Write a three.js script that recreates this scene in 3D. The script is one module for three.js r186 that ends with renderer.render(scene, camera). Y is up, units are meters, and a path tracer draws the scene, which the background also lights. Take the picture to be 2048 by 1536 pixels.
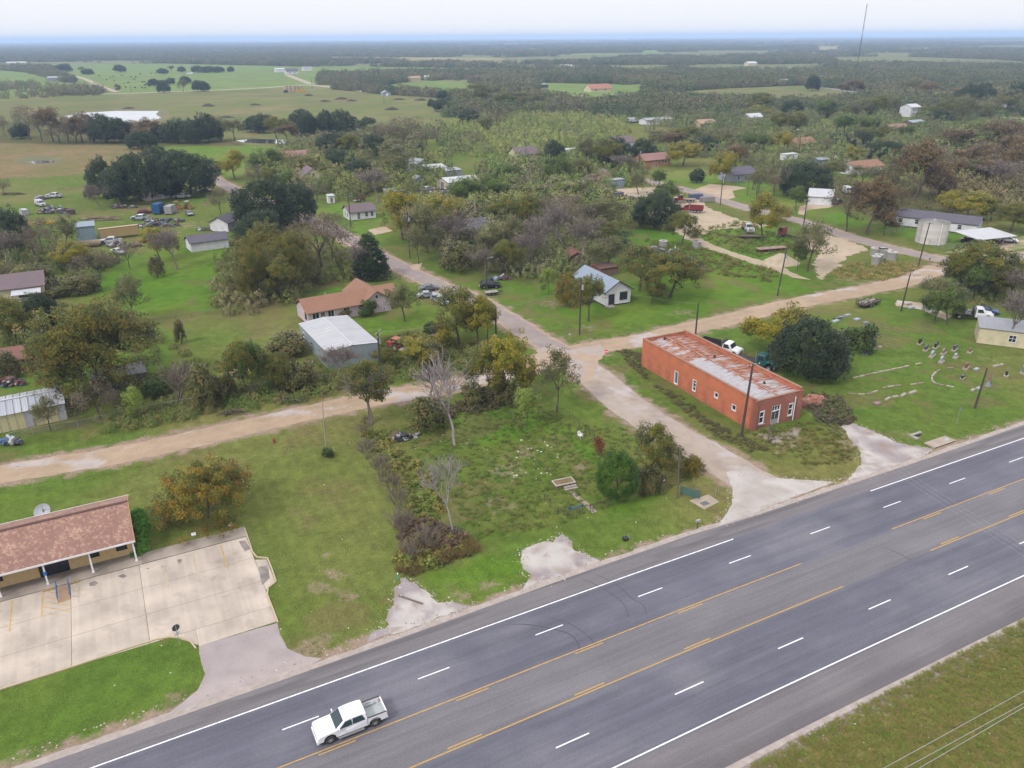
import * as THREE from 'three';
import { mergeGeometries } from 'three/addons/utils/BufferGeometryUtils.js';

// ---------------------------------------------------------------- camera, sky, sun, haze, exposure
const scene = new THREE.Scene();
const camera = new THREE.PerspectiveCamera(52.14, 4 / 3, 0.5, 60000);
camera.rotation.order = 'YXZ';
camera.position.set(0, 53, 0);
camera.rotation.set(THREE.MathUtils.degToRad(-23.85), 0, THREE.MathUtils.degToRad(-0.38));

const renderer = new THREE.WebGLRenderer();
renderer.toneMapping = THREE.LinearToneMapping;
renderer.toneMappingExposure = 2.0;
renderer.shadowMap.enabled = true;

{ // an even layer of high cloud: white at the horizon, brighter towards the zenith
const W = 64, H = 32, d = new Float32Array(W * H * 4);
for (let j = 0; j < H; j++) for (let i = 0; i < W; i++) {
const el = ((j + 0.5) / H - 0.5) * Math.PI, s = Math.max(0, Math.sin(el)), L = 0.46 * (1 + 1.35 * s), k = (j * W + i) * 4;
d[k] = L * 0.995; d[k + 1] = L * 0.995; d[k + 2] = L * 1.025; d[k + 3] = 1;
}
const t = new THREE.DataTexture(d, W, H, THREE.RGBAFormat, THREE.FloatType);
t.mapping = THREE.EquirectangularReflectionMapping; t.magFilter = THREE.LinearFilter; t.needsUpdate = true;
scene.background = t; scene.environment = t;
}
const sun = new THREE.DirectionalLight(new THREE.Color(1, 0.965, 0.91), 1.5);
sun.position.set(-220, 330, 130); sun.target.position.set(0, 0, -120);
sun.castShadow = true; sun.shadow.radius = 20; sun.shadow.mapSize.set(4096, 4096);
Object.assign(sun.shadow.camera, { left: -350, right: 350, top: 350, bottom: -350, near: 10, far: 1200 });
scene.add(sun, sun.target);
scene.fog = new THREE.FogExp2(new THREE.Color(0.52, 0.70, 1.0), 0.00014);

// ---------------------------------------------------------------- helpers
let seed = 12345;
const srand = (s) => { seed = s >>> 0; };
const rnd = () => { seed = (seed + 0x6d2b79f5) >>> 0; let t = seed; t = Math.imul(t ^ (t >>> 15), t | 1); t ^= t + Math.imul(t ^ (t >>> 7), t | 61); return ((t ^ (t >>> 14)) >>> 0) / 4294967296; };
const rr = (a, b) => a + (b - a) * rnd();
const pick = (a) => a[Math.floor(rnd() * a.length)];
const clamp = (x, a = 0, b = 1) => Math.min(b, Math.max(a, x));
const sstep = (a, b, x) => { const t = clamp((x - a) / (b - a)); return t * t * (3 - 2 * t); };
const lerp = (a, b, t) => a + (b - a) * t;
const V = (x, y, z) => new THREE.Vector3(x, y, z);

const HT = new Float32Array(65536); for (let i = 0; i < 65536; i++) HT[i] = rnd();
const hsh = (i, j) => HT[(Math.imul(i, 374761393) + Math.imul(j, 668265263) ^ (Math.imul(i ^ (j << 7), 1274126177) >>> 13)) & 65535];
function vn(x, y) { // value noise 0..1
const i = Math.floor(x), j = Math.floor(y), a = x - i, b = y - j, s = a * a * (3 - 2 * a), t = b * b * (3 - 2 * b);
const p = hsh(i, j), q = hsh(i + 1, j), r = hsh(i, j + 1), w = hsh(i + 1, j + 1);
return p + (q - p) * s + (r - p + (p - q - r + w) * s) * t;
}
function fbm(x, y, o = 4) { let s = 0, a = 0.5, n = 0; for (let k = 0; k < o; k++) { s += a * vn(x, y); n += a; a *= 0.5; x = x * 2.03 + 17.3; y = y * 2.03 - 9.1; } return s / n; }
// periodic value noise for tiles
function pvn(x, y, px, py) { const i = Math.floor(x), j = Math.floor(y), a = x - i, b = y - j, s = a * a * (3 - 2 * a), t = b * b * (3 - 2 * b), m = (v, n) => ((v % n) + n) % n;
const i0 = m(i, px), i1 = m(i + 1, px), j0 = m(j, py), j1 = m(j + 1, py), p = hsh(i0, j0), q = hsh(i1, j0), r = hsh(i0, j1), w = hsh(i1, j1); return p + (q - p) * s + (r - p + (p - q - r + w) * s) * t; }
function pfbm(x, y, n, o = 4) { let s = 0, a = 0.5, t = 0; for (let k = 0; k < o; k++) { s += a * pvn(x * n, y * n, n, n); t += a; a *= 0.5; n *= 2; } return s / t; }

const lin = (v) => { v /= 255; return v <= 0.04045 ? v / 12.92 : Math.pow((v + 0.055) / 1.055, 2.4); };
const toS = (v) => { v = clamp(v); return 255 * (v <= 0.0031308 ? v * 12.92 : 1.055 * Math.pow(v, 1 / 2.4) - 0.055); };
const KE = 2.35; // how bright a white sheet lying under this sky comes out: colours read from the photograph are divided by it to get base colours
const ph = (r, g, b) => [lin(r) / KE, lin(g) / KE, lin(b) / KE];
const col = (a) => new THREE.Color().setRGB(a[0], a[1], a[2]);
const PC = (r, g, b) => col(ph(r, g, b));

function tex(w, h, fn, srgb = true) { // fn(x, y in 0..1, out rgb linear 0..1)
const d = new Uint8Array(w * h * 4), o = [0, 0, 0];
for (let j = 0; j < h; j++) for (let i = 0; i < w; i++) { fn((i + 0.5) / w, (j + 0.5) / h, o); const k = (j * w + i) * 4; for (let c = 0; c < 3; c++) d[k + c] = srgb ? toS(o[c]) : clamp(o[c]) * 255; d[k + 3] = 255; }
const t = new THREE.DataTexture(d, w, h, THREE.RGBAFormat); t.magFilter = THREE.LinearFilter; t.wrapS = t.wrapT = THREE.RepeatWrapping; if (srgb) t.colorSpace = THREE.SRGBColorSpace; t.needsUpdate = true; return t;
}
const rep = (t, x, y = x) => { const c = t.clone(); c.repeat.set(x, y); c.needsUpdate = true; return c; };
// weathering: soft mottling plus fine grain, no direction
const grimeT = tex(512, 512, (x, y, o) => { const a = pfbm(x, y, 6, 5), b = pvn(x * 256, y * 256, 256, 256), s = 0.80 + 0.26 * (a - 0.5) * 2 * 0.8 + 0.08 * (b - 0.5); o[0] = s + 0.1; o[1] = s + 0.095; o[2] = s + 0.085; });
const grime = rep(grimeT, 0.16);
const M = {};
function mat(c, rough = 0.85, metal = 0, extra = {}) { return new THREE.MeshStandardMaterial({ color: Array.isArray(c) ? col(c) : c, roughness: rough, metalness: metal, ...extra }); }
function wmat(c, rough = 0.85, metal = 0, extra = {}) { return mat(c, rough, metal, { map: grime, ...extra }); }

// collects faces; build() makes them one mesh
class MB {
constructor() { this.p = []; this.u = []; this.n = []; this.k = null; }
tri(a, b, c, ua = [0, 0], ub = [1, 0], uc = [0, 1], na) {
const ax = b[0] - a[0], ay = b[1] - a[1], az = b[2] - a[2], bx = c[0] - a[0], by = c[1] - a[1], bz = c[2] - a[2];
let x = ay * bz - az * by, y = az * bx - ax * bz, z = ax * by - ay * bx; const l = Math.hypot(x, y, z) || 1; x /= l; y /= l; z /= l;
this.p.push(...a, ...b, ...c); this.u.push(...ua, ...ub, ...uc);
if (na) this.n.push(...na[0], ...na[1], ...na[2]); else this.n.push(x, y, z, x, y, z, x, y, z);
return this;
}
quad(a, b, c, d) { // uv in metres
const L = (p, q) => Math.hypot(p[0] - q[0], p[1] - q[1], p[2] - q[2]), w = L(a, b), h = L(a, d), o = (a[0] + a[2]) * 0.7;
this.tri(a, b, c, [o, a[1]], [o + w, a[1]], [o + w, a[1] + h]); this.tri(a, c, d, [o, a[1]], [o + w, a[1] + h], [o, a[1] + h]); return this;
}
// box with its centre at the middle of its base
box(x, y, z, w, h, d, ry = 0, tilt = 0) {
const c = Math.cos(ry), s = Math.sin(ry), ct = Math.cos(tilt), st = Math.sin(tilt);
const q = (i, j, k) => { let X = i * w / 2, Y = j * h, Z = k * d / 2; const X2 = X * ct - Y * st, Y2 = X * st + Y * ct; return [x + X2 * c + Z * s, y + Y2, z - X2 * s + Z * c]; };
const v = [q(-1, 0, -1), q(1, 0, -1), q(1, 0, 1), q(-1, 0, 1), q(-1, 1, -1), q(1, 1, -1), q(1, 1, 1), q(-1, 1, 1)];
for (const f of [[3, 2, 6, 7], [1, 0, 4, 5], [2, 1, 5, 6], [0, 3, 7, 4], [7, 6, 5, 4], [0, 1, 2, 3]]) this.quad(v[f[0]], v[f[1]], v[f[2]], v[f[3]]);
return this;
}
// a bar between two points
bar(a, b, w = 0.05, h = w) {
const d = V(b[0] - a[0], b[1] - a[1], b[2] - a[2]), l = d.length(); if (l < 1e-6) return this; d.divideScalar(l);
let s = V(-d.z, 0, d.x); if (s.length() < 1e-3) s = V(1, 0, 0); s.normalize(); const t = V().crossVectors(s, d).normalize();
const q = (p, i, j) => [p[0] + s.x * i * w / 2 + t.x * j * h / 2, p[1] + s.y * i * w / 2 + t.y * j * h / 2, p[2] + s.z * i * w / 2 + t.z * j * h / 2];
const v = [q(a, -1, -1), q(a, 1, -1), q(a, 1, 1), q(a, -1, 1), q(b, -1, -1), q(b, 1, -1), q(b, 1, 1), q(b, -1, 1)];
for (const f of [[0, 1, 5, 4], [1, 2, 6, 5], [2, 3, 7, 6], [3, 0, 4, 7], [3, 2, 1, 0], [4, 5, 6, 7]]) this.quad(v[f[0]], v[f[1]], v[f[2]], v[f[3]]);
return this;
}
tube(pts, rad, n = 6, cap = true) {
const rings = []; let prev = null;
for (let i = 0; i < pts.length; i++) {
const a = pts[Math.max(0, i - 1)], b = pts[Math.min(pts.length - 1, i + 1)], d = V(b[0] - a[0], b[1] - a[1], b[2] - a[2]).normalize();
let s = prev ? prev.clone().addScaledVector(d, -prev.dot(d)) : Math.abs(d.y) > 0.9 ? V(1, 0, 0).addScaledVector(d, -d.x) : V(d.z, 0, -d.x); s.normalize(); prev = s;
const t = V().crossVectors(d, s), r = Array.isArray(rad) ? rad[i] : rad, ring = [];
for (let k = 0; k < n; k++) { const w = k / n * Math.PI * 2, c = Math.cos(w), e = Math.sin(w), nx = s.x * c + t.x * e, ny = s.y * c + t.y * e, nz = s.z * c + t.z * e; ring.push([pts[i][0] + nx * r, pts[i][1] + ny * r, pts[i][2] + nz * r, nx, ny, nz]); }
rings.push(ring);
}
for (let i = 0; i + 1 < rings.length; i++) for (let k = 0; k < n; k++) {
const a = rings[i][k], b = rings[i][(k + 1) % n], c = rings[i + 1][(k + 1) % n], d = rings[i + 1][k], P = (v) => v.slice(0, 3), N = (v) => v.slice(3), u0 = k / n, u1 = (k + 1) / n;
this.tri(P(a), P(b), P(c), [u0, i], [u1, i], [u1, i + 1], [N(a), N(b), N(c)]); this.tri(P(a), P(c), P(d), [u0, i], [u1, i + 1], [u0, i + 1], [N(a), N(c), N(d)]);
}
if (cap) for (const e of [0, rings.length - 1]) for (let k = 1; k + 1 < n; k++) { const R = rings[e], P = (v) => v.slice(0, 3); e ? this.tri(P(R[0]), P(R[k]), P(R[k + 1])) : this.tri(P(R[0]), P(R[k + 1]), P(R[k])); }
return this;
}
cyl(x, y, z, r0, r1, h, n = 12) { return this.tube([[x, y, z], [x, y + h, z]], [r0, r1], n); }
// polygon in x,y extruded along z from z0 to z1
prism(poly, z0, z1) {
const f = THREE.ShapeUtils.triangulateShape(poly.map((p) => new THREE.Vector2(p[0], p[1])), []), area = THREE.ShapeUtils.area(poly.map((p) => new THREE.Vector2(p[0], p[1])));
const P = (i, z) => [poly[i][0], poly[i][1], z], U = (i) => poly[i];
for (let [a, b, c] of f) { this.tri(P(a, z1), P(b, z1), P(c, z1), U(a), U(b), U(c)); this.tri(P(a, z0), P(c, z0), P(b, z0), U(a), U(c), U(b)); }
for (let i = 0; i < poly.length; i++) { const j = (i + 1) % poly.length; area > 0 ? this.quad(P(i, z0), P(j, z0), P(j, z1), P(i, z1)) : this.quad(P(j, z0), P(i, z0), P(i, z1), P(j, z1)); }
return this;
}
geo(g, m) { g = g.index ? g.toNonIndexed() : g.clone(); if (m) g.applyMatrix4(m); const P = g.attributes.position.array, N = g.attributes.normal.array, U = g.attributes.uv?.array; for (let i = 0; i < P.length; i++) { this.p.push(P[i]); this.n.push(N[i]); } const nv = P.length / 3; for (let i = 0; i < nv * 2; i++) this.u.push(U ? U[i] : 0); return this; }
turn(m) { const v = V(); const nm = new THREE.Matrix3().getNormalMatrix(m); for (let i = 0; i < this.p.length; i += 3) { v.fromArray(this.p, i).applyMatrix4(m).toArray(this.p, i); v.fromArray(this.n, i).applyMatrix3(nm).normalize().toArray(this.n, i); } return this; }
warp(fn) { for (let i = 0; i < this.p.length; i += 3) { const q = fn(this.p[i], this.p[i + 1], this.p[i + 2]); this.p[i] = q[0]; this.p[i + 1] = q[1]; this.p[i + 2] = q[2]; } return this; }
geometry() { const g = new THREE.BufferGeometry(); g.setAttribute('position', new THREE.Float32BufferAttribute(this.p, 3)); g.setAttribute('normal', new THREE.Float32BufferAttribute(this.n, 3)); g.setAttribute('uv', new THREE.Float32BufferAttribute(this.u, 2)); if (this.k) g.setAttribute('color', new THREE.Float32BufferAttribute(this.k, 3)); return g; }
build(name, m, parent) { return mesh(name, this.geometry(), m, parent); }
}
const mb = () => new MB();
const used = new Map();
function numbered(n) { const k = used.get(n) ?? 0; used.set(n, k + 1); return k ? n + '_' + String(k).padStart(3, '0') : n; }
function mesh(name, g, m, parent) { const o = new THREE.Mesh(g, m); o.castShadow = o.receiveShadow = true; o.name = parent ? name : numbered(name); (parent ?? scene).add(o); return o; }
function tag(o, label, category, group) { Object.assign(o.userData, { label, category }); if (group) o.userData.group = group; return o; }
function struct(o, label) { o.userData.kind = 'structure'; if (label) o.userData.label = label; return o; }
function stuff(o, label, category) { o.userData.kind = 'stuff'; if (label) o.userData.label = label; if (category) o.userData.category = category; return o; }
function thing(name, label, category, x = 0, z = 0, ry = 0, y = 0, group) { const o = new THREE.Group(); o.name = numbered(name); o.position.set(x, y, z); o.rotation.y = ry; scene.add(o); return tag(o, label, category, group); }
function dup(o, label, x, z, ry = 0, y = 0, sc) { const c = o.clone(); c.name = numbered(o.name.replace(/_\d{3}$/, '')); c.userData = { ...o.userData, label }; c.position.set(x, y, z); c.rotation.y = ry; if (sc) typeof sc === 'number' ? c.scale.setScalar(sc) : c.scale.set(...sc); scene.add(c); return c; }
const TOWN = THREE.MathUtils.degToRad(27.4); // the street grid: local +x runs along the highway, local -z away from it
const ORD = ['', 'first', 'second', 'third', 'fourth', 'fifth', 'sixth', 'seventh', 'eighth', 'ninth', 'tenth', 'eleventh', 'twelfth', 'thirteenth', 'fourteenth', 'fifteenth', 'sixteenth', 'seventeenth', 'eighteenth', 'nineteenth', 'twentieth', ...['first', 'second', 'third', 'fourth', 'fifth', 'sixth', 'seventh', 'eighth', 'ninth'].map((w) => 'twenty-' + w), 'thirtieth'];
function inPoly(p, x, y) { let c = false; for (let i = 0, j = p.length - 1; i < p.length; j = i++) { const a = p[i], b = p[j]; if ((a[1] > y) !== (b[1] > y) && x < (b[0] - a[0]) * (y - a[1]) / (b[1] - a[1]) + a[0]) c = !c; } return c; }
function polyDist(p, x, y) { let m = 1e9; for (let i = 0, j = p.length - 1; i < p.length; j = i++) m = Math.min(m, segDist(p[j], p[i], x, y)); return m; }
function segDist(a, b, x, y) { const dx = b[0] - a[0], dy = b[1] - a[1], t = clamp(((x - a[0]) * dx + (y - a[1]) * dy) / (dx * dx + dy * dy || 1)); return Math.hypot(x - a[0] - t * dx, y - a[1] - t * dy); }
function lineDist(l, x, y) { let m = 1e9; for (let i = 0; i + 1 < l.length; i++) m = Math.min(m, segDist(l[i], l[i + 1], x, y)); return m; }
function smoothLine(pts, step = 1) { const c = new THREE.CatmullRomCurve3(pts.map((p) => V(p[0], p[2] ?? 0, p[1])), false, 'centripetal'), n = Math.max(2, Math.round(c.getLength() / step)); return c.getSpacedPoints(n).map((v) => [v.x, v.z, v.y]); }

// ---------------------------------------------------------------- the lie of the land
const HO = [31.34, -70.69], HD = [-0.88755, 0.46071], HN = [-0.46071, -0.88755]; // highway: origin, direction towards lower ground, direction across
const bend = (s) => (s < 18 ? -0.012 * 53 * Math.pow((18.5 - s) / 53, 1.2) : 0);
const hw = (s, n) => { n += bend(s); return [HO[0] + HD[0] * s + HN[0] * n, HO[1] + HD[1] * s + HN[1] * n]; };
const toHw = (x, z) => { const s = (x - HO[0]) * HD[0] + (z - HO[1]) * HD[1]; return [s, (x - HO[0]) * HN[0] + (z - HO[1]) * HN[1] - bend(s)]; };

const roadA = [[-77.96,-84.01],[-68.34,-91],[-53.66,-96.99],[-38.59,-105.31],[-21.25,-114.66],[-11.87,-118.04],[-5,-122.27],[5.48,-129.96]];
const roadBn = [[10.07,-131.8],[3.86,-143.65],[-2.41,-155.82],[-7.24,-165.09],[-16.52,-176.66],[-30.54,-197.37],[-59.72,-245.02],[-104,-303.29],[-127.11,-339.49]];
const roadBs = [[9.26,-133.28],[13.29,-124.57],[18.1,-111.79],[21.73,-104.09],[26.56,-96.18],[29.82,-90.37],[32.74,-84.75]];
const roadC = [[7.84,-132.32],[14.34,-135.95],[24.33,-139.97],[35.47,-146.77],[45.83,-152.61],[61.75,-162.2],[77.98,-170.22],[94.15,-179.01],[106.46,-189.68]];
const roadD = [[35.39,-358.96],[54.3,-320.91],[67.11,-296.97],[80.67,-261.34],[91.19,-241.83],[98.11,-219.97],[106.07,-204.52],[111.27,-197.22],[122.22,-198.43],[136.06,-201.64],[167.72,-211.05]];
const farRoad = [[-434.67,-891.93],[-379.06,-919.44],[-293.42,-983.79],[-256.43,-1042.31],[-229.22,-1017.42],[-158,-905.02],[-95.15,-835.46],[-37.33,-775.26]];
const farHighway = [[340.65,-951.27],[348.53,-930.89],[351.43,-836.08],[347.02,-746.43],[335.65,-679.49],[323.92,-623.43]];
const farTrack = [[-359.11,-1355.99],[-314.47,-1232.15],[-252.24,-1064.46]];
const ROADS = [[roadA, 2.9], [roadBn, 3.0], [roadBs, 3.4], [roadC, 2.9], [roadD, 2.9]];

const PALE = {
lawn: [ph(115, 137, 57), ph(108, 138, 54), ph(142, 143, 80)],
lush: [ph(110, 146, 46), ph(98, 140, 41), ph(126, 150, 58)],
weed: [ph(122, 134, 62), ph(108, 132, 52), ph(142, 138, 80)],
yard: [ph(122, 136, 64), ph(106, 138, 52), ph(140, 140, 82)],
tan: [ph(152, 136, 94), ph(138, 134, 82), ph(164, 140, 104)],
green: [ph(126, 150, 62), ph(112, 150, 52), ph(140, 152, 78)],
scrub: [ph(136, 138, 86), ph(122, 136, 72), ph(152, 140, 98)],
far: [ph(134, 156, 84), ph(124, 154, 74), ph(146, 156, 96)],
pale: [ph(176, 164, 112), ph(166, 160, 108), ph(188, 170, 120)],
wood: [ph(78, 80, 50), ph(66, 74, 40), ph(94, 84, 58)],
litter: [ph(112, 108, 66), ph(98, 108, 56), ph(124, 112, 78)],
verge: [ph(142, 143, 74), ph(128, 150, 62), ph(154, 145, 88)],
dirt: [ph(186, 162, 144), ph(176, 152, 134), ph(196, 172, 154)],
};
// each zone: kind of ground, outline on the ground, softness of its border in metres
const ZONES = [
['tan', [[-321.3,-486.92],[-246.98,-463.46],[-197.68,-447.34],[-171.63,-392.12],[-172.55,-360.69],[-191.93,-342.14],[-223.06,-330.68]], 4],
['green', [[-197.68,-447.34],[-158.24,-460.95],[-108.98,-449.23],[-85.85,-384.77],[-90.97,-347.34],[-120.68,-339.22],[-161.8,-378.49]], 3],
['yard', [[-223.06,-330.68],[-191.93,-342.14],[-172.55,-360.69],[-153.16,-356.97],[-111.58,-300.42],[-84.5,-230.14],[-84.27,-216.79],[-105.06,-210.09],[-127.25,-213.43],[-157.19,-225.93]], 3],
['lush', [[-97.96,-177.31],[-104.67,-204.79],[-95.17,-212.57],[-83.01,-230.1],[-66.38,-182.77],[-63.47,-163.47],[-70.91,-152.16],[-79.35,-153.89]], 2.5],
['yard', [[-70.54,-151.24],[-63.23,-162.77],[-51.81,-153.33],[-42.78,-150.08],[-38.17,-131.2],[-52.85,-126.81],[-62.66,-131.64]], 2],
['green', [[-66.81,-262.07],[-57.52,-283.63],[-38.45,-249.49],[-35.81,-210.99],[-47.37,-229.07],[-59.24,-242.86]], 2.5],
['lush', [[-38.5,-228.82],[-15.92,-199.97],[-2.67,-178.78],[8.49,-165.47],[13.5,-146.03],[27.75,-148.69],[52.24,-164.52],[71.23,-171.52],[68.29,-179.61],[61.61,-197.99],[48.78,-198.32],[32.94,-180.44],[17.97,-172.72],[-7.78,-190.18],[-28.93,-222.34]], 2.5],
['lush', [[34.09,-233.21],[43.81,-246.93],[57.84,-226.05],[76.1,-188.13],[62.32,-175.66],[47.71,-193.48],[36.27,-209.06]], 3],
['lush', [[96.77,-245.28],[106.46,-231.08],[113.79,-218.34],[138.89,-206.32],[149.26,-223.42],[121.46,-244.52],[105.59,-260.52]], 2],
['green', [[59.19,-341.03],[86,-346.74],[104.16,-308.53],[112,-277.71],[99.46,-252.74],[81.71,-269.78],[68.48,-304.37]], 2.5],
['green', [[56.33,-246.54],[75.04,-245.96],[83.22,-207.8],[72.53,-208.09],[63.61,-225.88]], 2],
['lawn', [[64.39,-155.74],[84.77,-163.82],[118.83,-149.9],[95.45,-115.91],[57.85,-96.91],[51.62,-103.98],[48.87,-112.8],[51.39,-129.63]], 2],
['lush', [[-44.48,-176.1],[-26.84,-166.23],[-15.48,-162.45],[-12.41,-149.48],[-21.07,-138.42],[-33.2,-152.96]], 2],
['weed', [[-20.87,-102.45],[-9.92,-113.72],[2.9,-115.43],[10.17,-105.42],[22,-104.42],[27.35,-89.76],[17.43,-85.53],[6.18,-78.41],[-4.31,-73.56],[-10.6,-69.12],[-13.73,-78.64]], 1.6],
['lush', [[-9.38,-111.48],[1.25,-112.43],[5.63,-104.66],[2.53,-99.93],[-5.35,-99.44],[-9.2,-103.24]], 2],
['lush', [[6.36,-104.32],[11.15,-99.81],[11.15,-92.62],[7.1,-92.67],[4.63,-98.39]], 2],
['lush', [[10.22,-83.28],[19.33,-85.51],[19.42,-82.6],[12.8,-79.17]], 2],
['lush', [[-9.6,-69.98],[-0.91,-72.59],[1.16,-69],[-3.46,-65.33],[-7.73,-66.99]], 2],
['weed', [[-61.24,-128.09],[-35.64,-136.1],[-16.45,-149.56],[3.43,-137.96],[-2.06,-124.83],[-16.55,-115.74],[-40.27,-108.39],[-56.05,-100.76],[-72.05,-97.25],[-81.61,-101.12],[-83.67,-116.81]], 2],
['lawn', [[-76.3,-97.3],[-56.61,-102.02],[-39.24,-110.14],[-18.96,-121.87],[-16.07,-118.71],[-38.43,-107.33],[-54.65,-99.22],[-75.39,-95.86]], 1],
['weed', [[17.68,-135.13],[25,-137.57],[34.9,-102.6],[50.14,-104.01],[47.46,-92.13],[39.79,-87.69],[34.91,-88.63],[26.89,-99.59],[21.95,-113.22]], 1.5],
['litter', [[-40.66,-265.33],[-21.66,-282.38],[15.51,-247.81],[30.98,-220.66],[18.72,-180.77],[4.36,-176.99],[-18.13,-195.12]], 5],
['litter', [[-66.82,-178.62],[-67.46,-211.83],[-56.37,-217.18],[-39.45,-200.57],[-38.63,-182.12],[-48.78,-161.44],[-57.17,-157.27]], 2],
['litter', [[108.54,-277.84],[154.93,-318.11],[268.1,-403.06],[176.89,-258.18],[143.77,-251.33],[112.27,-237.67]], 5],
['litter', [[-409.27,-603.58],[-319.7,-579.29],[-212.76,-483.31],[-141.72,-462.38],[-146.11,-440.33],[-195.83,-442.93],[-320.49,-467.44]], 4],
];
const FIELDS = [ // open country among the far woods
['far', [[-1131.38,-2054.29],[-824.08,-2027.52],[-680.15,-1923.29],[-432.13,-1743.67],[-186.99,-1667.8],[-17.96,-1532.19],[-16.01,-1359.21],[-138.74,-1378.6],[-299.28,-1328.91],[-233.58,-1017.92],[-296.55,-955.37],[-425.17,-883.04],[-635.49,-1216.26]]],
['scrub', [[-555.44,-843.21],[-426.28,-891.1],[-284.78,-954.1],[-223.46,-985.88],[-154.03,-887.89],[-41.67,-769.32],[-44.49,-638.35],[-49.27,-538.31],[-92.03,-469.13],[-159.46,-482.81],[-180,-499.67],[-218.1,-518.66],[-292.94,-541.21],[-377.86,-565.94]]],
['lush', [[-137.82,-692.79],[-100.01,-756.04],[-62.45,-740.88],[-45.39,-651.82],[-50.4,-551.29],[-81.05,-510.37],[-113.28,-583.29]]],
['far', [[-170.34,-950.97],[-122.86,-1148.46],[-57.64,-1075.97],[-6,-1001.96],[-4.81,-785.23],[-42.68,-788.74],[-96.82,-850.55]]],
['pale', [[-576.45,-2690.2],[-27.18,-2348.09],[-12.22,-2138.51],[-466.42,-2202.43]]],
['far', [[205.94,-2913.17],[353.67,-2862.32],[340.19,-2626.59],[189.15,-2674.26]]],
['far', [[523.95,-3430.23],[616.42,-3522.31],[475,-2737.09],[406.42,-2605.69]]],
['pale', [[461.78,-2451.03],[622.43,-2402.99],[555.01,-2190.56],[426.19,-2225.42]]],
['scrub', [[132.66,-820.52],[217.13,-908.59],[341.9,-971.41],[356.31,-820.39],[302.71,-703.62],[217.69,-669.01],[144.46,-728.65]]],
['scrub', [[825.34,-2224.25],[1021.87,-2224.51],[1091.55,-1907.69],[1057.34,-1688.45],[902.04,-1437.11],[764.96,-1539.43],[654.51,-1678.29]]],
['far', [[491.18,-1030.51],[601.55,-950.78],[562.93,-888.28],[436.42,-867.48]]],
['pale', [[1861.81,-5169.11],[1967.28,-5089.46],[1213.47,-3140.29],[1142.99,-3169.93]]],
['pale', [[1650.95,-3631.26],[1878.75,-3681.62],[1568.82,-3106.47],[1387.11,-3067.27]]],
['far', [[-996.36,-1653.68],[-846.48,-1490.39],[-558.28,-1078.08],[-462.66,-878.91],[-560.32,-850.83],[-926.65,-1422.79]]],
['yard', [[304.12,-583.93],[369.63,-564.34],[320.36,-486.07],[283.09,-499.45]]],
['far', [[41.16,-1063.62],[159.85,-992.98],[122.25,-754.52],[65.56,-681.37],[18.85,-789.65]]],
];
const boxed = (list) => list.map((z) => { const xs = z[1].map((p) => p[0]), ys = z[1].map((p) => p[1]), m = (z[2] ?? 12) * 2; return { kind: z[0], poly: z[1], soft: z[2] ?? 12, x0: Math.min(...xs) - m, x1: Math.max(...xs) + m, y0: Math.min(...ys) - m, y1: Math.max(...ys) + m }; });
const ZB = boxed(ZONES), FB = boxed(FIELDS);
// does wood cover the far country here
function fieldAt(x, z) { for (const f of FB) if (x > f.x0 && x < f.x1 && z > f.y0 && z < f.y1 && inPoly(f.poly, x, z)) return f.kind; return null; }
function woodAt(x, z) { const r = Math.hypot(x, z); if (r < 560 || fieldAt(x, z)) return 0; const n = fbm(x / 520 + 7, z / 520 + 3, 4) + 0.34 * (fbm(x / 75, z / 75 + 20, 3) - 0.5), t = r < 3000 ? 0.41 : 0.43; return sstep(t, t + 0.05, n); }
const NZ = [0, 0, 1]; // noise at the point in hand: first tone, second tone, grain
function noiseAt(x, z, fine) { NZ[0] = clamp((fbm(x * 0.11 + 5, z * 0.11, 3) - 0.35) * 2.6); NZ[1] = clamp((fbm(x * 0.045 + 40, z * 0.045 - 8, 2) - 0.5) * 3.2); NZ[2] = fine ? 0.80 + 0.4 * fbm(x * 0.7, z * 0.7 + 31, 2) : 0.82 + 0.36 * fbm(x / 22, z / 40, 3); }
function mixKind(out, kind, w) { const P = PALE[kind], a = P[0], b = P[1], e = P[2]; for (let c = 0; c < 3; c++) { let v = a[c] + (b[c] - a[c]) * NZ[0]; v += (e[c] - v) * NZ[1]; out[c] += (v * NZ[2] - out[c]) * w; } }
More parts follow.
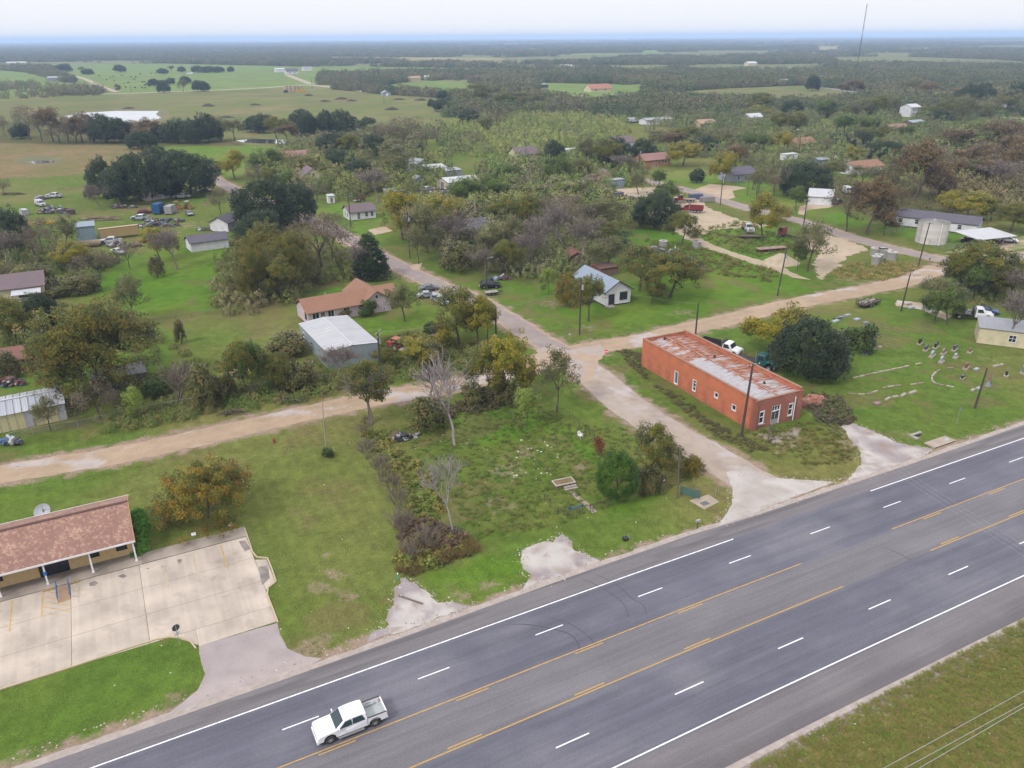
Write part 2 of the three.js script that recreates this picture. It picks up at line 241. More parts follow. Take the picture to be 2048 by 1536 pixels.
function groundAt(x, z, out, level) {
out[0] = out[1] = out[2] = 0; const r = Math.hypot(x, z), fine = level < 2;
noiseAt(x, z, fine);
mixKind(out, r < 180 ? 'lawn' : r < 700 ? 'weed' : 'scrub', 1);
if (r > 420) { const k = fieldAt(x, z); if (k) mixKind(out, k, 1); else { const w = r > 700 ? woodAt(x, z) : 0; if (w > 0) mixKind(out, 'wood', w); } }
if (r < 700) {
const jx = x + (fbm(x * 0.35, z * 0.35, 2) - 0.5) * 4, jz = z + (fbm(x * 0.35 + 60, z * 0.35, 2) - 0.5) * 4;
for (const q of ZB) if (x > q.x0 && x < q.x1 && z > q.y0 && z < q.y1) { const d = polyDist(q.poly, jx, jz) * (inPoly(q.poly, jx, jz) ? 1 : -1), w = sstep(-q.soft, q.soft, d); if (w > 0) mixKind(out, q.kind, w); }
}
if (!fine) return;
const n = toHw(x, z)[1];
if (n < -14 && n > -80) mixKind(out, 'verge', sstep(-14, -17, n));
// dry straw and bare earth in patches with ragged outlines
const straw = sstep(0.60, 0.72, fbm(x * 0.16 + 90, z * 0.16 + 12, 4)) * 0.55; if (straw > 0) for (let c = 0; c < 3; c++) out[c] += (PALE.tan[0][c] * 0.85 - out[c]) * straw;
if (level === 0) { const k = (0.74 + 0.26 * (vn(x * 9, z * 9) + vn(x * 19, z * 19))) * (0.78 + 0.44 * fbm(x * 1.7, z * 1.7, 3)); for (let c = 0; c < 3; c++) out[c] *= k; }
if (level === 0 && n > 9) { const mow = Math.sin((x * 0.8876 - z * 0.4607) * 4.2 + 1.5 * vn(x * 0.1, z * 0.1)) * 0.05 * sstep(0.35, 0.7, vn(x * 0.05 + 3, z * 0.05)); for (let c = 0; c < 3; c++) out[c] *= 1 + mow; }
let bare = 0;
for (const q of RB) if (x > q.x0 && x < q.x1 && z > q.y0 && z < q.y1) { const d = lineDist(q.line, x, z) - q.half; if (d < 3) bare = Math.max(bare, sstep(1.6, -0.2, d + (fbm(x * 0.8, z * 0.8, 3) - 0.5) * 3.4)); }
if (n > 9 && n < 13) bare = Math.max(bare, sstep(1.3, 0, n - 10.2 + (fbm(x * 0.9, z * 0.9, 3) - 0.5) * 2.6));
if (n < -16.5 && n > -21) bare = Math.max(bare, sstep(1.6, 0.2, -17.6 - n + (fbm(x * 0.7, z * 0.7, 3) - 0.5) * 2.4));
for (const q of BARE) { const dx = x - q[0], dz = z - q[1], R = q[2] * 1.8; if (dx < R && dx > -R && dz < R && dz > -R) { const d = Math.hypot(dx, dz); if (d < R) bare = Math.max(bare, 0.62 * sstep(q[2], q[2] * 0.3, d + (fbm(x * 0.9 + 3, z * 0.9, 3) - 0.5) * q[2] * 2.4) * sstep(0.3, 0.62, fbm(x * 2.4, z * 2.4 + 5, 3))); } }
if (bare > 0) for (let c = 0; c < 3; c++) out[c] += (PALE.dirt[0][c] * (0.8 + 0.4 * vn(x * 5, z * 5)) - out[c]) * bare;
}
const RB = []; for (const [line, half] of ROADS) for (let i = 0; i + 1 < line.length; i++) { const a = line[i], b = line[i + 1], m = half + 4; RB.push({ line: [a, b], half, x0: Math.min(a[0], b[0]) - m, x1: Math.max(a[0], b[0]) + m, y0: Math.min(a[1], b[1]) - m, y1: Math.max(a[1], b[1]) + m }); }
const BARE = [[-19.13,-69.21, 1.4], [-17.44,-65.47, 1.6], [-20.72,-72.34, 1.0], [-20.31,-66.71, 1.5], [-1.01,-91.44, 3], [1.4,-96.24, 2.2], [-1.59,-82.85, 2], [9.4,-91.96, 1.1], [-28.56,-51.26, 2.2], [-31.01,-49.64, 1.4], [-19.3,-57.88, 2], [35.29,-156.34, 2.6], [80.01,-179.34, 4], [24.66,-86.65, 0.1],
[24.94,-165.11, 0.1], [-100.04,-244.1, 5], [-100.93,-230.61, 5], [-45.66,-145.74, 1.5], [12.31,-173.62, 2], [9.4,-161.92, 3], [15.6,-147.45, 2], [-47.71,-127.18, 4], [84.32,-129.52, 1.4], [47.68,-97.79, 1.6], [38.31,-99.43, 3], [57.51,-100.7, 1.5], [-9.5,-63.84, 2], [-6.36,-66.16, 1.6], [-2.47,-67.35, 1.2]];

function sheet(name, x0, x1, z0, z1, y, material, nx = 1, nz = 1, hole) {
const p = [], n = [], u = [], id = [];
for (let j = 0; j <= nz; j++) for (let i = 0; i <= nx; i++) { const a = i / nx, b = j / nz; p.push(lerp(x0, x1, a), y, lerp(z0, z1, b)); n.push(0, 1, 0); u.push(a, b); }
for (let j = 0; j < nz; j++) for (let i = 0; i < nx; i++) { const a = j * (nx + 1) + i; id.push(a, a + nx + 1, a + 1, a + 1, a + nx + 1, a + nx + 2); }
const g = new THREE.BufferGeometry(); g.setAttribute('position', new THREE.Float32BufferAttribute(p, 3)); g.setAttribute('normal', new THREE.Float32BufferAttribute(n, 3)); g.setAttribute('uv', new THREE.Float32BufferAttribute(u, 2)); g.setIndex(id);
return struct(mesh(name, g, material));
}
const bumpT = tex(512, 512, (x, y, o) => { o[0] = o[1] = o[2] = 0.6 * pfbm(x, y, 32, 4) + 0.4 * pvn(x * 200, y * 200, 200, 200); }, false);
{
const levels = [['lawn', -95, 95, -150, -22, 0, 2048, 1400, 0], ['ground', -320, 340, -580, 30, -0.012, 2048, 1900, 1], ['field', -2600, 2600, -4600, 300, -0.05, 1536, 1536, 2]];
for (const [name, x0, x1, z0, z1, y, w, h, lv] of levels) {
const t = tex(w, h, (a, b, o) => groundAt(lerp(x0, x1, a), lerp(z0, z1, b), o, lv));
t.wrapS = t.wrapT = THREE.ClampToEdgeWrapping;
const m = mat([1, 1, 1], 1, 0, { map: t }); m.color.setRGB(1, 1, 1); m.specularIntensity = 0.2;
if (lv < 2) { m.bumpMap = rep(bumpT, (x1 - x0) / 6, (z1 - z0) / 6); m.bumpScale = 0.08; }
sheet(name, x0, x1, z0, z1, y, m);
}
const far = tex(768, 768, (a, b, o) => { const x = (a - 0.5) * 26000, z = (b - 0.5) * 26000; o[0] = o[1] = o[2] = 0; noiseAt(x * 0.02, z * 0.02, false); mixKind(o, fbm(x / 900, z / 900, 4) > 0.44 ? 'wood' : fbm(x / 700 + 9, z / 700, 2) > 0.55 ? 'pale' : 'far', 1); });
sheet('terrain', -13000, 13000, -13000, 13000, -0.3, mat([1, 1, 1], 1, 0, { map: far }));
}

// ---------------------------------------------------------------- highway with its markings
const tarT = tex(2048, 1024, (x, y, o) => { // x: 48 m along, y: 30 m across
const n = -18 + y * 30, streak = pvn(x * 7, y * 150, 7, 150) * 0.35 + pvn(x * 17, y * 300, 17, 300) * 0.25 + pvn(x * 3, y * 60, 3, 60) * 0.4, grain = pvn(x * 1024, y * 512, 1024, 512), blot = pfbm(x, y, 9, 4);
const lane = [ph(118, 117, 134), ph(133, 131, 142)], mid = ph(142, 137, 141), sh = ph(142, 135, 137);
const wheel = (c) => Math.exp(-Math.pow((n - c) / 0.45, 2));
let w = 0; for (const c of [0.95, 2.75, 4.45, 6.2, -6.05, -7.75, -9.6, -11.5]) w = Math.max(w, wheel(c));
const dk = 0.26 * sstep(0.5, 0.66, pvn(x * 6, y * 40, 6, 40) * 0.6 + blot * 0.4) * sstep(7.2, 7.9, n);
let k = 0.76 + 0.42 * streak + 0.24 * (blot - 0.5) + 0.3 * (grain - 0.5) - 0.07 * w;
const med = sstep(0.1, -0.5, n) * sstep(-5.3, -4.7, n), shd = Math.max(sstep(6.9, 7.4, n), sstep(-12.3, -12.9, n)), oil = sstep(-15.0, -15.6, n + (blot - 0.5) * 0.7) * 0.55;
for (let c = 0; c < 3; c++) { let v = lerp(lane[0][c], lane[1][c], clamp((blot - 0.4) * 2.4)); v = lerp(v, mid[c], med * 0.75); v = lerp(v, sh[c], shd * 0.8); o[c] = v * k * (1 - oil * 0.35) * (1 - dk); }
});
const hwEdge = [[96, 9.3], [70, 9.2], [45, 9.4], [20, 9.8], [7, 9.9], [-3, 9.5], [-34, 9.4], [-60, 9.8], [-140, 9.8]];
const edgeAt = (s) => { for (let i = 0; i + 1 < hwEdge.length; i++) if (s <= hwEdge[i][0] && s >= hwEdge[i + 1][0]) return lerp(hwEdge[i][1], hwEdge[i + 1][1], (hwEdge[i][0] - s) / (hwEdge[i][0] - hwEdge[i + 1][0])); return 9.5; };
function strip(name, s0, s1, na, nb, y, material, step = 2, parent, cross = 1) { // a band along the highway
const p = [], u = [], id = [], nn = [], N = Math.max(1, Math.ceil(Math.abs(s1 - s0) / step)), A = typeof na === 'function' ? na : () => na, B = typeof nb === 'function' ? nb : () => nb;
for (let i = 0; i <= N; i++) { const s = lerp(s0, s1, i / N); for (let j = 0; j <= cross; j++) { const n = lerp(A(s), B(s), j / cross), q = hw(s, n); p.push(q[0], y, q[1]); u.push(s / 48, (n + 18) / 30); nn.push(0, 1, 0); } }
const c = cross + 1; for (let i = 0; i < N; i++) for (let j = 0; j < cross; j++) { const a = i * c + j; id.push(a, a + c, a + 1, a + 1, a + c, a + c + 1); }
const g = new THREE.BufferGeometry(); g.setAttribute('position', new THREE.Float32BufferAttribute(p, 3)); g.setAttribute('normal', new THREE.Float32BufferAttribute(nn, 3)); g.setAttribute('uv', new THREE.Float32BufferAttribute(u, 2)); g.setIndex(id);
return mesh(name, g, material, parent);
}
M.tar = mat([1, 1, 1], 0.92, 0, { map: tarT, bumpMap: rep(bumpT, 8, 5), bumpScale: 0.01 });
const highway = struct(strip('highway', 100, -140, (s) => -16.5, (s) => edgeAt(s), 0.03, M.tar));
const wearT = tex(512, 512, (x, y, o) => { const a = pfbm(x, y, 24, 4), s = a > 0.60 ? 0.62 : 0.96 + 0.1 * (a - 0.5); o[0] = o[1] = o[2] = s; });
M.white = mat([0.62, 0.62, 0.64], 0.8, 0, { map: rep(wearT, 40, 30) });
M.yellow = mat(ph(238, 190, 98), 0.8, 0, { map: rep(wearT, 40, 30) });
const mark = (name, s0, s1, n, w, m) => strip(name, s0, s1, n - w / 2, n + w / 2, 0.035, m, 4, highway);
mark('edge_line', 100, 3.2, 7.0, 0.13, M.white); mark('edge_line', -19.3, -140, 7.08, 0.13, M.white); mark('edge_line', 100, -140, -12.4, 0.13, M.white);
for (let k = -12; k < 9; k++) { const s = 6.75 + k * 12.14; mark('lane_dash', s, s - 3.1, 3.68, 0.12, M.white); mark('lane_dash', 11.7 + k * 12.14, 8.5 + k * 12.14, -8.62, 0.12, M.white); }
for (const [a, b] of [[100, -0.2], [-14.6, -140]]) { mark('yellow_line', a, b, 0.03, 0.12, M.yellow); mark('yellow_line', a - 0.1, b - 0.9, -4.86, 0.12, M.yellow); }
for (let k = -10; k < 9; k++) { const s = 4.3 + k * 12.14 + 0.2; if (s > 5 || s < -15) { mark('yellow_dash', s + 0.2, s - 2.9, -0.26, 0.12, M.yellow); } if (k !== -1 && k !== 0) mark('yellow_dash', s + 2.9, s - 0.2, -4.56, 0.12, M.yellow); }
M.skid = mat([0.045, 0.043, 0.052], 0.9);
{ // tyre tracks of a sharp turn on the north lanes
const trk = (pts, w) => { const l = smoothLine(pts, 0.4), b = mb(); for (let i = 0; i + 1 < l.length; i++) { const a = l[i], c = l[i + 1], dx = c[0] - a[0], dz = c[1] - a[1], q = Math.hypot(dx, dz) || 1; const f = (v, t, k) => [v[0] - dz / q * w * t * k, 0.034, v[1] + dx / q * w * t * k], k0 = Math.min(1, i / 6 + 0.1), k1 = Math.min(1, (i + 1) / 6 + 0.1); b.quad(f(a, 0.5, k0), f(c, 0.5, k1), f(c, -0.5, k1), f(a, -0.5, k0)); } return b.build('skid_mark', M.skid, highway); };
trk([[-0.94,-61.22],[1.35,-61.16],[3.88,-60.49],[5.56,-59.61],[6.18,-58.3],[6.13,-57.21]], 0.14); trk([[3.15,-62.28],[5.15,-61.46],[6.54,-60.27],[7.36,-59.13],[7.8,-58.29]], 0.1);
trk([[8.03,-69.46],[9.69,-68.38],[11.24,-66.77],[12.14,-65.01],[13.13,-64.14],[13.35,-62.48]], 0.09); trk([[6.79,-68.65],[8.7,-67.25],[10.25,-65.68],[11.29,-63.95],[11.52,-62.1]], 0.1); trk([[41.15,-73.95],[42.55,-72.9],[43.86,-71.12]], 0.1);
}
M.kerb = wmat(ph(205, 192, 186), 0.9);
{ // flat concrete edging along both sides
const b = (n0, n1) => strip('kerb_strip', 100, -140, n0, n1, 0.018, M.kerbT, 1);
M.kerbT = mat([1, 1, 1], 0.95, 0, { map: rep(tex(512, 512, (x, y, o) => { const a = pfbm(x, y, 16, 5), g = pvn(x * 256, y * 256, 256, 256), c = ph(204, 190, 183), k = 0.72 + 0.5 * a + 0.12 * (g - 0.5); for (let i = 0; i < 3; i++) o[i] = c[i] * k; }), 6, 4) });
struct(b((s) => edgeAt(s) - 0.3, (s) => edgeAt(s) + 0.75 + 0.5 * (fbm(s * 0.8, 3, 3) - 0.5)));
struct(b((s) => -17.05 + 0.25 * (fbm(s * 0.7, 9, 3) - 0.5), () => -16.3));
const gr = (n) => n; struct(strip('gravel_shoulder', 100, -140, (s) => -17.9 + 1.4 * (fbm(s * 0.5, 77, 4) - 0.5), () => -16.8, 0.008, wmat(ph(168, 152, 150), 1), 0.4));
}

// ---------------------------------------------------------------- lesser roads and hard pads
const dustT = tex(1024, 1024, (x, y, o) => { const a = pfbm(x, y, 8, 5), b = pvn(x * 512, y * 512, 512, 512), c = pvn(x * 170, y * 170, 170, 170), k = 0.80 + 0.28 * a + 0.16 * (b - 0.5) + 0.12 * (c - 0.5); o[0] = k; o[1] = k * (0.985 + 0.03 * a); o[2] = k * (0.97 + 0.05 * a); });
M.dust = new THREE.MeshStandardMaterial({ vertexColors: true, roughness: 1, map: dustT, bumpMap: dustT, bumpScale: 0.03 });
function road(name, line, half, y, colorAt, rag = 0.5, label) { // colorAt(along, across -1..1, x, z) -> rgb
const l = smoothLine(line, 0.7), p = [], n = [], u = [], k = [], id = [], C = 10; let s = 0;
for (let i = 0; i < l.length; i++) {
const a = l[Math.max(0, i - 1)], b = l[Math.min(l.length - 1, i + 1)], dx = b[0] - a[0], dz = b[1] - a[1], q = Math.hypot(dx, dz) || 1; if (i) s += Math.hypot(l[i][0] - l[i - 1][0], l[i][1] - l[i - 1][1]);
const wl = half + rag * (fbm(s * 0.55, 4 + half, 4) - 0.5) * 2, wr = half + rag * (fbm(s * 0.55, 44 + half, 4) - 0.5) * 2;
for (let j = 0; j <= C; j++) { const t = j / C * 2 - 1, w = t < 0 ? wl * t : wr * t, x = l[i][0] - dz / q * w, z = l[i][1] + dx / q * w; p.push(x, y, z); n.push(0, 1, 0); u.push(x / 9, z / 9); k.push(...colorAt(s, t, x, z)); }
}
for (let i = 0; i + 1 < l.length; i++) for (let j = 0; j < C; j++) { const a = i * (C + 1) + j; id.push(a, a + 1, a + C + 1, a + 1, a + C + 2, a + C + 1); }
const g = new THREE.BufferGeometry(); g.setAttribute('position', new THREE.Float32BufferAttribute(p, 3)); g.setAttribute('normal', new THREE.Float32BufferAttribute(n, 3)); g.setAttribute('uv', new THREE.Float32BufferAttribute(u, 2)); g.setAttribute('color', new THREE.Float32BufferAttribute(k, 3)); g.setIndex(id);
return struct(mesh(name, g, M.dust), label);
}
const mix3 = (a, b, t) => [lerp(a[0], b[0], t), lerp(a[1], b[1], t), lerp(a[2], b[2], t)];
const cDirt = ph(212, 184, 156), cDirt2 = ph(192, 166, 138), cPaleStone = ph(222, 212, 212), cOldTar = ph(186, 172, 166), cSand = ph(222, 198, 172), cLime = ph(226, 218, 214);
const dirtCol = (s, t, x, z) => { const rut = Math.exp(-Math.pow((Math.abs(t) - 0.42) / 0.16, 2)), a = fbm(x * 0.35, z * 0.35, 4), patch = sstep(0.60, 0.66, fbm(x * 0.12 + 30, z * 0.22, 4)); return mix3(mix3(cDirt, cDirt2, clamp(a * 1.5 - 0.4 + 0.25 * rut)), cPaleStone, patch * 0.75); };
const tarCol = (s, t, x, z) => { const e = sstep(0.72, 0.95, Math.abs(t) + 0.35 * (fbm(x * 0.6, z * 0.6, 3) - 0.5)), a = fbm(x * 0.4, z * 0.4, 4); return mix3(mix3(cOldTar, ph(172, 154, 156), clamp(a * 1.6 - 0.4)), cDirt, e); };
const oldCol = (s, t, x, z) => { const side = sstep(-0.1, 0.15, t + 0.25 * (fbm(x * 0.3, z * 0.3, 3) - 0.5)), a = fbm(x * 0.5, z * 0.5, 4), p = sstep(0.48, 0.6, fbm(x * 0.3 + 8, z * 0.3, 4)); let c = mix3(ph(204, 184, 164), ph(190, 170, 154), a); c = mix3(c, cPaleStone, (0.25 + 0.6 * p) * (0.35 + 0.65 * (1 - side))); return mix3(c, ph(178, 162, 152), sstep(0.62, 0.7, a) * 0.5); };
road('dirt_road', roadA, 2.75, 0.010, dirtCol, 0.55);
road('dirt_road', roadC, 2.9, 0.013, dirtCol, 0.5);
road('street', roadBn, 2.9, 0.016, tarCol, 0.4);
road('street', roadBs, 3.35, 0.019, oldCol, 0.45);
road('street', roadD, 2.9, 0.022, tarCol, 0.4);
road('dirt_road', farRoad, 5, 0.05, () => ph(214, 200, 178), 1.4);
road('dirt_road', farTrack, 5, 0.06, () => ph(200, 186, 160), 1.2);
road('far_road', farHighway, 9, 0.05, () => ph(170, 164, 172), 0.3);
road('dirt_road', [[175.31,-503.25],[189.69,-493.98],[198.23,-477.48]], 3, 0.05, () => ph(206, 194, 176), 0.6);
road('dirt_road', [[133.65,-381.19],[143.43,-394.55],[153.84,-403.15],[154.74,-373.64],[173.75,-369.57],[173.91,-386.07]], 2.4, 0.05, () => ph(204, 188, 172), 0.5);
road('dirt_road', [[211.75,-461.69],[217.88,-456.54],[226.06,-456.08]], 3, 0.05, () => ph(206, 194, 176), 0.6);
road('dirt_road', [[337.77,-577.71],[350.27,-554.99]], 3, 0.05, () => ph(206, 194, 176), 0.6);
road('dirt_road', [[-696.29,-1352.15],[-608.45,-1212.69],[-498.89,-1027.29],[-433.83,-925.11]], 4, 0.05, () => ph(205, 186, 160), 1);

function pad(name, poly, y, colorAt, rag = 0.35, m = M.dust, parent) { // a flat pad with a ragged outline, filled on a fine grid
const out = []; for (let i = 0; i < poly.length; i++) { const a = poly[i], b = poly[(i + 1) % poly.length], L = Math.hypot(b[0] - a[0], b[1] - a[1]), n = Math.max(1, Math.round(L / 0.35)); for (let k = 0; k < n; k++) { const x = lerp(a[0], b[0], k / n), z = lerp(a[1], b[1], k / n); out.push([x + rag * 2 * (fbm(x * 0.8, z * 0.8, 3) - 0.5), z + rag * 2 * (fbm(x * 0.8 + 50, z * 0.8, 3) - 0.5)]); } }
const f = THREE.ShapeUtils.triangulateShape(out.map((p) => new THREE.Vector2(p[0], p[1])), []), P = [], N = [], U = [], K = [];
const emit = (a, b, c, d) => { // split large triangles so that colours can vary
const ab = Math.hypot(a[0] - b[0], a[1] - b[1]), bc = Math.hypot(b[0] - c[0], b[1] - c[1]), ca = Math.hypot(c[0] - a[0], c[1] - a[1]), L = Math.max(ab, bc, ca);
if (L > 1.6 && d < 9) { const h = (p, q) => [(p[0] + q[0]) / 2, (p[1] + q[1]) / 2]; if (L === ab) { const m2 = h(a, b); emit(a, m2, c, d + 1); emit(m2, b, c, d + 1); } else if (L === bc) { const m2 = h(b, c); emit(a, b, m2, d + 1); emit(a, m2, c, d + 1); } else { const m2 = h(c, a); emit(a, b, m2, d + 1); emit(m2, b, c, d + 1); } return; }
const cw = (b[0] - a[0]) * (c[1] - a[1]) - (b[1] - a[1]) * (c[0] - a[0]) > 0; for (const v of cw ? [a, c, b] : [a, b, c]) { P.push(v[0], y, v[1]); N.push(0, 1, 0); U.push(v[0] / 9, v[1] / 9); K.push(...colorAt(v[0], v[1])); }
};
for (const [a, b, c] of f) emit(out[a], out[b], out[c], 0);
const g = new THREE.BufferGeometry(); g.setAttribute('position', new THREE.Float32BufferAttribute(P, 3)); g.setAttribute('normal', new THREE.Float32BufferAttribute(N, 3)); g.setAttribute('uv', new THREE.Float32BufferAttribute(U, 2)); g.setAttribute('color', new THREE.Float32BufferAttribute(K, 3));
const o = mesh(name, g, m, parent); return parent ? o : struct(o);
}
const blend = (a, b, f = 0.5, lo = 0.35, hi = 0.65) => (x, z) => mix3(a, b, sstep(lo, hi, fbm(x * f + 11, z * f, 4)));
const padTar = (x, z) => { const a = fbm(x * 0.45 + 11, z * 0.45, 4), b = fbm(x * 1.7, z * 1.7 + 9, 3); return mix3(mix3(ph(186, 174, 178), cLime, sstep(0.42, 0.6, a)), ph(176, 152, 136), sstep(0.56, 0.7, b) * 0.7); }, padSand = blend(cSand, ph(206, 188, 160), 0.3), padLime = blend(cLime, ph(206, 196, 190), 0.5);
pad('driveway', [[0.76,-73.63],[1.38,-69.65],[1.57,-68.01],[1.04,-66.54],[4.72,-68.32],[9.69,-71.13],[8.98,-71.51],[7.72,-72.78],[6.07,-75.68],[5.33,-76.51],[4.78,-75.03],[2.89,-74.78]], 0.012, padTar, 0.6);
pad('driveway', [[-11.82,-68.61],[-12.85,-66.57],[-12.48,-64.4],[-12.99,-62.14],[-12.41,-61.43],[-13.87,-59.61],[-14.14,-58.86],[-10.66,-60.34],[-4.28,-64.06],[-6.83,-64.55],[-8.31,-65.43],[-9.93,-67.44],[-11.2,-68.37]], 0.012, padTar, 0.6);
pad('driveway', [[48.79,-104.35],[50.7,-104.66],[52.42,-102.35],[54.68,-98.44],[58.75,-96.46],[56.67,-94.49],[46.05,-88.74],[42.87,-87.28],[46.92,-92.14],[48.34,-95.6],[48.27,-99.29]], 0.012, padTar, 0.35);
pad('street_apron', [[28.3,-90.39],[31.28,-92.08],[33.72,-89.03],[37.42,-88.35],[41.64,-87.79],[36.19,-84.7],[26.56,-79.22],[24.52,-78.19],[26.93,-82.51],[28.24,-86.6]], 0.021, padLime, 0.25);
pad('intersection', [[3.17,-126.98],[4.76,-135.36],[7.66,-137.89],[10.27,-134.76],[16.63,-138.25],[17.54,-133.87],[15.29,-129.79],[14,-121.32],[11.39,-120.32],[9.23,-125.75],[5.77,-126.26]], 0.025, blend(ph(206, 190, 184), cDirt, 0.35), 0.7);
pad('sand_yard', [[60.66,-284.22],[67.15,-281.15],[66.57,-263.46],[71.93,-246.06],[78.69,-237.3],[59.34,-232.47],[50.85,-217.14],[47.22,-239.64],[39.99,-253.09],[53.75,-266.42]], 0.012, padSand, 1.5);
pad('sand_yard', [[53.51,-226.17],[56.16,-212.97],[61.43,-202.04],[67.48,-192.04],[70.64,-179.56],[67.67,-181.31],[63.19,-190.28],[56.73,-204.24],[50.49,-215.41]], 0.012, padSand, 0.6);
pad('sand_yard', [[90.39,-227.65],[95.21,-217.67],[96.54,-207.45],[89.14,-202.35],[79.52,-188.05],[72.98,-179.5],[76.27,-192.77],[83.22,-207.8],[77.88,-207.95],[78.37,-213.49],[85.18,-225.26]], 0.012, padSand, 1.6);
pad('sand_yard', [[39.57,-302.21],[55.38,-305.96],[56.19,-289.25],[40.91,-283.97]], 0.012, padSand, 0.6);
pad('gravel_drive', [[66.93,-296.98],[77.85,-311.81],[86.35,-306.98],[89.91,-302.47],[82.64,-296.39],[80.2,-283.53],[75.48,-278.99],[72,-286.72]], 0.012, blend(cDirt, cSand, 0.3), 0.4);
pad('gravel_drive', [[94.37,-252.91],[98.23,-260.76],[107.12,-264.63],[110.04,-268.82],[107.23,-274.23],[98.02,-267.5],[92.82,-254.52]], 0.012, blend(cDirt, cSand, 0.3), 0.4);
pad('gravel_drive', [[84.23,-163.83],[88.25,-161.98],[90.62,-152.96],[87.84,-150.52],[86.15,-157.59],[81.83,-159.7]], 0.012, blend(cLime, cDirt, 0.3), 0.5);
pad('gravel_drive', [[-25.79,-195.32],[-22.8,-197.18],[-22.9,-189.64],[-25,-190.6]], 0.021, blend(cDirt, cSand, 0.3), 0.4);
pad('gravel_drive', [[-43.28,-235.49],[-38.78,-240.84],[-35.53,-233.93],[-39.98,-228.86]], 0.012, blend(cSand, cDirt, 0.3), 0.3);
pad('water_tank_yard', [[115.11,-204.28],[128.69,-212.12],[149.26,-223.42],[140.52,-209],[126.01,-202.42],[117.15,-200.59]], 0.012, blend(ph(150, 150, 90), cSand, 0.25), 0.8);

// ---------------------------------------------------------------- ponds
M.water = mat([0.05, 0.06, 0.07], 0.04, 0, { }); M.water.ior = 1.33;
M.mud = wmat(ph(132, 118, 84), 1);
function pond(poly, bank, label) { pad('pond_bank', bank, 0.02, blend(ph(140, 128, 80), ph(122, 122, 70), 0.1), 1, M.dust); const o = pad('pond', poly, 0.06, () => [1, 1, 1], 1.2, M.pond); o.userData.label = label; return o; }
M.pond = new THREE.MeshPhysicalMaterial({ color: new THREE.Color(0.10, 0.11, 0.12), roughness: 0.05, ior: 1.5, specularIntensity: 1, clearcoat: 1, clearcoatRoughness: 0.03 });
pond([[-337.66,-626.05],[-340.63,-656.16],[-320.65,-672.99],[-283.79,-670.15],[-272.98,-638.05],[-257.07,-608.36],[-254.12,-582.01],[-271,-572.57],[-296.03,-588.45],[-310.8,-589.45]], [[-338.11,-614.06],[-349.51,-665.89],[-327.52,-687.93],[-282.6,-684.4],[-251.55,-615.86],[-243.11,-563.9],[-278.66,-559.52],[-314.16,-575.42]], 'large pale pond beyond the brown hedgerow');
pond([[-156.89,-465.56],[-148.94,-472.3],[-132.16,-468.95],[-113.05,-460.81],[-115.96,-449.6],[-138.35,-450.8],[-150.33,-458.22]], [[-158.24,-460.95],[-150.44,-477.29],[-130.54,-473.71],[-107.87,-462.86],[-111.58,-442.8],[-141.94,-444.4]], 'narrow pond below the row of oaks');
pond([[-229.98,-384.8],[-226.42,-389.6],[-217.63,-387.53],[-216.02,-380.94],[-222.43,-378.04]], [[-237.06,-385.13],[-240.82,-402.32],[-227.5,-405.26],[-213.79,-394.09],[-209.61,-375.89],[-221.26,-371.77]], 'small round stock pond in the tan field');
pond([[-553.89,-1444.18],[-547.43,-1463.79],[-533.33,-1420.89],[-544.06,-1422.56]], [[-557.53,-1444.75],[-553.86,-1486.06],[-523.07,-1399.81],[-538.03,-1402.11]], 'tiny far pond by the oak clump');
const KEEP = []; // places kept clear of scattered growth: x, z, radius
const HARD = []; // paved outlines

// ---------------------------------------------------------------- trees and shrubs
M.bark = wmat(ph(122, 108, 98), 1); M.barkPale = wmat(ph(176, 166, 162), 1);
M.leaf = new THREE.MeshPhysicalMaterial({ vertexColors: true, roughness: 1, transmission: 0.45, thickness: 0, specularIntensity: 0.25, side: THREE.DoubleSide });
M.twig = new THREE.MeshStandardMaterial({ vertexColors: true, roughness: 1 });
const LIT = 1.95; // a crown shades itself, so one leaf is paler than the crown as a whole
const vnz = (x, y, z) => (vn(x + z * 0.71, y - z * 0.53) + vn(y + 31.7, z + x * 0.3) + vn(z - 11.1, x + y * 0.4)) / 3;
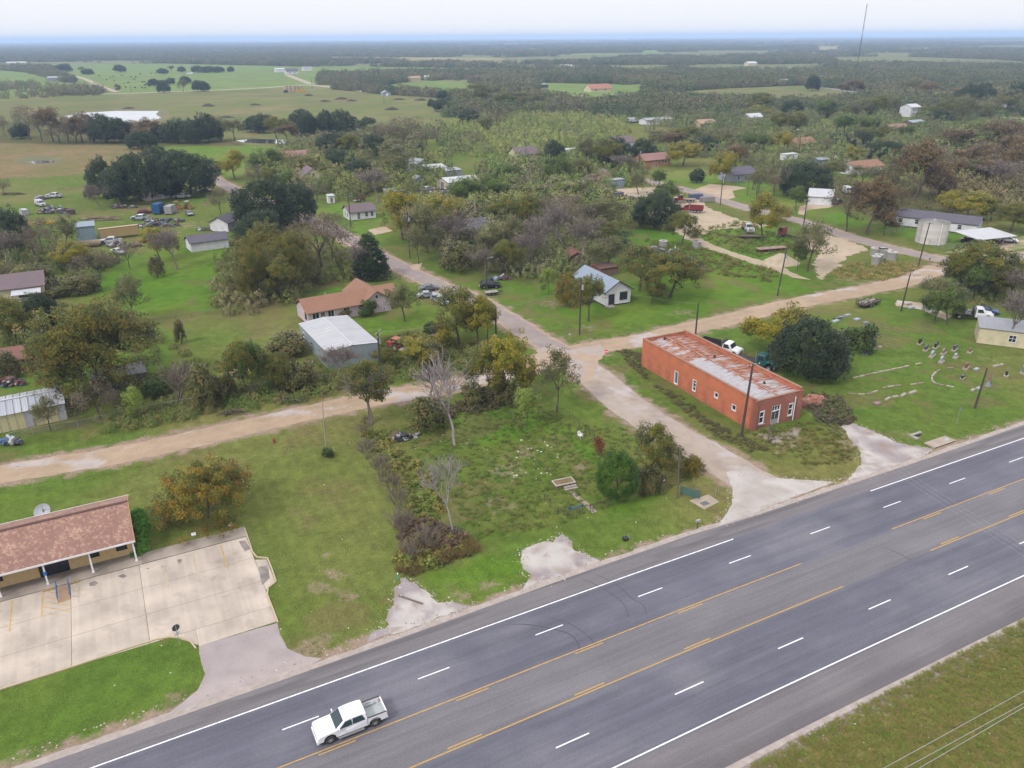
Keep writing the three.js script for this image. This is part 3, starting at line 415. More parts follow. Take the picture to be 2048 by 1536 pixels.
// leaves: a folded diamond per leaf spray
function leafCloud(clumps, size, perClump, spread, cols, jitter, flat = 0.75) {
const P = [], N = [], K = [], centre = V(), c0 = V(), a = V(), b = V(), n = V(), o = V();
for (const c of clumps) centre.add(V(c[0], c[1], c[2])); centre.divideScalar(clumps.length); centre.y -= 0.8;
for (const c of clumps) {
const base = cols[c[3] ?? Math.floor(rnd() * cols.length)];
for (let i = 0; i < perClump; i++) {
let x, y, z, q; do { x = rr(-1, 1); y = rr(-1, 1); z = rr(-1, 1); q = x * x + y * y + z * z; } while (q > 1);
c0.set(c[0] + x * spread, c[1] + y * spread * flat, c[2] + z * spread);
a.set(rr(-1, 1), rr(-0.7, 0.7), rr(-1, 1)).normalize(); n.set(rr(-1, 1), rr(-0.2, 1), rr(-1, 1)).normalize(); b.crossVectors(a, n).normalize(); n.crossVectors(b, a).normalize();
const s = size * rr(0.6, 1.25), w = s * rr(0.42, 0.7); o.copy(c0).sub(centre).normalize(); n.multiplyScalar(Math.sign(n.dot(o)) || 1); const nn = n.clone().multiplyScalar(0.4).addScaledVector(o, 0.85).normalize();
const A = c0.clone().addScaledVector(a, -s / 2), B = c0.clone().addScaledVector(b, w / 2).addScaledVector(n, -w * 0.2), C = c0.clone().addScaledVector(a, s / 2), D = c0.clone().addScaledVector(b, -w / 2).addScaledVector(n, -w * 0.2);
const t = 1 + rr(-jitter, jitter), h = rr(-jitter, jitter) * 0.35;
const up = V().crossVectors(B.clone().sub(A), C.clone().sub(A)).dot(nn) > 0; // faces turn outwards like their normals
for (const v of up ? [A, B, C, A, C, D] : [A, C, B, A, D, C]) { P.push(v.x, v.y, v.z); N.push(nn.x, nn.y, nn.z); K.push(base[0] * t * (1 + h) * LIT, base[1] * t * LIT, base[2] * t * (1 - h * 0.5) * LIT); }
}
}
return { P, N, K };
}
function toGeo(d) { const g = new THREE.BufferGeometry(); g.setAttribute('position', new THREE.Float32BufferAttribute(d.P, 3)); g.setAttribute('normal', new THREE.Float32BufferAttribute(d.N, 3)); g.setAttribute('color', new THREE.Float32BufferAttribute(d.K, 3)); return g; }
// wood: limbs that fork; returns tips
function limbs(o) {
const b = mb(), tips = [], thin = mb();
const grow = (p, d, len, r, depth) => {
const pts = [p.toArray()], rad = [r], n = depth > 2 ? 4 : 3; let q = p.clone(), v = d.clone();
for (let i = 1; i <= n; i++) { v.add(V(rr(-1, 1), rr(-0.5, 0.8) * o.up, rr(-1, 1)).multiplyScalar(o.wander)).normalize(); q = q.clone().addScaledVector(v, len / n); pts.push(q.toArray()); rad.push(Math.max(o.fine ?? 0.006, r * lerp(1, 0.62, i / n))); if (depth <= 2) tips.push([q.x, q.y, q.z]); }
(depth <= o.thin ? thin : b).tube(pts, rad, depth >= 3 ? 6 : 3, false);
if (!depth) return;
const k = depth === o.depth ? o.first : o.split; const start = rnd() * 6.28;
for (let i = 0; i < k; i++) { const w = start + i / k * 6.283 + rr(-0.4, 0.4), sp = depth === o.depth ? o.spread1 : o.spread, t = V(Math.cos(w), 0, Math.sin(w)); t.addScaledVector(v, -t.dot(v)).normalize(); const at = i && depth < o.depth ? V().fromArray(pts[Math.max(1, n - 1 - (i % 2))]) : q; grow(at, v.clone().multiplyScalar(Math.cos(sp)).addScaledVector(t, Math.sin(sp)).addScaledVector(V(0, 1, 0), o.lift ?? 0.1).normalize(), len * rr(o.shrink - 0.1, o.shrink + 0.08), Math.max(o.fine ?? 0.008, rad[rad.length - 1] * rr(0.55, 0.78)), depth - 1); }
};
for (let s = 0; s < (o.stems ?? 1); s++) { const w = rnd() * 6.28, l = o.stems > 1 ? rr(0.25, 0.6) : o.lean ?? 0.06; grow(V(0, -0.1, 0), V(Math.cos(w) * l, 1, Math.sin(w) * l).normalize(), o.trunk, o.r, o.depth); }
return { b, thin, tips };
}
const greens = {
oak: [ph(66, 80, 54), ph(58, 72, 48), ph(76, 88, 60), ph(64, 76, 58)],
elm: [ph(126, 122, 52), ph(110, 116, 52), ph(98, 110, 50), ph(134, 122, 54), ph(92, 106, 52), ph(118, 112, 56)],
gold: [ph(156, 146, 50), ph(142, 140, 52), ph(126, 132, 54), ph(164, 148, 52)],
green: [ph(102, 122, 58), ph(90, 112, 54), ph(112, 126, 62), ph(94, 106, 60)],
olive: [ph(124, 124, 82), ph(112, 116, 76), ph(104, 108, 72), ph(134, 126, 88)],
rust: [ph(124, 104, 74), ph(112, 98, 70), ph(134, 110, 74), ph(104, 96, 68)],
plum: [ph(122, 110, 92), ph(112, 104, 86), ph(130, 114, 94)],
cedar: [ph(56, 76, 44), ph(66, 84, 48), ph(50, 68, 42)],
lime: [ph(140, 158, 74), ph(126, 148, 66), ph(150, 164, 84)],
great: [ph(122, 118, 52), ph(104, 108, 52), ph(92, 100, 50), ph(112, 110, 54), ph(134, 118, 54)],
orange: [ph(152, 130, 50), ph(136, 126, 52), ph(116, 116, 52), ph(162, 128, 52), ph(102, 108, 50)],
box: [ph(74, 108, 34), ph(62, 98, 30), ph(86, 118, 38)],
red: [ph(146, 96, 66), ph(132, 86, 60)],
dark: [ph(84, 104, 56), ph(74, 94, 50), ph(96, 108, 60)],
scrubby: [ph(112, 110, 66), ph(100, 104, 58), ph(124, 112, 72), ph(96, 96, 62)],
};
// crown outline: clump places on and inside a lumpy dome
function lobed(n, R, H, y0, gaps, sd) { // a crown of uneven lobes carried on limbs
const L = [], out = []; for (let i = 0; i < 11; i++) { const w = i * 2.4 + rr(-0.5, 0.5), e = i ? rr(-0.35, 0.95) : 1.2, k = Math.cos(e) * R * rr(0.5, 0.74); L.push([Math.cos(w) * k, y0 + (e < 0 ? e * H * 0.5 : Math.sin(e) * H * 0.5) * rr(0.85, 1.1), Math.sin(w) * k, R * rr(0.26, 0.5)]); }
let g = 0; while (out.length < n && g++ < n * 30) { const c = L[Math.floor(rnd() * L.length)], a = rnd() * 6.283, u = rr(-0.75, 1), q = Math.sqrt(1 - u * u), k = c[3] * Math.pow(rnd(), 0.35) * (0.8 + 0.5 * rnd()), x = c[0] + Math.cos(a) * q * k, y = c[1] + u * k * 0.8, z = c[2] + Math.sin(a) * q * k; if (y < 0.35 || vnz(x * 0.7 + sd * 3, y * 0.7, z * 0.7) < gaps) continue; out.push([x, y, z, Math.floor(vnz(x * 0.4 + 9 + sd, y * 0.4, z * 0.4 + sd) * 230)]); }
return out;
}
function dome(n, R, H, y0, bumps, gaps, sd, cone = 0, fillIn = 0.55) {
const out = [], ncol = 97; let tries = 0;
while (out.length < n && tries++ < n * 30) {
const w = rnd() * 6.283, e = Math.asin(rr(-0.72, 1)), rad = Math.pow(rnd(), 0.5) * (1 - fillIn) + fillIn, cx = Math.cos(w) * Math.cos(e), cz = Math.sin(w) * Math.cos(e), cy = Math.sin(e);
const lump = 1 + bumps * (vnz(cx * 1.8 + sd, cy * 1.8, cz * 1.8) - 0.5) * 2; let x = cx * R * lump * rad, z = cz * R * lump * rad, y = cy * lump * rad; y = y < 0 ? y * H * 0.5 : y * H * 0.68;
if (cone) { const t = clamp((y + H * 0.25) / H); const k = 1 - cone * t; x *= k; z *= k; }
if (vnz(x * 0.55 + sd * 3, y * 0.55, z * 0.55) < gaps) continue;
const tone = Math.floor(vnz(x * 0.35 + 9 + sd, y * 0.35, z * 0.35 + sd) * ncol * 2.4);
out.push([x, y0 + y, z, tone]);
}
return out;
}
const SPEC = { // h, r: natural size in metres; leafy kinds give clumps, bare kinds give twigs
oak: { h: 8, r: 5.4, y0: 2.9, n: 400, fill: 0.45, bumps: 0.38, gaps: 0.24, size: 0.33, per: 40, spread: 0.66, cols: greens.oak, tr: 0.3, label: 'dark green live oak', cat: 'tree' },
great: { h: 11, r: 7.4, y0: 3.8, n: 680, bumps: 0.42, gaps: 0.25, size: 0.30, per: 40, spread: 0.72, cols: greens.great, tr: 0.34, label: 'broad olive elm', cat: 'tree' },
elm: { h: 9, r: 4.6, y0: 4.0, n: 270, bumps: 0.42, gaps: 0.33, size: 0.27, per: 40, spread: 0.62, cols: greens.elm, tr: 0.22, label: 'ochre autumn elm', cat: 'tree' },
gold: { h: 8, r: 4.2, y0: 3.6, n: 240, bumps: 0.4, gaps: 0.33, size: 0.27, per: 40, spread: 0.6, cols: greens.gold, tr: 0.2, label: 'yellow-green tree', cat: 'tree' },
green: { h: 8, r: 3.8, y0: 3.6, n: 230, bumps: 0.4, gaps: 0.33, size: 0.27, per: 40, spread: 0.58, cols: greens.green, tr: 0.2, label: 'mid green tree', cat: 'tree' },
olive: { h: 8.5, r: 4.2, y0: 3.8, n: 190, bumps: 0.45, gaps: 0.44, size: 0.27, per: 26, spread: 0.7, cols: greens.olive, tr: 0.2, label: 'thin grey-olive tree', cat: 'tree', twigs: true },
rust: { h: 9, r: 4.4, y0: 4, n: 230, bumps: 0.42, gaps: 0.42, size: 0.33, per: 26, spread: 0.62, cols: greens.rust, tr: 0.22, label: 'rust brown tree', cat: 'tree', twigs: true },
plum: { h: 8, r: 4.2, y0: 3.6, n: 110, bumps: 0.4, gaps: 0.45, size: 0.22, per: 22, spread: 0.7, cols: greens.plum, tr: 0.18, label: 'bare purple-brown tree', cat: 'tree', twigs: true, dense: true },
cedar: { h: 10, r: 3.0, y0: 3, n: 280, bumps: 0.3, gaps: 0.36, size: 0.36, per: 26, spread: 0.5, cols: greens.cedar, tr: 0.24, cone: 0.6, label: 'dark conical cedar', cat: 'tree' },
orange: { h: 5.0, r: 3.9, y0: 1.15, n: 330, bumps: 0.55, gaps: 0.28, cone: 0.45, size: 0.17, per: 56, spread: 0.42, cols: greens.orange, tr: 0.12, label: 'orange and green bushy tree', cat: 'tree' },
lime: { h: 4, r: 2.2, y0: 1.7, n: 130, bumps: 0.35, gaps: 0.36, size: 0.2, per: 40, spread: 0.45, cols: greens.lime, tr: 0.08, label: 'bright light green small tree', cat: 'tree' },
box: { h: 4.2, r: 2.3, y0: 1.9, n: 260, bumps: 0.08, gaps: 0.1, size: 0.14, per: 60, spread: 0.34, cols: greens.box, tr: 0.12, fill: 0.8, label: 'round clipped green tree', cat: 'tree' },
shrub: { h: 2.6, r: 1.9, y0: 0.7, n: 90, bumps: 0.5, gaps: 0.38, size: 0.26, per: 24, spread: 0.42, cols: greens.scrubby, tr: 0.05, label: 'dull green shrub', cat: 'shrub', bush: true },
dark: { h: 2.6, r: 1.9, y0: 0.7, n: 110, bumps: 0.4, gaps: 0.3, size: 0.26, per: 26, spread: 0.42, cols: greens.dark, tr: 0.05, label: 'dark green shrub', cat: 'shrub', bush: true },
red: { h: 2.4, r: 1.0, y0: 1, n: 60, bumps: 0.4, gaps: 0.35, size: 0.2, per: 24, spread: 0.34, cols: greens.red, tr: 0.05, label: 'reddish brown shrub', cat: 'shrub', bush: true },
bare: { h: 8.5, r: 3.6, bare: true, label: 'leafless grey tree', cat: 'tree', tone: [ph(168, 154, 146), ph(150, 136, 128)] },
dead: { h: 8.5, r: 3.4, bare: true, dead: true, label: 'dead white tree', cat: 'tree', tone: [ph(196, 184, 184), ph(176, 164, 166)] },
spray: { h: 4, r: 3.4, bare: true, spray: true, label: 'leafless fan of pale stems', cat: 'shrub', tone: [ph(172, 156, 142), ph(150, 136, 122)] },
};
const PROTO = {};
function twigCloud(b, tones) { const P = b.p, N = b.n, K = []; for (let i = 0; i < P.length; i += 27) { const c = tones[Math.floor(rnd() * tones.length)], t = rr(0.85, 1.12); for (let k = i; k < Math.min(P.length, i + 27); k += 3) K.push(c[0] * t, c[1] * t, c[2] * t); } return { P, N, K }; }
function proto(kind, variant) {
const key = kind + variant; if (PROTO[key]) return PROTO[key];
const s = SPEC[kind]; srand(1000 + variant * 77 + kind.length * 991 + kind.charCodeAt(0) * 131 + kind.charCodeAt(1) * 17);
let trunk, crown;
if (s.bare) {
const o = s.dead ? { depth: 5, first: 4, split: 3, spread1: 0.5, spread: 0.62, shrink: 0.7, fine: 0.02, trunk: 3.0, r: 0.13, wander: 0.16, up: 1, thin: 2, lift: 0.16 } : s.spray ? { depth: 3, first: 3, split: 3, spread1: 0.5, spread: 0.3, shrink: 0.75, fine: 0.016, trunk: 1.1, r: 0.045, wander: 0.12, up: 1, thin: 3, stems: 9, lift: 0.06 } : { depth: 5, first: 4, split: 4, spread1: 0.5, spread: 0.55, shrink: 0.72, fine: 0.016, trunk: 2.3, r: 0.15, wander: 0.17, up: 1, thin: 3, lift: 0.12 };
const l = limbs(o); trunk = l.b.p.length ? toGeo(twigCloud(l.b, [s.tone[0]])) : null; crown = toGeo(twigCloud(l.thin, s.tone));
} else {
const cl = (s.cone && kind !== 'orange' || s.fill ? dome : (n, R, H, y, b, gp, sd) => lobed(n, R, H, y, gp, sd))(s.n, s.r, s.h - s.y0 + s.h * 0.12, s.y0, s.bumps, s.gaps, variant * 7.7 + kind.charCodeAt(0), s.cone ?? 0, s.fill ?? 0.5).map((c) => [c[0], c[1], c[2], c[3] % s.cols.length]);
let d = leafCloud(cl, s.size, s.per, s.spread, s.cols, 0.22);
const l = limbs(s.bush ? { depth: 2, first: 3, split: 2, spread1: 0.6, spread: 0.6, shrink: 0.7, trunk: 0.7, r: 0.05, wander: 0.2, up: 1, thin: -1, stems: 4 } : { depth: s.twigs ? (s.dense ? 5 : 4) : 3, first: 4, split: 3, spread1: 0.62, spread: 0.6, shrink: 0.7, trunk: s.y0 * 0.72, r: s.tr, wander: 0.16, up: 0.8, thin: s.twigs ? 2 : -1, lift: 0.1 });
if (s.twigs) { const t = twigCloud(l.thin, s.dense ? [ph(146, 122, 112), ph(160, 138, 128), ph(132, 112, 104)] : [ph(128, 116, 104), ph(112, 100, 90)]); d = { P: d.P.concat(t.P), N: d.N.concat(t.N), K: d.K.concat(t.K) }; }
trunk = l.b.geometry(); crown = toGeo(d);
}
crown.computeBoundingBox(); const bb = crown.boundingBox;
return (PROTO[key] = { trunk, crown, top: bb.max.y, rad: (bb.max.x - bb.min.x + bb.max.z - bb.min.z) / 4, spec: s });
}
const PLANTED = [];
function plant(kind, x, z, h, r, zone, variant, own) {
const s = SPEC[kind], p = proto(kind, variant ?? Math.floor(rnd() * (s.bush || kind === 'rust' || kind === 'green' ? 2 : 3)));
const g = new THREE.Group(); g.name = numbered(s.cat === 'shrub' ? 'shrub' : s.bare ? 'bare_tree' : kind === 'oak' ? 'oak_tree' : kind === 'cedar' ? 'cedar_tree' : 'tree'); scene.add(g);
const sy = h / p.top, sx = r / p.rad, k = rr(0.93, 1.07); g.position.set(x, 0, z); g.rotation.y = rnd() * 6.283; g.scale.set(sx * k, sy, sx / k);
if (p.trunk) mesh('trunk', p.trunk, s.bare ? M.twig : kind === 'bare' ? M.barkPale : M.bark, g);
mesh('crown', p.crown, s.bare ? M.twig : M.leaf, g);
g.userData = { category: s.cat }; PLANTED.push({ g, kind, zone, own, az: x / -z });
return g;
}
function labelTrees() { // trees of one kind in one place are told apart by their order from left to right
const sets = new Map(); for (const t of PLANTED) { const k = t.kind + '|' + t.zone; if (t.own) { t.g.userData.label = t.own; continue; } sets.has(k) ? sets.get(k).push(t) : sets.set(k, [t]); }
for (const l of sets.values()) { l.sort((a, b) => a.az - b.az); const s = SPEC[l[0].kind]; l.forEach((t, i) => { t.g.userData.label = l.length === 1 ? `the one ${s.label} ${t.zone}` : i === 0 ? `leftmost ${s.label} ${t.zone}` : i === l.length - 1 ? `rightmost ${s.label} ${t.zone}` : `${ORD[i + 1] ?? 'number ' + (i + 1)} ${s.label} from the left ${t.zone}`; t.g.userData.group = `${s.cat}s ${t.zone}`; }); }
}
const KIND = { o: 'oak', k: 'great', e: 'elm', y: 'gold', g: 'green', l: 'olive', r: 'rust', p: 'plum', c: 'cedar', b: 'bare', w: 'dead', v: 'lime', s: 'shrub', d: 'dark', a: 'spray' };
const row = (list, zone) => { for (const [x, z, h, r, k] of list) plant(KIND[k], x, z, h * 1.26, r * 1.3, zone); };
srand(777);
// near ground, each with its own name
plant('orange', -36.8,-80.56,8.67,6.13, '', 0, 'orange and green bushy tree on the lawn beside the parking lot');
plant('box', 12.92,-83.79,7.02,2.95, '', 0, 'round clipped green tree beside the garden steps');
plant('red', 11.86,-94.98,3.19,0.94, '', 0, 'reddish brown shrub behind the round clipped tree');
plant('elm', 18.5,-88.51,8.66,3.57, '', 1, 'thin ochre tree next to the leaning pole at the corner');
plant('dead', -6.91,-76.51,11.47,3.34, '', 0, 'dead white tree rising from the brush pile');
plant('dead', -8.21,-98.53,14.18,4.33, '', 1, 'tall dead white tree with a straight bare trunk on the lot');
plant('elm', -21.3,-105.62,10.49,3.82, '', 2, 'half bare ochre tree beside the dirt road');
plant('bare', -21.07,-105.4,9.59,4, '', 1, 'leafless tree entwined with the ochre tree beside the dirt road');
plant('bare', -13.25,-115.55,5.77,3.7, '', 2, 'leafless tree across the dirt road from the grey metal building');
plant('gold', -0.73,-112.64,11.55,4.76, '', 0, 'big yellow-green tree at the road junction');
plant('elm', -3.93,-113.63,9.4,3.79, '', 0, 'ochre tree left of the big yellow-green tree at the junction');
plant('bare', 1.09,-112.43,6.52,2.21, '', 0, 'small leafless grey tree below the yellow-green tree');
plant('lime', 2.11,-102.99,7.06,2.52, '', 0, 'bright light green small tree on the overgrown lot');
plant('olive', 6.94,-109.12,10.91,3.24, '', 1, 'tall thin olive tree beside the wire fence and street');
plant('shrub', 17.27,-85.34,4.36,1.73, '', 0, 'brown-green shrub under the thin ochre tree');
plant('orange', 23.67,-90.19,2.78,1.81, '', 1, 'low orange shrub beside the street corner');
plant('dark', -25.53,-95.3,1.5,1.04, '', 0, 'small round bush at the foot of the white pole');
plant('oak', 49.96,-122.3,11.46,6.81, '', 0, 'large dark live oak behind the brick building');
plant('gold', 48.33,-133.13,9.57,6.83, '', 1, 'yellow-green tree behind the brick building and parked trucks');
plant('dark', 63.54,-134.53,5.72,3.32, '', 1, 'vine covered green mound beside the large dark oak');
plant('bare', 92.65,-136.74,11,4.74, '', 1, 'large leafless tree in front of the pale shed');
plant('great', -67.36,-117.4,16.8,10.83, '', 0, 'giant olive and ochre elm beside the fence');
plant('plum', -62.75,-107.3,7.06,4.35, '', 0, 'rounded purple-brown bare tree along the chain fence');
plant('spray', -52.99,-112.57,7.49,3.82, '', 0, 'leafless fan of pale stems behind the chain fence');
plant('lime', -56.81,-107.22,5.71,2.13, '', 1, 'light green sapling behind the chain fence');
plant('cedar', -33.53,-182.97,11.53,4.73, '', 0, 'dark cedar at the bend of the street');
plant('oak', 43.32,-236.04,11.79,8.25, '', 2, 'spreading oak with a forked trunk beside the red dump truck');
plant('gold', 142.7,-244.48,9.26,8.77, '', 2, 'large yellow tree behind the long grey roofed house');
plant('elm', 15.64,-151.05,10.25,3.96, '', 2, 'sparse ochre tree in front of the white house porch');
plant('orange', 12.09,-161.87,8.85,3.24, '', 0, 'orange tinted tree at the corner of the white house');
plant('lime', 8.32,-169.13,6.67,2.24, '', 0, 'upright bright green tree left of the white house');
row([[-68.42,-103.8,5.19,1.79,'l'],[-94.93,-140.68,7.62,4.01,'e'],[-92.92,-147.73,6.86,3.04,'o'],[-77.31,-151.98,8.59,3.24,'l'],[-86.64,-124.03,3.99,2.18,'s'],[-47.6,-111.55,6.18,2.3,'s'],[-42.47,-115.03,8.13,2.76,'e'],[-62.77,-139.74,4.21,0.91,'s'],[-45.81,-114.6,3.78,1.63,'s'],[-57.71,-116.75,2.71,2.28,'d'],[-100.93,-147.15,6.07,3.28,'e']], 'around the giant elm');
row([[-41.53,-115.26,8.04,2.15,'g'],[-38.78,-117.2,5.72,2.5,'e'],[-34.85,-118.15,4.19,2.51,'s'],[-40.84,-135.07,3.24,3.28,'s'],[-29.44,-122.53,4.87,3.02,'b'],[-31.91,-128.2,2.89,2.24,'p'],[-9.86,-138.43,8.99,4.31,'e'],[-6.27,-138.69,8.03,3.36,'y'],[-12.22,-134.88,4.1,1.64,'y'],[-4.64,-140.36,6.6,2.3,'y'],[-15.85,-143.71,2.35,1.17,'d'],[-21.81,-152.04,7.4,3.5,'l'],[-29.8,-156.46,3.11,2,'d'],[-16.53,-129.11,3.86,3.5,'y'],[-22.47,-128.03,2.89,1.79,'e'],[-13.72,-127.88,3.83,2.24,'s'],[-34.33,-155.09,2.49,1.58,'s'],[-9.01,-145.38,3.68,2.25,'l']], 'around the grey metal building');
row([[-20.93,-99.94,3.66,1.37,'p'],[-12.5,-103.4,4.15,2.44,'s'],[-5.71,-112.07,3.51,2.2,'s'],[-0.9,-111.99,3.07,1.6,'s']], 'along the edge of the overgrown lot');
row([[-19.94,-94.65,2.76,1.41,'a'],[-17.34,-89.84,2.88,1.53,'a'],[-15.55,-86.08,2.61,1.31,'a'],[-13.94,-81.64,2.73,1.42,'a'],[-12.79,-76.44,3,1.59,'a'],[-9.67,-73.74,2.58,1.55,'a'],[-11.29,-71.73,2.19,1.29,'a']], 'in the wispy scrub strip');
row([[-74.4,-236.44,12.86,8.26,'o'],[-66.98,-246.89,10.63,5.6,'o'],[-70.89,-220.3,7.92,5.59,'o'],[-58.58,-184.1,11.13,6.6,'k'],[-51.4,-177.58,11.12,5.65,'k'],[-47.67,-191.77,11.49,6.84,'p'],[-45.54,-195.3,11.34,4.21,'p'],[-35.18,-181.93,7.87,2.89,'b'],[-56.32,-167.01,10.33,4.23,'k'],[-50.41,-165.97,8.32,3.64,'e']], 'in the grove above the brown roofed house');
row([[-93.75,-314.89,5.62,3.5,'e'],[-99.97,-312.26,7.74,3.23,'p'],[-86.2,-308.92,5.29,4.18,'g'],[-104.23,-346.94,8.48,7.4,'g'],[-85.23,-336.07,6.71,5.58,'e'],[-77.3,-360.14,7.13,7.66,'o'],[-61.05,-322.5,7.46,6.14,'o'],[-72.52,-326.02,5.54,5.43,'e'],[-48.43,-331.34,11.65,9.97,'l'],[-62.89,-305.28,4.76,4.62,'e'],[-47.23,-279.46,9.64,6.05,'b'],[-68.99,-282.57,5.78,4.07,'p'],[-14.18,-262.91,9.15,6.56,'g'],[-6.73,-271.27,8.97,5.45,'g'],[-45.52,-299.26,4.21,3.82,'l']], 'around the small white cottage');
row([[-31.11,-222.23,12.92,5.63,'y'],[-21.37,-236.58,8.01,5.96,'y'],[-22.44,-207.56,11.57,6.15,'l'],[-15.42,-204.69,9.46,4.56,'b'],[-9.55,-209.96,5.56,3.62,'b'],[-5.07,-194.29,7.8,4.19,'l'],[-2.14,-236.01,7.99,4.03,'e'],[-13.18,-189.76,6.08,3.47,'s'],[-6.45,-186.18,5.68,3.41,'b'],[-23.61,-195.98,8.5,2.6,'l']], 'in the thicket beside the street');
row([[-0.27,-196.62,11.08,5.05,'l'],[4.23,-229.13,9.63,4.86,'e'],[9.6,-242.71,8.18,5.12,'p'],[8.41,-193.96,10.33,4.34,'b'],[13.86,-203.93,11.4,4.88,'b'],[17.09,-220.88,10.75,4.88,'p'],[22.86,-228.6,8.15,4.29,'b'],[28.44,-228.43,9.24,6.15,'l'],[17.72,-193.73,10.31,4.34,'b'],[23.96,-210.46,6.94,3.98,'e'],[28.1,-210.35,4.87,3.98,'g'],[23.59,-188.86,7.93,5.18,'l'],[4.11,-188.19,8.23,4.07,'b'],[-0.89,-183.83,7.47,3.37,'e']], 'in the thicket behind the white house');
row([[20.1,-281.84,5.41,4.18,'v'],[18.1,-302.26,11.22,5.54,'g'],[-0.21,-308.47,7.18,5.15,'g'],[10.4,-302.54,5.19,3.13,'p'],[46.72,-290.72,6.82,3.72,'l'],[53.42,-271.46,6.65,4.14,'g'],[47.18,-214.1,7.73,4.04,'e'],[73.35,-314.85,4.79,2.5,'o'],[82.33,-308.71,10.29,4.67,'y'],[96.38,-345.43,8.95,6.55,'r'],[91.03,-299.53,5.61,2.87,'l'],[27.3,-281.59,6.2,3.38,'l'],[4.2,-275.39,5.22,3.98,'l'],[45.8,-333.97,7.18,5.29,'b'],[56.38,-303.55,5.67,2.9,'g'],[28.41,-322.02,6.95,4.6,'e']], 'between the sheds and the sandy truck yard');
row([[29.17,-171.76,8.53,4.91,'e'],[35.18,-166.87,8.34,5.91,'e'],[30.16,-162,6.36,2.61,'e'],[42.26,-189.57,4.17,3.31,'g'],[43.04,-182.79,4.36,2.59,'s']], 'right of the white house');
row([[70.25,-216.82,11.51,4.68,'y'],[90.22,-289.71,8.1,2.93,'l'],[94.42,-284.32,9.82,4.8,'p'],[105.72,-286.51,10.35,8.21,'o'],[130.36,-323.71,5.27,4.33,'e'],[94.18,-260.56,6.55,2.88,'g'],[72.72,-187.24,10.4,4.6,'l'],[70.12,-187.3,6.5,1.81,'g'],[83.58,-242.43,4.12,2.9,'r']], 'near the sand pile and street');
row([[98.7,-229.2,12.41,4.92,'p'],[103.13,-225.64,14.49,6.02,'r'],[112.27,-234.11,10.3,4.62,'r'],[107.39,-223.84,6.15,3.66,'r'],[134.02,-304.89,6.49,4.86,'l'],[138.89,-296.11,7.77,5.73,'l'],[140.48,-275.18,17.53,7.91,'r'],[151.92,-282.27,9.76,5.24,'r'],[167.65,-303.61,8.92,6.63,'r'],[141.66,-254.71,6,3.47,'y'],[148.61,-242.35,5.75,3.31,'e'],[146.33,-227.8,7.01,5.29,'e'],[172.94,-281.52,10.65,7.37,'b'],[180.13,-303.13,9.88,6.62,'r'],[170.14,-264.74,11.84,5.84,'p'],[185.82,-318.24,11.83,6.92,'r'],[208.95,-334.1,12.86,8.64,'r'],[172.65,-303.42,7.93,4.33,'g'],[170.69,-325.39,9.99,7.07,'p'],[150.26,-310.26,9.59,5.72,'l'],[190.96,-308.68,12.5,5.69,'r']], 'around the long grey roofed house');
row([[103.09,-166.43,9.94,6.36,'e'],[98.99,-166.52,9.06,3.85,'e'],[89.26,-156.5,6.09,4.07,'l'],[105.8,-164.43,7.21,3.81,'p'],[106.57,-159.73,6.47,3.28,'b'],[99.58,-162.66,6.86,2.9,'g'],[119.2,-179.72,3.25,2.85,'e']], 'around the shed at the picture edge');
row([[84.93,-148.89,5.32,2.55,'g'],[86.8,-147.81,6.74,2.67,'g']], 'beside the white flatbed truck');
row([[-148.6,-290.19,12.63,4.18,'o'],[-132.24,-282.4,14.71,9.05,'o'],[-156.58,-359.87,8.49,5.67,'o'],[-119.48,-296.73,13.54,9.23,'o'],[-125.13,-291.85,9.11,5.13,'o'],[-135.96,-275.62,6.1,3.98,'b'],[-139.95,-269.16,7.67,2.6,'b'],[-153.65,-289.14,3.64,1.27,'s'],[-125.75,-342.71,3.69,2.03,'s'],[-113.3,-329.2,10.1,6,'y'],[-95.55,-259.38,7.84,3.35,'p'],[-139.77,-285.03,8.93,4.11,'o']], 'around the oak shaded house');
row([[-138.35,-214.82,9.5,5.29,'o'],[-128.84,-196.16,7.55,3.57,'b'],[-122.97,-198.46,9.24,5.58,'p'],[-128.21,-211.73,8.7,3.83,'p'],[-123.34,-214.41,8.1,3.87,'l'],[-111.12,-194.51,6.05,4.35,'y'],[-104.17,-190.81,4.84,4.28,'p'],[-96.78,-194.16,5.23,2.57,'p'],[-91.17,-200.16,7.66,3.8,'y'],[-83.96,-192.66,8.71,4.16,'b'],[-86.29,-185.86,4.43,1.47,'s'],[-188.57,-296.64,6.03,2.6,'p'],[-102.38,-172.75,3,4.64,'s'],[-111.66,-176.92,4.57,4,'s'],[-97.58,-173.61,3.61,2.91,'s'],[-121.04,-181.27,4.65,2.27,'p']], 'around the junk yard');
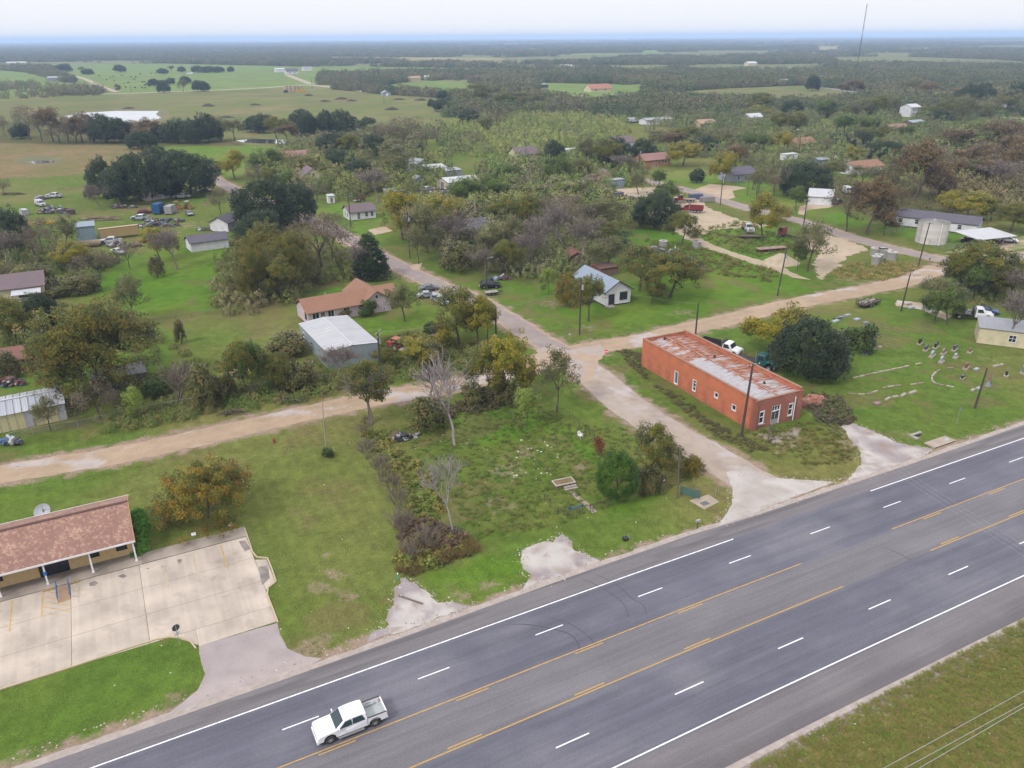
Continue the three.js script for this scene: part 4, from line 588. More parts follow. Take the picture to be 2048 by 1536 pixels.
row([[-305.97,-496.31,9.87,4.23,'p'],[-288.01,-482.32,7.5,4.86,'o'],[-279.01,-475.58,16.09,7.75,'p'],[-268.75,-468.93,13.15,7.65,'p'],[-258.75,-462.46,15.68,7.55,'r'],[-248.35,-458.99,14.57,7.49,'p'],[-241.76,-461.54,13.64,7.53,'r'],[-235.14,-461.18,10.25,7.53,'p'],[-227.78,-460.79,12.94,6.8,'o'],[-219.7,-460.35,11.58,7.51,'o'],[-214.43,-463,9.95,6.84,'p'],[-202.86,-459.44,10.89,7.5,'r'],[-196.04,-462,8.57,6.1,'o'],[-186.82,-458.57,10.87,7.49,'o'],[-175.56,-455.08,11.13,7.43,'o'],[-169.69,-460.56,13.27,6.8,'o'],[-163.12,-460.21,11.24,6.08,'l'],[-157.05,-465.81,10,5.43,'l'],[-253.48,-459.27,8.86,7.14,'p'],[-243.94,-458.76,8.18,7.85,'p'],[-207.44,-456.8,6.8,6.04,'r']], 'in the hedgerow below the large pond');
plant('oak', -195.92,-433.21,9.5,8.27, '', 1, 'lone spreading oak in front of the brown hedgerow');
row([[-693.16,-1502.23,11.3,9.03,'o'],[-577.64,-1406.17,8.05,8.46,'o'],[-576.49,-1483.35,8.27,6.46,'o'],[-619.39,-1546.95,7.33,7.67,'r'],[-539.51,-1461.3,9.57,9.88,'o'],[-516.99,-1447.19,9.48,11.96,'o'],[-502.35,-1455.35,8.73,9.84,'o'],[-484.75,-1468.51,8.19,5.08,'o'],[-440.59,-1039.5,7.34,6.29,'o'],[-448.07,-1083.24,4.59,4.91,'o'],[-436.9,-1081.9,6.86,5.72,'o'],[-420.4,-1088.87,7.98,6.58,'o'],[-377.18,-911.42,9.05,5.81,'o'],[-359,-920.35,10.82,4.61,'l'],[-346.92,-930.13,10.01,5.36,'o'],[-339.88,-929.39,9.48,5.92,'o'],[-700.77,-1400.69,7.83,8.43,'o'],[-815.65,-1544.67,11.61,13.92,'o'],[-771.62,-1526.1,8.5,6.88,'l'],[-428.67,-916.7,7.55,3.2,'r']], 'standing in the far left pasture');
row([[-159.2,-511.9,8.28,5.94,'o'],[-151.49,-504.35,9.64,6.25,'o'],[-129.71,-455.49,11.47,6.73,'e'],[-122.47,-449.4,8.68,5.6,'r'],[-124.4,-489.16,12.59,7.2,'o'],[-118.25,-482.28,11.72,5.24,'o'],[-109.81,-488.32,11.86,5.3,'o'],[-99.1,-487.7,12.55,6.8,'o'],[-88.61,-511.24,7.15,5.73,'o']], 'in the oak row above the narrow pond');
row([[-87.1,-399.67,9.9,8.45,'o'],[-79.41,-438.85,8.17,5.81,'p'],[-65.86,-391.99,9.44,5.22,'o'],[-69.19,-443.78,9.24,5.53,'p'],[-53.27,-409.63,14.65,10.57,'p'],[-65.01,-443.56,9.23,5.87,'p'],[-42.3,-378.2,6.3,3.56,'c'],[-45.04,-437.05,7.82,7.15,'p'],[-78.68,-394.8,8.91,5.57,'e'],[-55.65,-393.7,7.71,6.17,'l']], 'in the wood behind the cottage');
row([[-26.33,-690.81,16.32,11.09,'l'],[-16.8,-738.51,13.72,9.02,'l'],[-26.97,-545.97,8.38,7.16,'o'],[-9.07,-532.72,10.9,8.64,'p'],[-50.75,-649.96,8.64,8.96,'o'],[-65.72,-694.02,5.2,2.92,'o'],[-63.19,-776.72,7.22,4.44,'o'],[-4.91,-646.45,13.03,7.43,'l'],[-16.05,-517.81,7.61,7.21,'l']], 'at the edge of the green clearing');
row([[19.76,-361.61,9.33,3.99,'o'],[76.77,-359.09,8.46,6.79,'y'],[14.8,-644.94,13.01,12.36,'l'],[-2.01,-646.23,11.18,7.43,'g'],[5.31,-694.76,11.96,6.9,'o'],[83.34,-446.82,5.33,9.04,'l'],[96.08,-404.62,6.69,6.33,'o'],[119.81,-403.45,7.87,6.95,'g'],[105.91,-413.8,8.67,7.76,'l'],[46.84,-364.23,10.48,6.88,'o'],[41.6,-353.23,10.2,6.13,'e'],[35.42,-364.74,11.03,5.74,'l'],[60.54,-367.51,9.46,5.2,'o'],[94.81,-435.08,7.78,7.46,'e'],[80.4,-405.4,7.91,5.71,'r']], 'around the far houses past the thicket');
row([[185.1,-610.8,12.09,8.9,'e'],[200.46,-588.33,9.9,6.68,'o'],[220.98,-576.75,10.15,7.95,'g'],[237.37,-575.6,9.7,7,'l'],[251.4,-584.68,10.72,7.58,'l'],[255.49,-574.32,12.29,7.45,'e'],[274.25,-593.43,11.32,7.21,'l'],[195.02,-478.76,8.93,6.26,'g'],[207.25,-478.04,8.18,6.64,'g'],[156.76,-474.14,10.32,6.98,'e'],[166.61,-480.43,10.44,6.28,'e'],[174.22,-580.05,7.12,7.06,'y'],[168.4,-413.86,6.54,5.79,'o'],[178.52,-418.65,7.26,6.2,'o'],[190.99,-440.53,6.23,4.7,'e'],[173.43,-375.34,7.18,8.7,'o'],[153.78,-394.55,6.26,3.91,'p'],[135.68,-405.25,7.69,5.35,'y'],[176.27,-362.54,5.23,3.31,'g'],[156.03,-367.59,6.47,4.57,'y'],[189.63,-370.28,5.92,9.21,'p'],[201.59,-439.96,7.59,4.7,'e'],[219.03,-451.12,6.36,4.07,'g'],[244.74,-482.83,5.27,5.52,'g']], 'among the houses past the street');
row([[278.17,-535.68,7.43,6.1,'o'],[295.49,-552.42,11.86,8.98,'e'],[288.99,-526.42,15.34,7.71,'l'],[291.52,-571.78,7.02,6.49,'e'],[322.79,-569.58,8.73,8.78,'l'],[319.71,-550.77,10.15,6.71,'l'],[351.11,-632.8,16.29,10.23,'o'],[379.03,-668.81,15.15,9.71,'o'],[349.94,-587.91,15.21,11.44,'l'],[374.14,-778.48,14.01,9.38,'l'],[370.13,-744.26,12.31,10.77,'r'],[382.16,-835.8,8.77,6.7,'g'],[312.56,-864.42,13.55,6.23,'o'],[323.22,-811.59,8.53,5.53,'r'],[327.14,-792.18,12.47,8.26,'r'],[400.4,-653.85,15.81,9.5,'o'],[384,-711.3,10.73,11.45,'r'],[342.58,-658.55,9.99,8.5,'l']], 'beside the far highway');
row([[214.16,-391.61,9.91,7.44,'r'],[269.37,-474.39,5.18,5.82,'e'],[243.07,-404.91,11.47,9.35,'r'],[210.48,-356.96,7.44,7.71,'r'],[217.58,-348.84,10.61,7.54,'r'],[193.28,-342.39,7.72,5.7,'r'],[278.43,-460.48,7.9,7.54,'r'],[266.37,-425,9.34,5.59,'r'],[222.36,-391.21,6.83,5.49,'r']], 'in the rust brown wood at the picture edge');

// ---------------------------------------------------------------- building kit
M.glass = new THREE.MeshPhysicalMaterial({ color: new THREE.Color(0.02, 0.024, 0.03), roughness: 0.12, specularIntensity: 0.8 });
M.hole = mat([0.012, 0.012, 0.014], 0.9); M.trim = wmat([0.6, 0.6, 0.62], 0.7); M.darkTrim = wmat(ph(72, 70, 82), 0.7); M.conc = wmat(ph(196, 186, 178), 0.95); M.steel = wmat([0.32, 0.33, 0.35], 0.55, 0.4); M.wood = wmat(ph(120, 98, 82), 0.95); M.black = wmat([0.02, 0.02, 0.022], 0.6);
const shingleT = (a, b, sc = 1) => tex(512, 512, (x, y, o) => { const r = Math.floor(y * 40), k = hsh(Math.floor((x * 24 + (r % 2) * 0.5) % 24), r), f = (y * 40) % 1 < 0.12 ? 0.8 : 1, m = pfbm(x, y, 5, 4), t = clamp(k * 0.55 + m * 0.6 - 0.1); for (let c = 0; c < 3; c++) o[c] = lerp(a[c], b[c], t) * f; });
const shingle = (a, b) => mat([1, 1, 1], 0.95, 0, { map: rep(shingleT(a, b), 0.16) });
const ribT = tex(256, 64, (x, y, o) => { const s = Math.abs((x * 8) % 1 - 0.5) < 0.07 ? 1 : 0.35 + 0.1 * Math.abs((x * 24) % 1 - 0.5); o[0] = o[1] = o[2] = s; }, false);
const streakT = tex(512, 512, (x, y, o) => { const s = pvn(x * 60, y * 3, 60, 3) * 0.5 + pvn(x * 140, y * 7, 140, 7) * 0.3 + pfbm(x, y, 6, 4) * 0.4, k = 0.78 + 0.3 * s; o[0] = k; o[1] = k * 0.995; o[2] = k * 0.985; });
const tin = (c, rough = 0.5, metal = 0.15) => mat(c, rough, metal, { map: rep(streakT, 0.12), bumpMap: rep(ribT, 0.55, 0.5), bumpScale: 0.03 });
const siding = (c) => mat(c, 0.85, 0, { map: grime, bumpMap: rep(tex(8, 128, (x, y, o) => { const v = (y * 6) % 1; o[0] = o[1] = o[2] = v; }, false), 1, 1), bumpScale: 0.015 });
const frameOf = (side, w, d) => { const m = new THREE.Matrix4(), a = { f: 0, r: Math.PI / 2, b: Math.PI, l: -Math.PI / 2 }[side]; return m.makeRotationY(a).multiply(new THREE.Matrix4().makeTranslation(-(side === 'f' || side === 'b' ? w : d) / 2, 0, (side === 'f' || side === 'b' ? d : w) / 2)); };
// a window or door on one side of a w x d block: u along the side from its left end, v above the floor
function opening(parent, W, D, side, u, v, w, h, o = {}) {
const T = frameOf(side, W, D), f = o.frame ?? M.trim, t = o.t ?? 0.1, g = mb(), pr = o.proud ?? 0.05;
g.box(u, v + h, pr / 2, w + 2 * t, t, pr + 0.02); g.box(u, v - t, pr / 2 + 0.01, w + 2 * t, t, pr + 0.04); g.box(u - w / 2 - t / 2, v, pr / 2, t, h, pr); g.box(u + w / 2 + t / 2, v, pr / 2, t, h, pr);
if (o.mull) for (let i = 1; i < o.mull; i++) g.box(u - w / 2 + w * i / o.mull, v, 0.024, 0.06, h, 0.04);
if (o.rail) g.box(u, v + h * o.rail, 0.024, w, 0.07, 0.04);
const fr = g.turn(T).build(o.name ?? 'window', f, parent);
mb().box(u, v, 0.006, w, h, 0.012).turn(T).build(o.name === 'door' ? 'leaf' : 'pane', o.pane ?? M.glass, fr);
return fr;
}
// gabled block. ridge 'x' or 'z'
function gable(parent, W, D, h, rise, ridge, wallM, roofM, over = 0.4, thick = 0.12, raise = 0) {
const wall = mb(), y0 = raise - 0.05, T = new THREE.Matrix4(); const L = ridge === 'x' ? W : D, S = ridge === 'x' ? D : W; if (ridge === 'z') T.makeRotationY(Math.PI / 2);
wall.prism([[-S / 2, y0], [S / 2, y0], [S / 2, h], [0, h + rise], [-S / 2, h]], -L / 2, L / 2).turn(new THREE.Matrix4().makeRotationY(-Math.PI / 2)).turn(T); wall.build('wall', wallM, parent);
const roof = mb(), k = rise / (S / 2), e = S / 2 + over, ye = h - k * over, a = L / 2 + over;
for (const s of [-1, 1]) { const A = [-a, h + rise + 0.02, 0], B = [a, h + rise + 0.02, 0], C = [a, ye + 0.02, s * e], E = [-a, ye + 0.02, s * e], up = (p) => [p[0], p[1] + thick, p[2]]; const q = s > 0 ? [E, C, B, A] : [C, E, A, B]; const Q = q.map(up); roof.quad(Q[0], Q[1], Q[2], Q[3]); roof.quad(q[1], q[0], q[3], q[2]); roof.quad(q[0], q[1], Q[1], Q[0]); roof.quad(q[1], q[2], Q[2], Q[1]); roof.quad(q[3], q[0], Q[0], Q[3]); }
return roof.turn(T).build('roof', roofM, parent);
}
function shedRoof(parent, W, D, hb, hf, roofM, over = 0.3, name = 'roof', x = 0, z = 0, y = 0) { const b = mb(), w = W / 2 + over, d = D / 2 + over, k = (hf - hb) / D; const p = (sx, sz, t) => [x + sx * w, y + (hb + hf) / 2 + k * sz * d + t, z + sz * d]; b.quad(p(-1, 1, 0.1), p(1, 1, 0.1), p(1, -1, 0.1), p(-1, -1, 0.1)).quad(p(1, 1, 0), p(-1, 1, 0), p(-1, -1, 0), p(1, -1, 0)).quad(p(-1, 1, 0), p(1, 1, 0), p(1, 1, 0.1), p(-1, 1, 0.1)).quad(p(1, 1, 0), p(1, -1, 0), p(1, -1, 0.1), p(1, 1, 0.1)).quad(p(1, -1, 0), p(-1, -1, 0), p(-1, -1, 0.1), p(1, -1, 0.1)).quad(p(-1, -1, 0), p(-1, 1, 0), p(-1, 1, 0.1), p(-1, -1, 0.1)); return b.build(name, roofM, parent); }
// ribbed metal sheets side by side on a slope: a, b top edge, c, d bottom edge (below b and a)
function sheets(parent, a, b, c, d, n, mats, name = 'roof_panel', rib = 0.05) {
const L = (p, q, t) => [lerp(p[0], q[0], t), lerp(p[1], q[1], t), lerp(p[2], q[2], t)], nrm = V().crossVectors(V(d[0] - a[0], d[1] - a[1], d[2] - a[2]), V(b[0] - a[0], b[1] - a[1], b[2] - a[2])).normalize();
for (let i = 0; i < n; i++) {
const t0 = i / n + 0.003, t1 = (i + 1) / n - 0.003, lift = rr(0, 0.012), up = (p, k) => [p[0] + nrm.x * k, p[1] + nrm.y * k, p[2] + nrm.z * k], A = L(a, b, t0), B = L(a, b, t1), C = L(d, c, t1), D = L(d, c, t0), g = mb();
const P = (s, v, k) => up(L(L(A, B, s), L(D, C, s), v), k + lift), prof = [[0, 0], [0.02, rib], [0.08, rib], [0.1, 0], [0.5, 0], [0.52, rib * 0.5], [0.56, rib * 0.5], [0.58, 0], [1, 0]];
for (let k = 0; k + 1 < prof.length; k++) { const [s0, h0] = prof[k], [s1, h1] = prof[k + 1]; g.quad(P(s0, 1, h0), P(s1, 1, h1), P(s1, 0, h1), P(s0, 0, h0)); }
g.quad(P(1, 1, -0.01), P(0, 1, -0.01), P(0, 0, -0.01), P(1, 0, -0.01));
g.build(name, mats[Math.floor(rnd() * mats.length)], parent);
}
}
srand(31337);
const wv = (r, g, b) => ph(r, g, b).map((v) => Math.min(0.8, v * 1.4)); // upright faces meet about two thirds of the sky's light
// ---------------------------------------------------------------- brick building with the rusty roof
{
const t = thing('brick_building', 'long orange brick building with a rusty metal roof', 'building', 32.97, -116.98, THREE.MathUtils.degToRad(25.8)), W = 9.1, D = 28.1, H = 5.0, cx = W / 2, cz = D / 2;
const brickC = (a, b) => tex(1024, 1024, (x, y, o) => { const r = Math.floor(y * 64), sh = (r % 2) * 0.5, k = hsh(Math.floor((x * 24 + sh) % 24), r), mx = (x * 24 + sh) % 1, my = (y * 64) % 1, mort = mx < 0.06 || my < 0.14, m = pfbm(x, y, 4, 5), t2 = clamp(m * 2.2 - 0.7 + (k - 0.5) * 0.7); for (let c = 0; c < 3; c++) o[c] = mort ? lerp(a[c], 0.3, 0.4) : lerp(a[c], b[c], t2); });
const side = mat([1, 1, 1], 0.95, 0, { map: rep(brickC(wv(212, 116, 70), wv(166, 92, 64)), 1 / 5.2) }), front = mat([1, 1, 1], 0.95, 0, { map: rep(brickC(wv(168, 94, 72), wv(132, 78, 64)), 1 / 5.2) });
const wl = (x, z, w, d, h, m, y = 0) => mb().box(x, y, z, w, h, d).build('wall', m, t), th = 0.34;
// side wall with real openings: piers, lintels and sills
const holes = [[9.9, 0.3, 1.0, 2.3], [14.6, 0.9, 0.9, 2.0], [19.9, 1.9, 0.95, 0.95], [24.0, 1.5, 1.0, 1.0]];
const wall = mb(); let z0 = -cz; for (const [u, v, w, h] of holes) { const zc = -cz + u; wall.box(-cx + th / 2, 0, (z0 + zc - w / 2) / 2, th, H, zc - w / 2 - z0); wall.box(-cx + th / 2, 0, zc, th, v, w); wall.box(-cx + th / 2, v + h, zc, th, H - v - h, w); z0 = zc + w / 2; } wall.box(-cx + th / 2, 0, (z0 + cz) / 2, th, H, cz - z0); wall.build('wall', side, t);
wl(cx - th / 2, 0, th, D, H, side); wl(0, -cz + th / 2, W - 2 * th, th, H, side);
const fw = mb(), fh = [[1.75, 0.75, 0.95, 2.15], [4.4, 0.1, 1.7, 3.1], [7.3, 0.9, 0.95, 2.1]]; let x0 = -cx + th; for (const [u, v, w, h] of fh) { const xc = -cx + u; fw.box((x0 + xc - w / 2) / 2, 0, cz - th / 2, xc - w / 2 - x0, H - 0.35, th); fw.box(xc, 0, cz - th / 2, w, v, th); fw.box(xc, v + h, cz - th / 2, w, H - 0.35 - v - h, th); x0 = xc + w / 2; } fw.box((x0 + cx - th) / 2, 0, cz - th / 2, cx - th - x0, H - 0.35, th); fw.build('wall', front, t);
wl(-cx + 0.25, cz + 0.12, 0.75, 0.24, H - 0.2, front); wl(cx - 0.3, cz + 0.12, 0.75, 0.24, H - 0.2, front); // corner piers
const cop = mb(); cop.box(-cx + th / 2, H, 0, th + 0.08, 0.07, D + 0.1).box(cx - th / 2, H + 0.12, 0, th + 0.08, 0.07, D + 0.1).box(0, H - 0.35, cz - th / 2, W - 2 * th - 0.1, 0.07, th + 0.08).box(0, H + 0.004, -cz + th / 2, W - 2 * th - 0.1, 0.07, th + 0.08); cop.build('coping', wmat(ph(196, 150, 128), 0.9), t);
mb().box(cx - th / 2, H, 0, th, 0.12, D).build('wall', side, t);
const wf = M.trim, T4 = frameOf('l', W, D);
for (const [u, v, w, h] of holes) { const m = 0.11, q = mb(); for (const s of [-1, 1]) q.box(u + s * (w / 2 - m / 2), v, -0.08, m, h, 0.2); q.box(u, v + h - m, -0.08, w - 2 * m, m, 0.2).box(u, v, -0.06, w - 2 * m, m, 0.24); if (h > 1.5 && u > 12) q.box(u, v + h * 0.36, -0.1, w - 2 * m, 0.06, 0.08).box(u, v + h * 0.68, -0.1, w - 2 * m, 0.06, 0.08); const f = q.turn(T4).build(u < 12 ? 'door' : 'window', wf, t); mb().box(u, v + m, -0.2, w - 2 * m, h - 2 * m, 0.02).turn(T4).build('pane', u < 12 ? wmat(ph(120, 140, 160), 0.6) : M.glass, f); }
const T5 = frameOf('f', W, D);
for (const [u, v, w, h] of [fh[0], fh[2]]) { const q = mb(), m = 0.09; for (const s of [-1, 1]) q.box(u + s * (w / 2 - m / 2), v, -0.1, m, h, 0.16); q.box(u, v + h - 0.28, -0.1, w - 2 * m, 0.28, 0.16).box(u, v, -0.08, w - 2 * m, m, 0.2).box(u, v + h * 0.48, -0.1, w - 2 * m, 0.07, 0.1); const f = q.turn(T5).build('window', wf, t); mb().box(u, v + m, -0.2, w - 2 * m, h - 0.28 - m, 0.02).turn(T5).build('pane', M.glass, f); mb().box(u, v - 0.12, 0.02, w + 0.3, 0.12, 0.3).turn(T5).build('sill', M.conc, f); }
{ const [u, v, w, h] = fh[1], m = 0.1, q = mb(); for (const s of [-1, 1]) q.box(u + s * (w / 2 - m / 2), v, -0.12, m, h, 0.18); q.box(u, v + h - m, -0.12, w - 2 * m, m, 0.18).box(u, v + 2.15, -0.12, w - 2 * m, 0.1, 0.16); for (const s of [-1, 1]) q.box(u + s * 0.26, v + 2.25, -0.12, 0.05, h - 2.25 - m, 0.1); const f = q.turn(T5).build('door_frame', wf, t); mb().box(u, v + 2.25, -0.2, w - 2 * m, h - 2.25 - m, 0.02).turn(T5).build('transom', M.glass, f); for (const s of [-1, 1]) { const dr = mb().box(u + s * 0.38, v, -0.16, 0.72, 2.12, 0.05).turn(T5).build('door', wmat(ph(206, 204, 208), 0.7), t); const gl = mb(); for (let i = 0; i < 3; i++) for (let j = 0; j < 2; j++) gl.box(u + s * 0.38 - 0.15 + j * 0.3, v + 0.85 + i * 0.4, -0.125, 0.24, 0.34, 0.02); gl.turn(T5).build('pane', M.glass, dr); } }
mb().tube([[cx - 1.2, 3.9, cz + 0.12], [cx - 1.25, 3.4, cz + 0.16], [cx - 1.25, 0.05, cz + 0.16]], 0.07, 8).build('drain_pipe', M.trim, t);
// floor slab inside so that the openings look into a dark room
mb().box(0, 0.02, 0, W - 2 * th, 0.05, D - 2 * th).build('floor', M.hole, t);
// roof: low gable of overlapping sheets, more rust towards the back
const sheetT = (rust, s) => { srand(s); const c0 = ph(206, 202, 208), r1 = ph(186, 108, 70), r2 = ph(142, 84, 62), r3 = ph(228, 176, 130); return mat([1, 1, 1], 0.75, 0.05, { map: rep(tex(256, 256, (x, y, o) => { const a = pfbm(x + s * 0.37, y, 4, 5), st = pvn((x + s * 0.13) * 18, y * 4, 18, 4), k = clamp((a * 0.75 + st * 0.35 - (1 - rust) * 0.85) * 3.4), b = pfbm(y + 0.3, x + s, 8, 4); for (let c = 0; c < 3; c++) { const r = b < 0.5 ? lerp(r2[c], r1[c], b * 2) : lerp(r1[c], r3[c], (b - 0.5) * 2); o[c] = lerp(c0[c] * (0.85 + 0.3 * b), r, k); } }), 0.4, 0.25) }); };
const rusty = [0, 1, 2].map((i) => sheetT(0.73, i + 1)), mid = [0, 1].map((i) => sheetT(0.54, i + 5)), clean = [0, 1].map((i) => sheetT(0.32, i + 9)), grey = [sheetT(0.3, 14), sheetT(0.24, 15)];
srand(99); const e = cx - th, yr = H - 0.32, ye = H - 0.62, zs = [-cz + th, -cz + 9.2, -3.2, 3.5, 8.5, cz - th];
for (let k = 0; k + 1 < zs.length; k++) { const a = zs[k] + 0.01, b = zs[k + 1] - 0.01, n = Math.max(3, Math.round((b - a) / 1.05)); sheets(t, [0, yr, a], [0, yr, b], [-e, ye - 0.14, b], [-e, ye - 0.14, a], n, k < 2 ? [...rusty, ...mid] : k === 2 ? grey : k === 3 ? [...grey, ...clean] : clean); sheets(t, [0.01, yr, b], [0.01, yr, a], [e, ye, a], [e, ye, b], n, k < 2 ? rusty : k === 2 ? [...rusty, ...mid] : k === 3 ? [...mid, ...rusty] : [...clean, ...mid]); }
mb().bar([0, yr + 0.05, -cz + th], [0, yr + 0.05, cz - th], 0.3, 0.06).build('ridge_cap', mid[0], t);
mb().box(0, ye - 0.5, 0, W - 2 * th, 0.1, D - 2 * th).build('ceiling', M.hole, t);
for (const [x, z, h] of [[-0.8, -cz + 1.2, 0.7], [1.4, -2.2, 0.7], [1.3, cz - 4.5, 0.6]]) mb().box(x, ye - 0.1, z, 0.3, h, 0.3).cyl(x, ye + h - 0.1, z, 0.1, 0.1, 0.15, 8).build('vent', wmat(ph(110, 70, 56), 0.9), t);
HARD.push([[22.4, -127.5], [30.7, -131.6], [43.7, -106.2], [35.2, -102.1]]);
pad('broken_paving', [[35.55,-101.24],[36.77,-101.53],[37.35,-100.16],[39.27,-101.81],[41.44,-103.18],[42.43,-102.7],[41.14,-100.56],[39.2,-98.94],[36.99,-98.09],[36.1,-99.28]], 0.015, blend(ph(190, 176, 164), ph(140, 130, 96), 0.7), 0.5);
// rubble heap beside it
const rub = thing('rubble_pile', 'heap of broken bricks against the end of the brick building', 'rubble', 47.36,-111.44, 0.3); srand(5150);
const bg = mb().box(0, 0, 0, 0.22, 0.075, 0.1).geometry(), im = new THREE.InstancedMesh(bg, new THREE.MeshStandardMaterial({ color: 0xffffff, roughness: 1 }), 1500), T = new THREE.Matrix4(), q = new THREE.Quaternion(), eu = new THREE.Euler();
for (let i = 0; i < 1500; i++) { const a = rnd() * 6.283, r = Math.sqrt(rnd()), x = Math.cos(a) * r * 2.9, z = Math.sin(a) * r * 2.2, y = Math.max(0, (1 - r * r) * 1.25 * (0.7 + 0.6 * vn(x * 1.5 + 9, z * 1.5))); eu.set(rr(-0.9, 0.9), rnd() * 6.28, rr(-0.9, 0.9)); q.setFromEuler(eu); const s = rr(0.7, 1.4); T.compose(V(x, y, z), q, V(s, s, s)); im.setMatrixAt(i, T); const c = pick([ph(214, 150, 128), ph(190, 120, 98), ph(222, 178, 160), ph(168, 110, 92)]); im.setColorAt(i, new THREE.Color().setRGB(...c)); }
im.name = 'brick'; im.userData.kind = 'stuff'; im.castShadow = im.receiveShadow = true; rub.add(im);
const core = mb(); const ring = (r, y) => Array.from({ length: 14 }, (_, k) => { const a = k / 14 * 6.283; return [Math.cos(a) * r * 2.8, y * (0.8 + 0.4 * vn(k * 1.3, r * 5)), Math.sin(a) * r * 2.1]; }); const rs = [ring(1, 0), ring(0.75, 0.5), ring(0.45, 0.95), ring(0.15, 1.15)]; for (let i = 0; i + 1 < rs.length; i++) for (let k = 0; k < 14; k++) core.quad(rs[i][(k + 1) % 14], rs[i][k], rs[i + 1][k], rs[i + 1][(k + 1) % 14]); core.build('heap', wmat(ph(168, 122, 104), 1), rub);
}
// ---------------------------------------------------------------- office with the long shingle roof
{
const ry = TOWN, e1 = [Math.cos(ry), -Math.sin(ry)], e2 = [-Math.sin(ry), -Math.cos(ry)], R = [-41.4, -71.7], L = 22, D = 10.6; // R: right end of the front eave
const c = [R[0] - e1[0] * L / 2 + e2[0] * D / 2, R[1] - e1[1] * L / 2 + e2[1] * D / 2];
const t = thing('office_building', 'low tan brick office with a long brown shingle roof and white porch columns', 'building', c[0], c[1], ry);
const sh = mat([1, 1, 1], 0.95, 0, { map: rep(tex(1024, 1024, (x, y, o) => { const r = Math.floor(y * 48), k = hsh(Math.floor((x * 40 + (r % 2) * 0.5) % 40), r), blk = pvn(x * 26, y * 20, 26, 20), a = ph(170, 128, 116), b = ph(206, 168, 146), t2 = clamp((k * 0.6 + blk * 0.9 - 0.75) * 2.5), f = (y * 48) % 1 < 0.15 ? 0.86 : 1; for (let i = 0; i < 3; i++) o[i] = lerp(a[i], b[i], t2) * f * (0.9 + 0.2 * pvn(x * 5, y * 5, 5, 5)); }), 0.16) });
const tan = mat([1, 1, 1], 0.95, 0, { map: rep(tex(512, 512, (x, y, o) => { const r = Math.floor(y * 40), k = hsh(Math.floor((x * 15 + (r % 2) * 0.5) % 15), r), m = (y * 40) % 1 < 0.16 || (x * 15 + (r % 2) * 0.5) % 1 < 0.06, a = wv(222, 192, 140), q = 0.82 + 0.3 * k; for (let i = 0; i < 3; i++) o[i] = m ? a[i] * 1.1 : a[i] * q; }), 0.3) });
const he = 2.75, hr = 4.85, wz = D / 2 - 1.95; // wall line behind the porch
mb().prism([[-(D / 2 - 0.4), -0.05], [wz, -0.05], [wz, he + 0.6], [0, hr - 0.1], [-(D / 2 - 0.4), he + 0.08]], -L / 2 + 0.35, L / 2).turn(new THREE.Matrix4().makeRotationY(-Math.PI / 2)).build('wall', tan, t);
const rf = mb(), a = L / 2, th = 0.14; for (const s of [-1, 1]) { const A = [-a, hr, 0], B = [a, hr, 0], C = [a, he, s * D / 2], E = [-a, he, s * D / 2], up = (p) => [p[0], p[1] + th, p[2]], q = s > 0 ? [E, C, B, A] : [C, E, A, B], Q = q.map(up); rf.quad(...Q).quad(q[1], q[0], q[3], q[2]); } const roof = rf.build('roof', sh, t);
mb().box(0, hr + 0.13, 0, L, 0.05, 0.34).build('ridge_cap', wmat(ph(120, 84, 78), 0.95), roof);
const fas = mb(); fas.box(0, he - 0.06, D / 2 + 0.03, L + 0.1, 0.2, 0.06).box(0, he - 0.06, -D / 2 - 0.03, L + 0.1, 0.2, 0.06); fas.build('fascia', M.trim, t);
{ const g = mb(); for (const s of [-1, 1]) g.bar([a + 0.02, he + 0.05, s * D / 2], [a + 0.02, hr + 0.06, 0], 0.05, 0.2); g.build('gable_board', wmat(ph(228, 190, 122), 0.8), t); }
const pw = mb(); pw.prism([[-(D / 2), he], [D / 2, he], [0, hr - 0.02]], L / 2 - 0.3, L / 2 - 0.22).turn(new THREE.Matrix4().makeRotationY(Math.PI / 2)).build('gable_wall', wmat(ph(226, 196, 140), 0.85), t);
for (let k = 0; k < 6; k++) { const x = L / 2 - 0.25 - k * 4.33, g = mb(); if (x < -L / 2) break; g.box(x, 0.12, D / 2 - 0.25, 0.16, he - 0.12, 0.16).box(x, 0.12, D / 2 - 0.25, 0.26, 0.12, 0.26).box(x, he - 0.14, D / 2 - 0.25, 0.26, 0.12, 0.26); const col = g.build('column', M.trim, t); if (k === 2) { mb().box(x, 1.35, D / 2 - 0.14, 0.34, 0.42, 0.04).build('parking_sign', new THREE.MeshStandardMaterial({ color: PC(40, 130, 220), roughness: 0.6 }), col); } }
const dk = wmat(ph(70, 50, 50), 0.7); const W2 = L, D2 = 2 * wz;
opening(t, W2, D2, 'f', L - 1.5, 1.0, 0.95, 0.95, { frame: dk, t: 0.08 }); opening(t, W2, D2, 'f', L - 4.3, 1.0, 0.95, 0.95, { frame: dk, t: 0.08 }); opening(t, W2, D2, 'f', L - 13.4, 1.0, 0.8, 0.8, { frame: dk, t: 0.08 }); opening(t, W2, D2, 'f', L - 18, 1.0, 0.9, 0.9, { frame: dk, t: 0.08 });
opening(t, W2, D2, 'f', L - 8.2, 0.14, 2.6, 2.1, { frame: dk, t: 0.12, name: 'door', mull: 3, pane: M.glass });
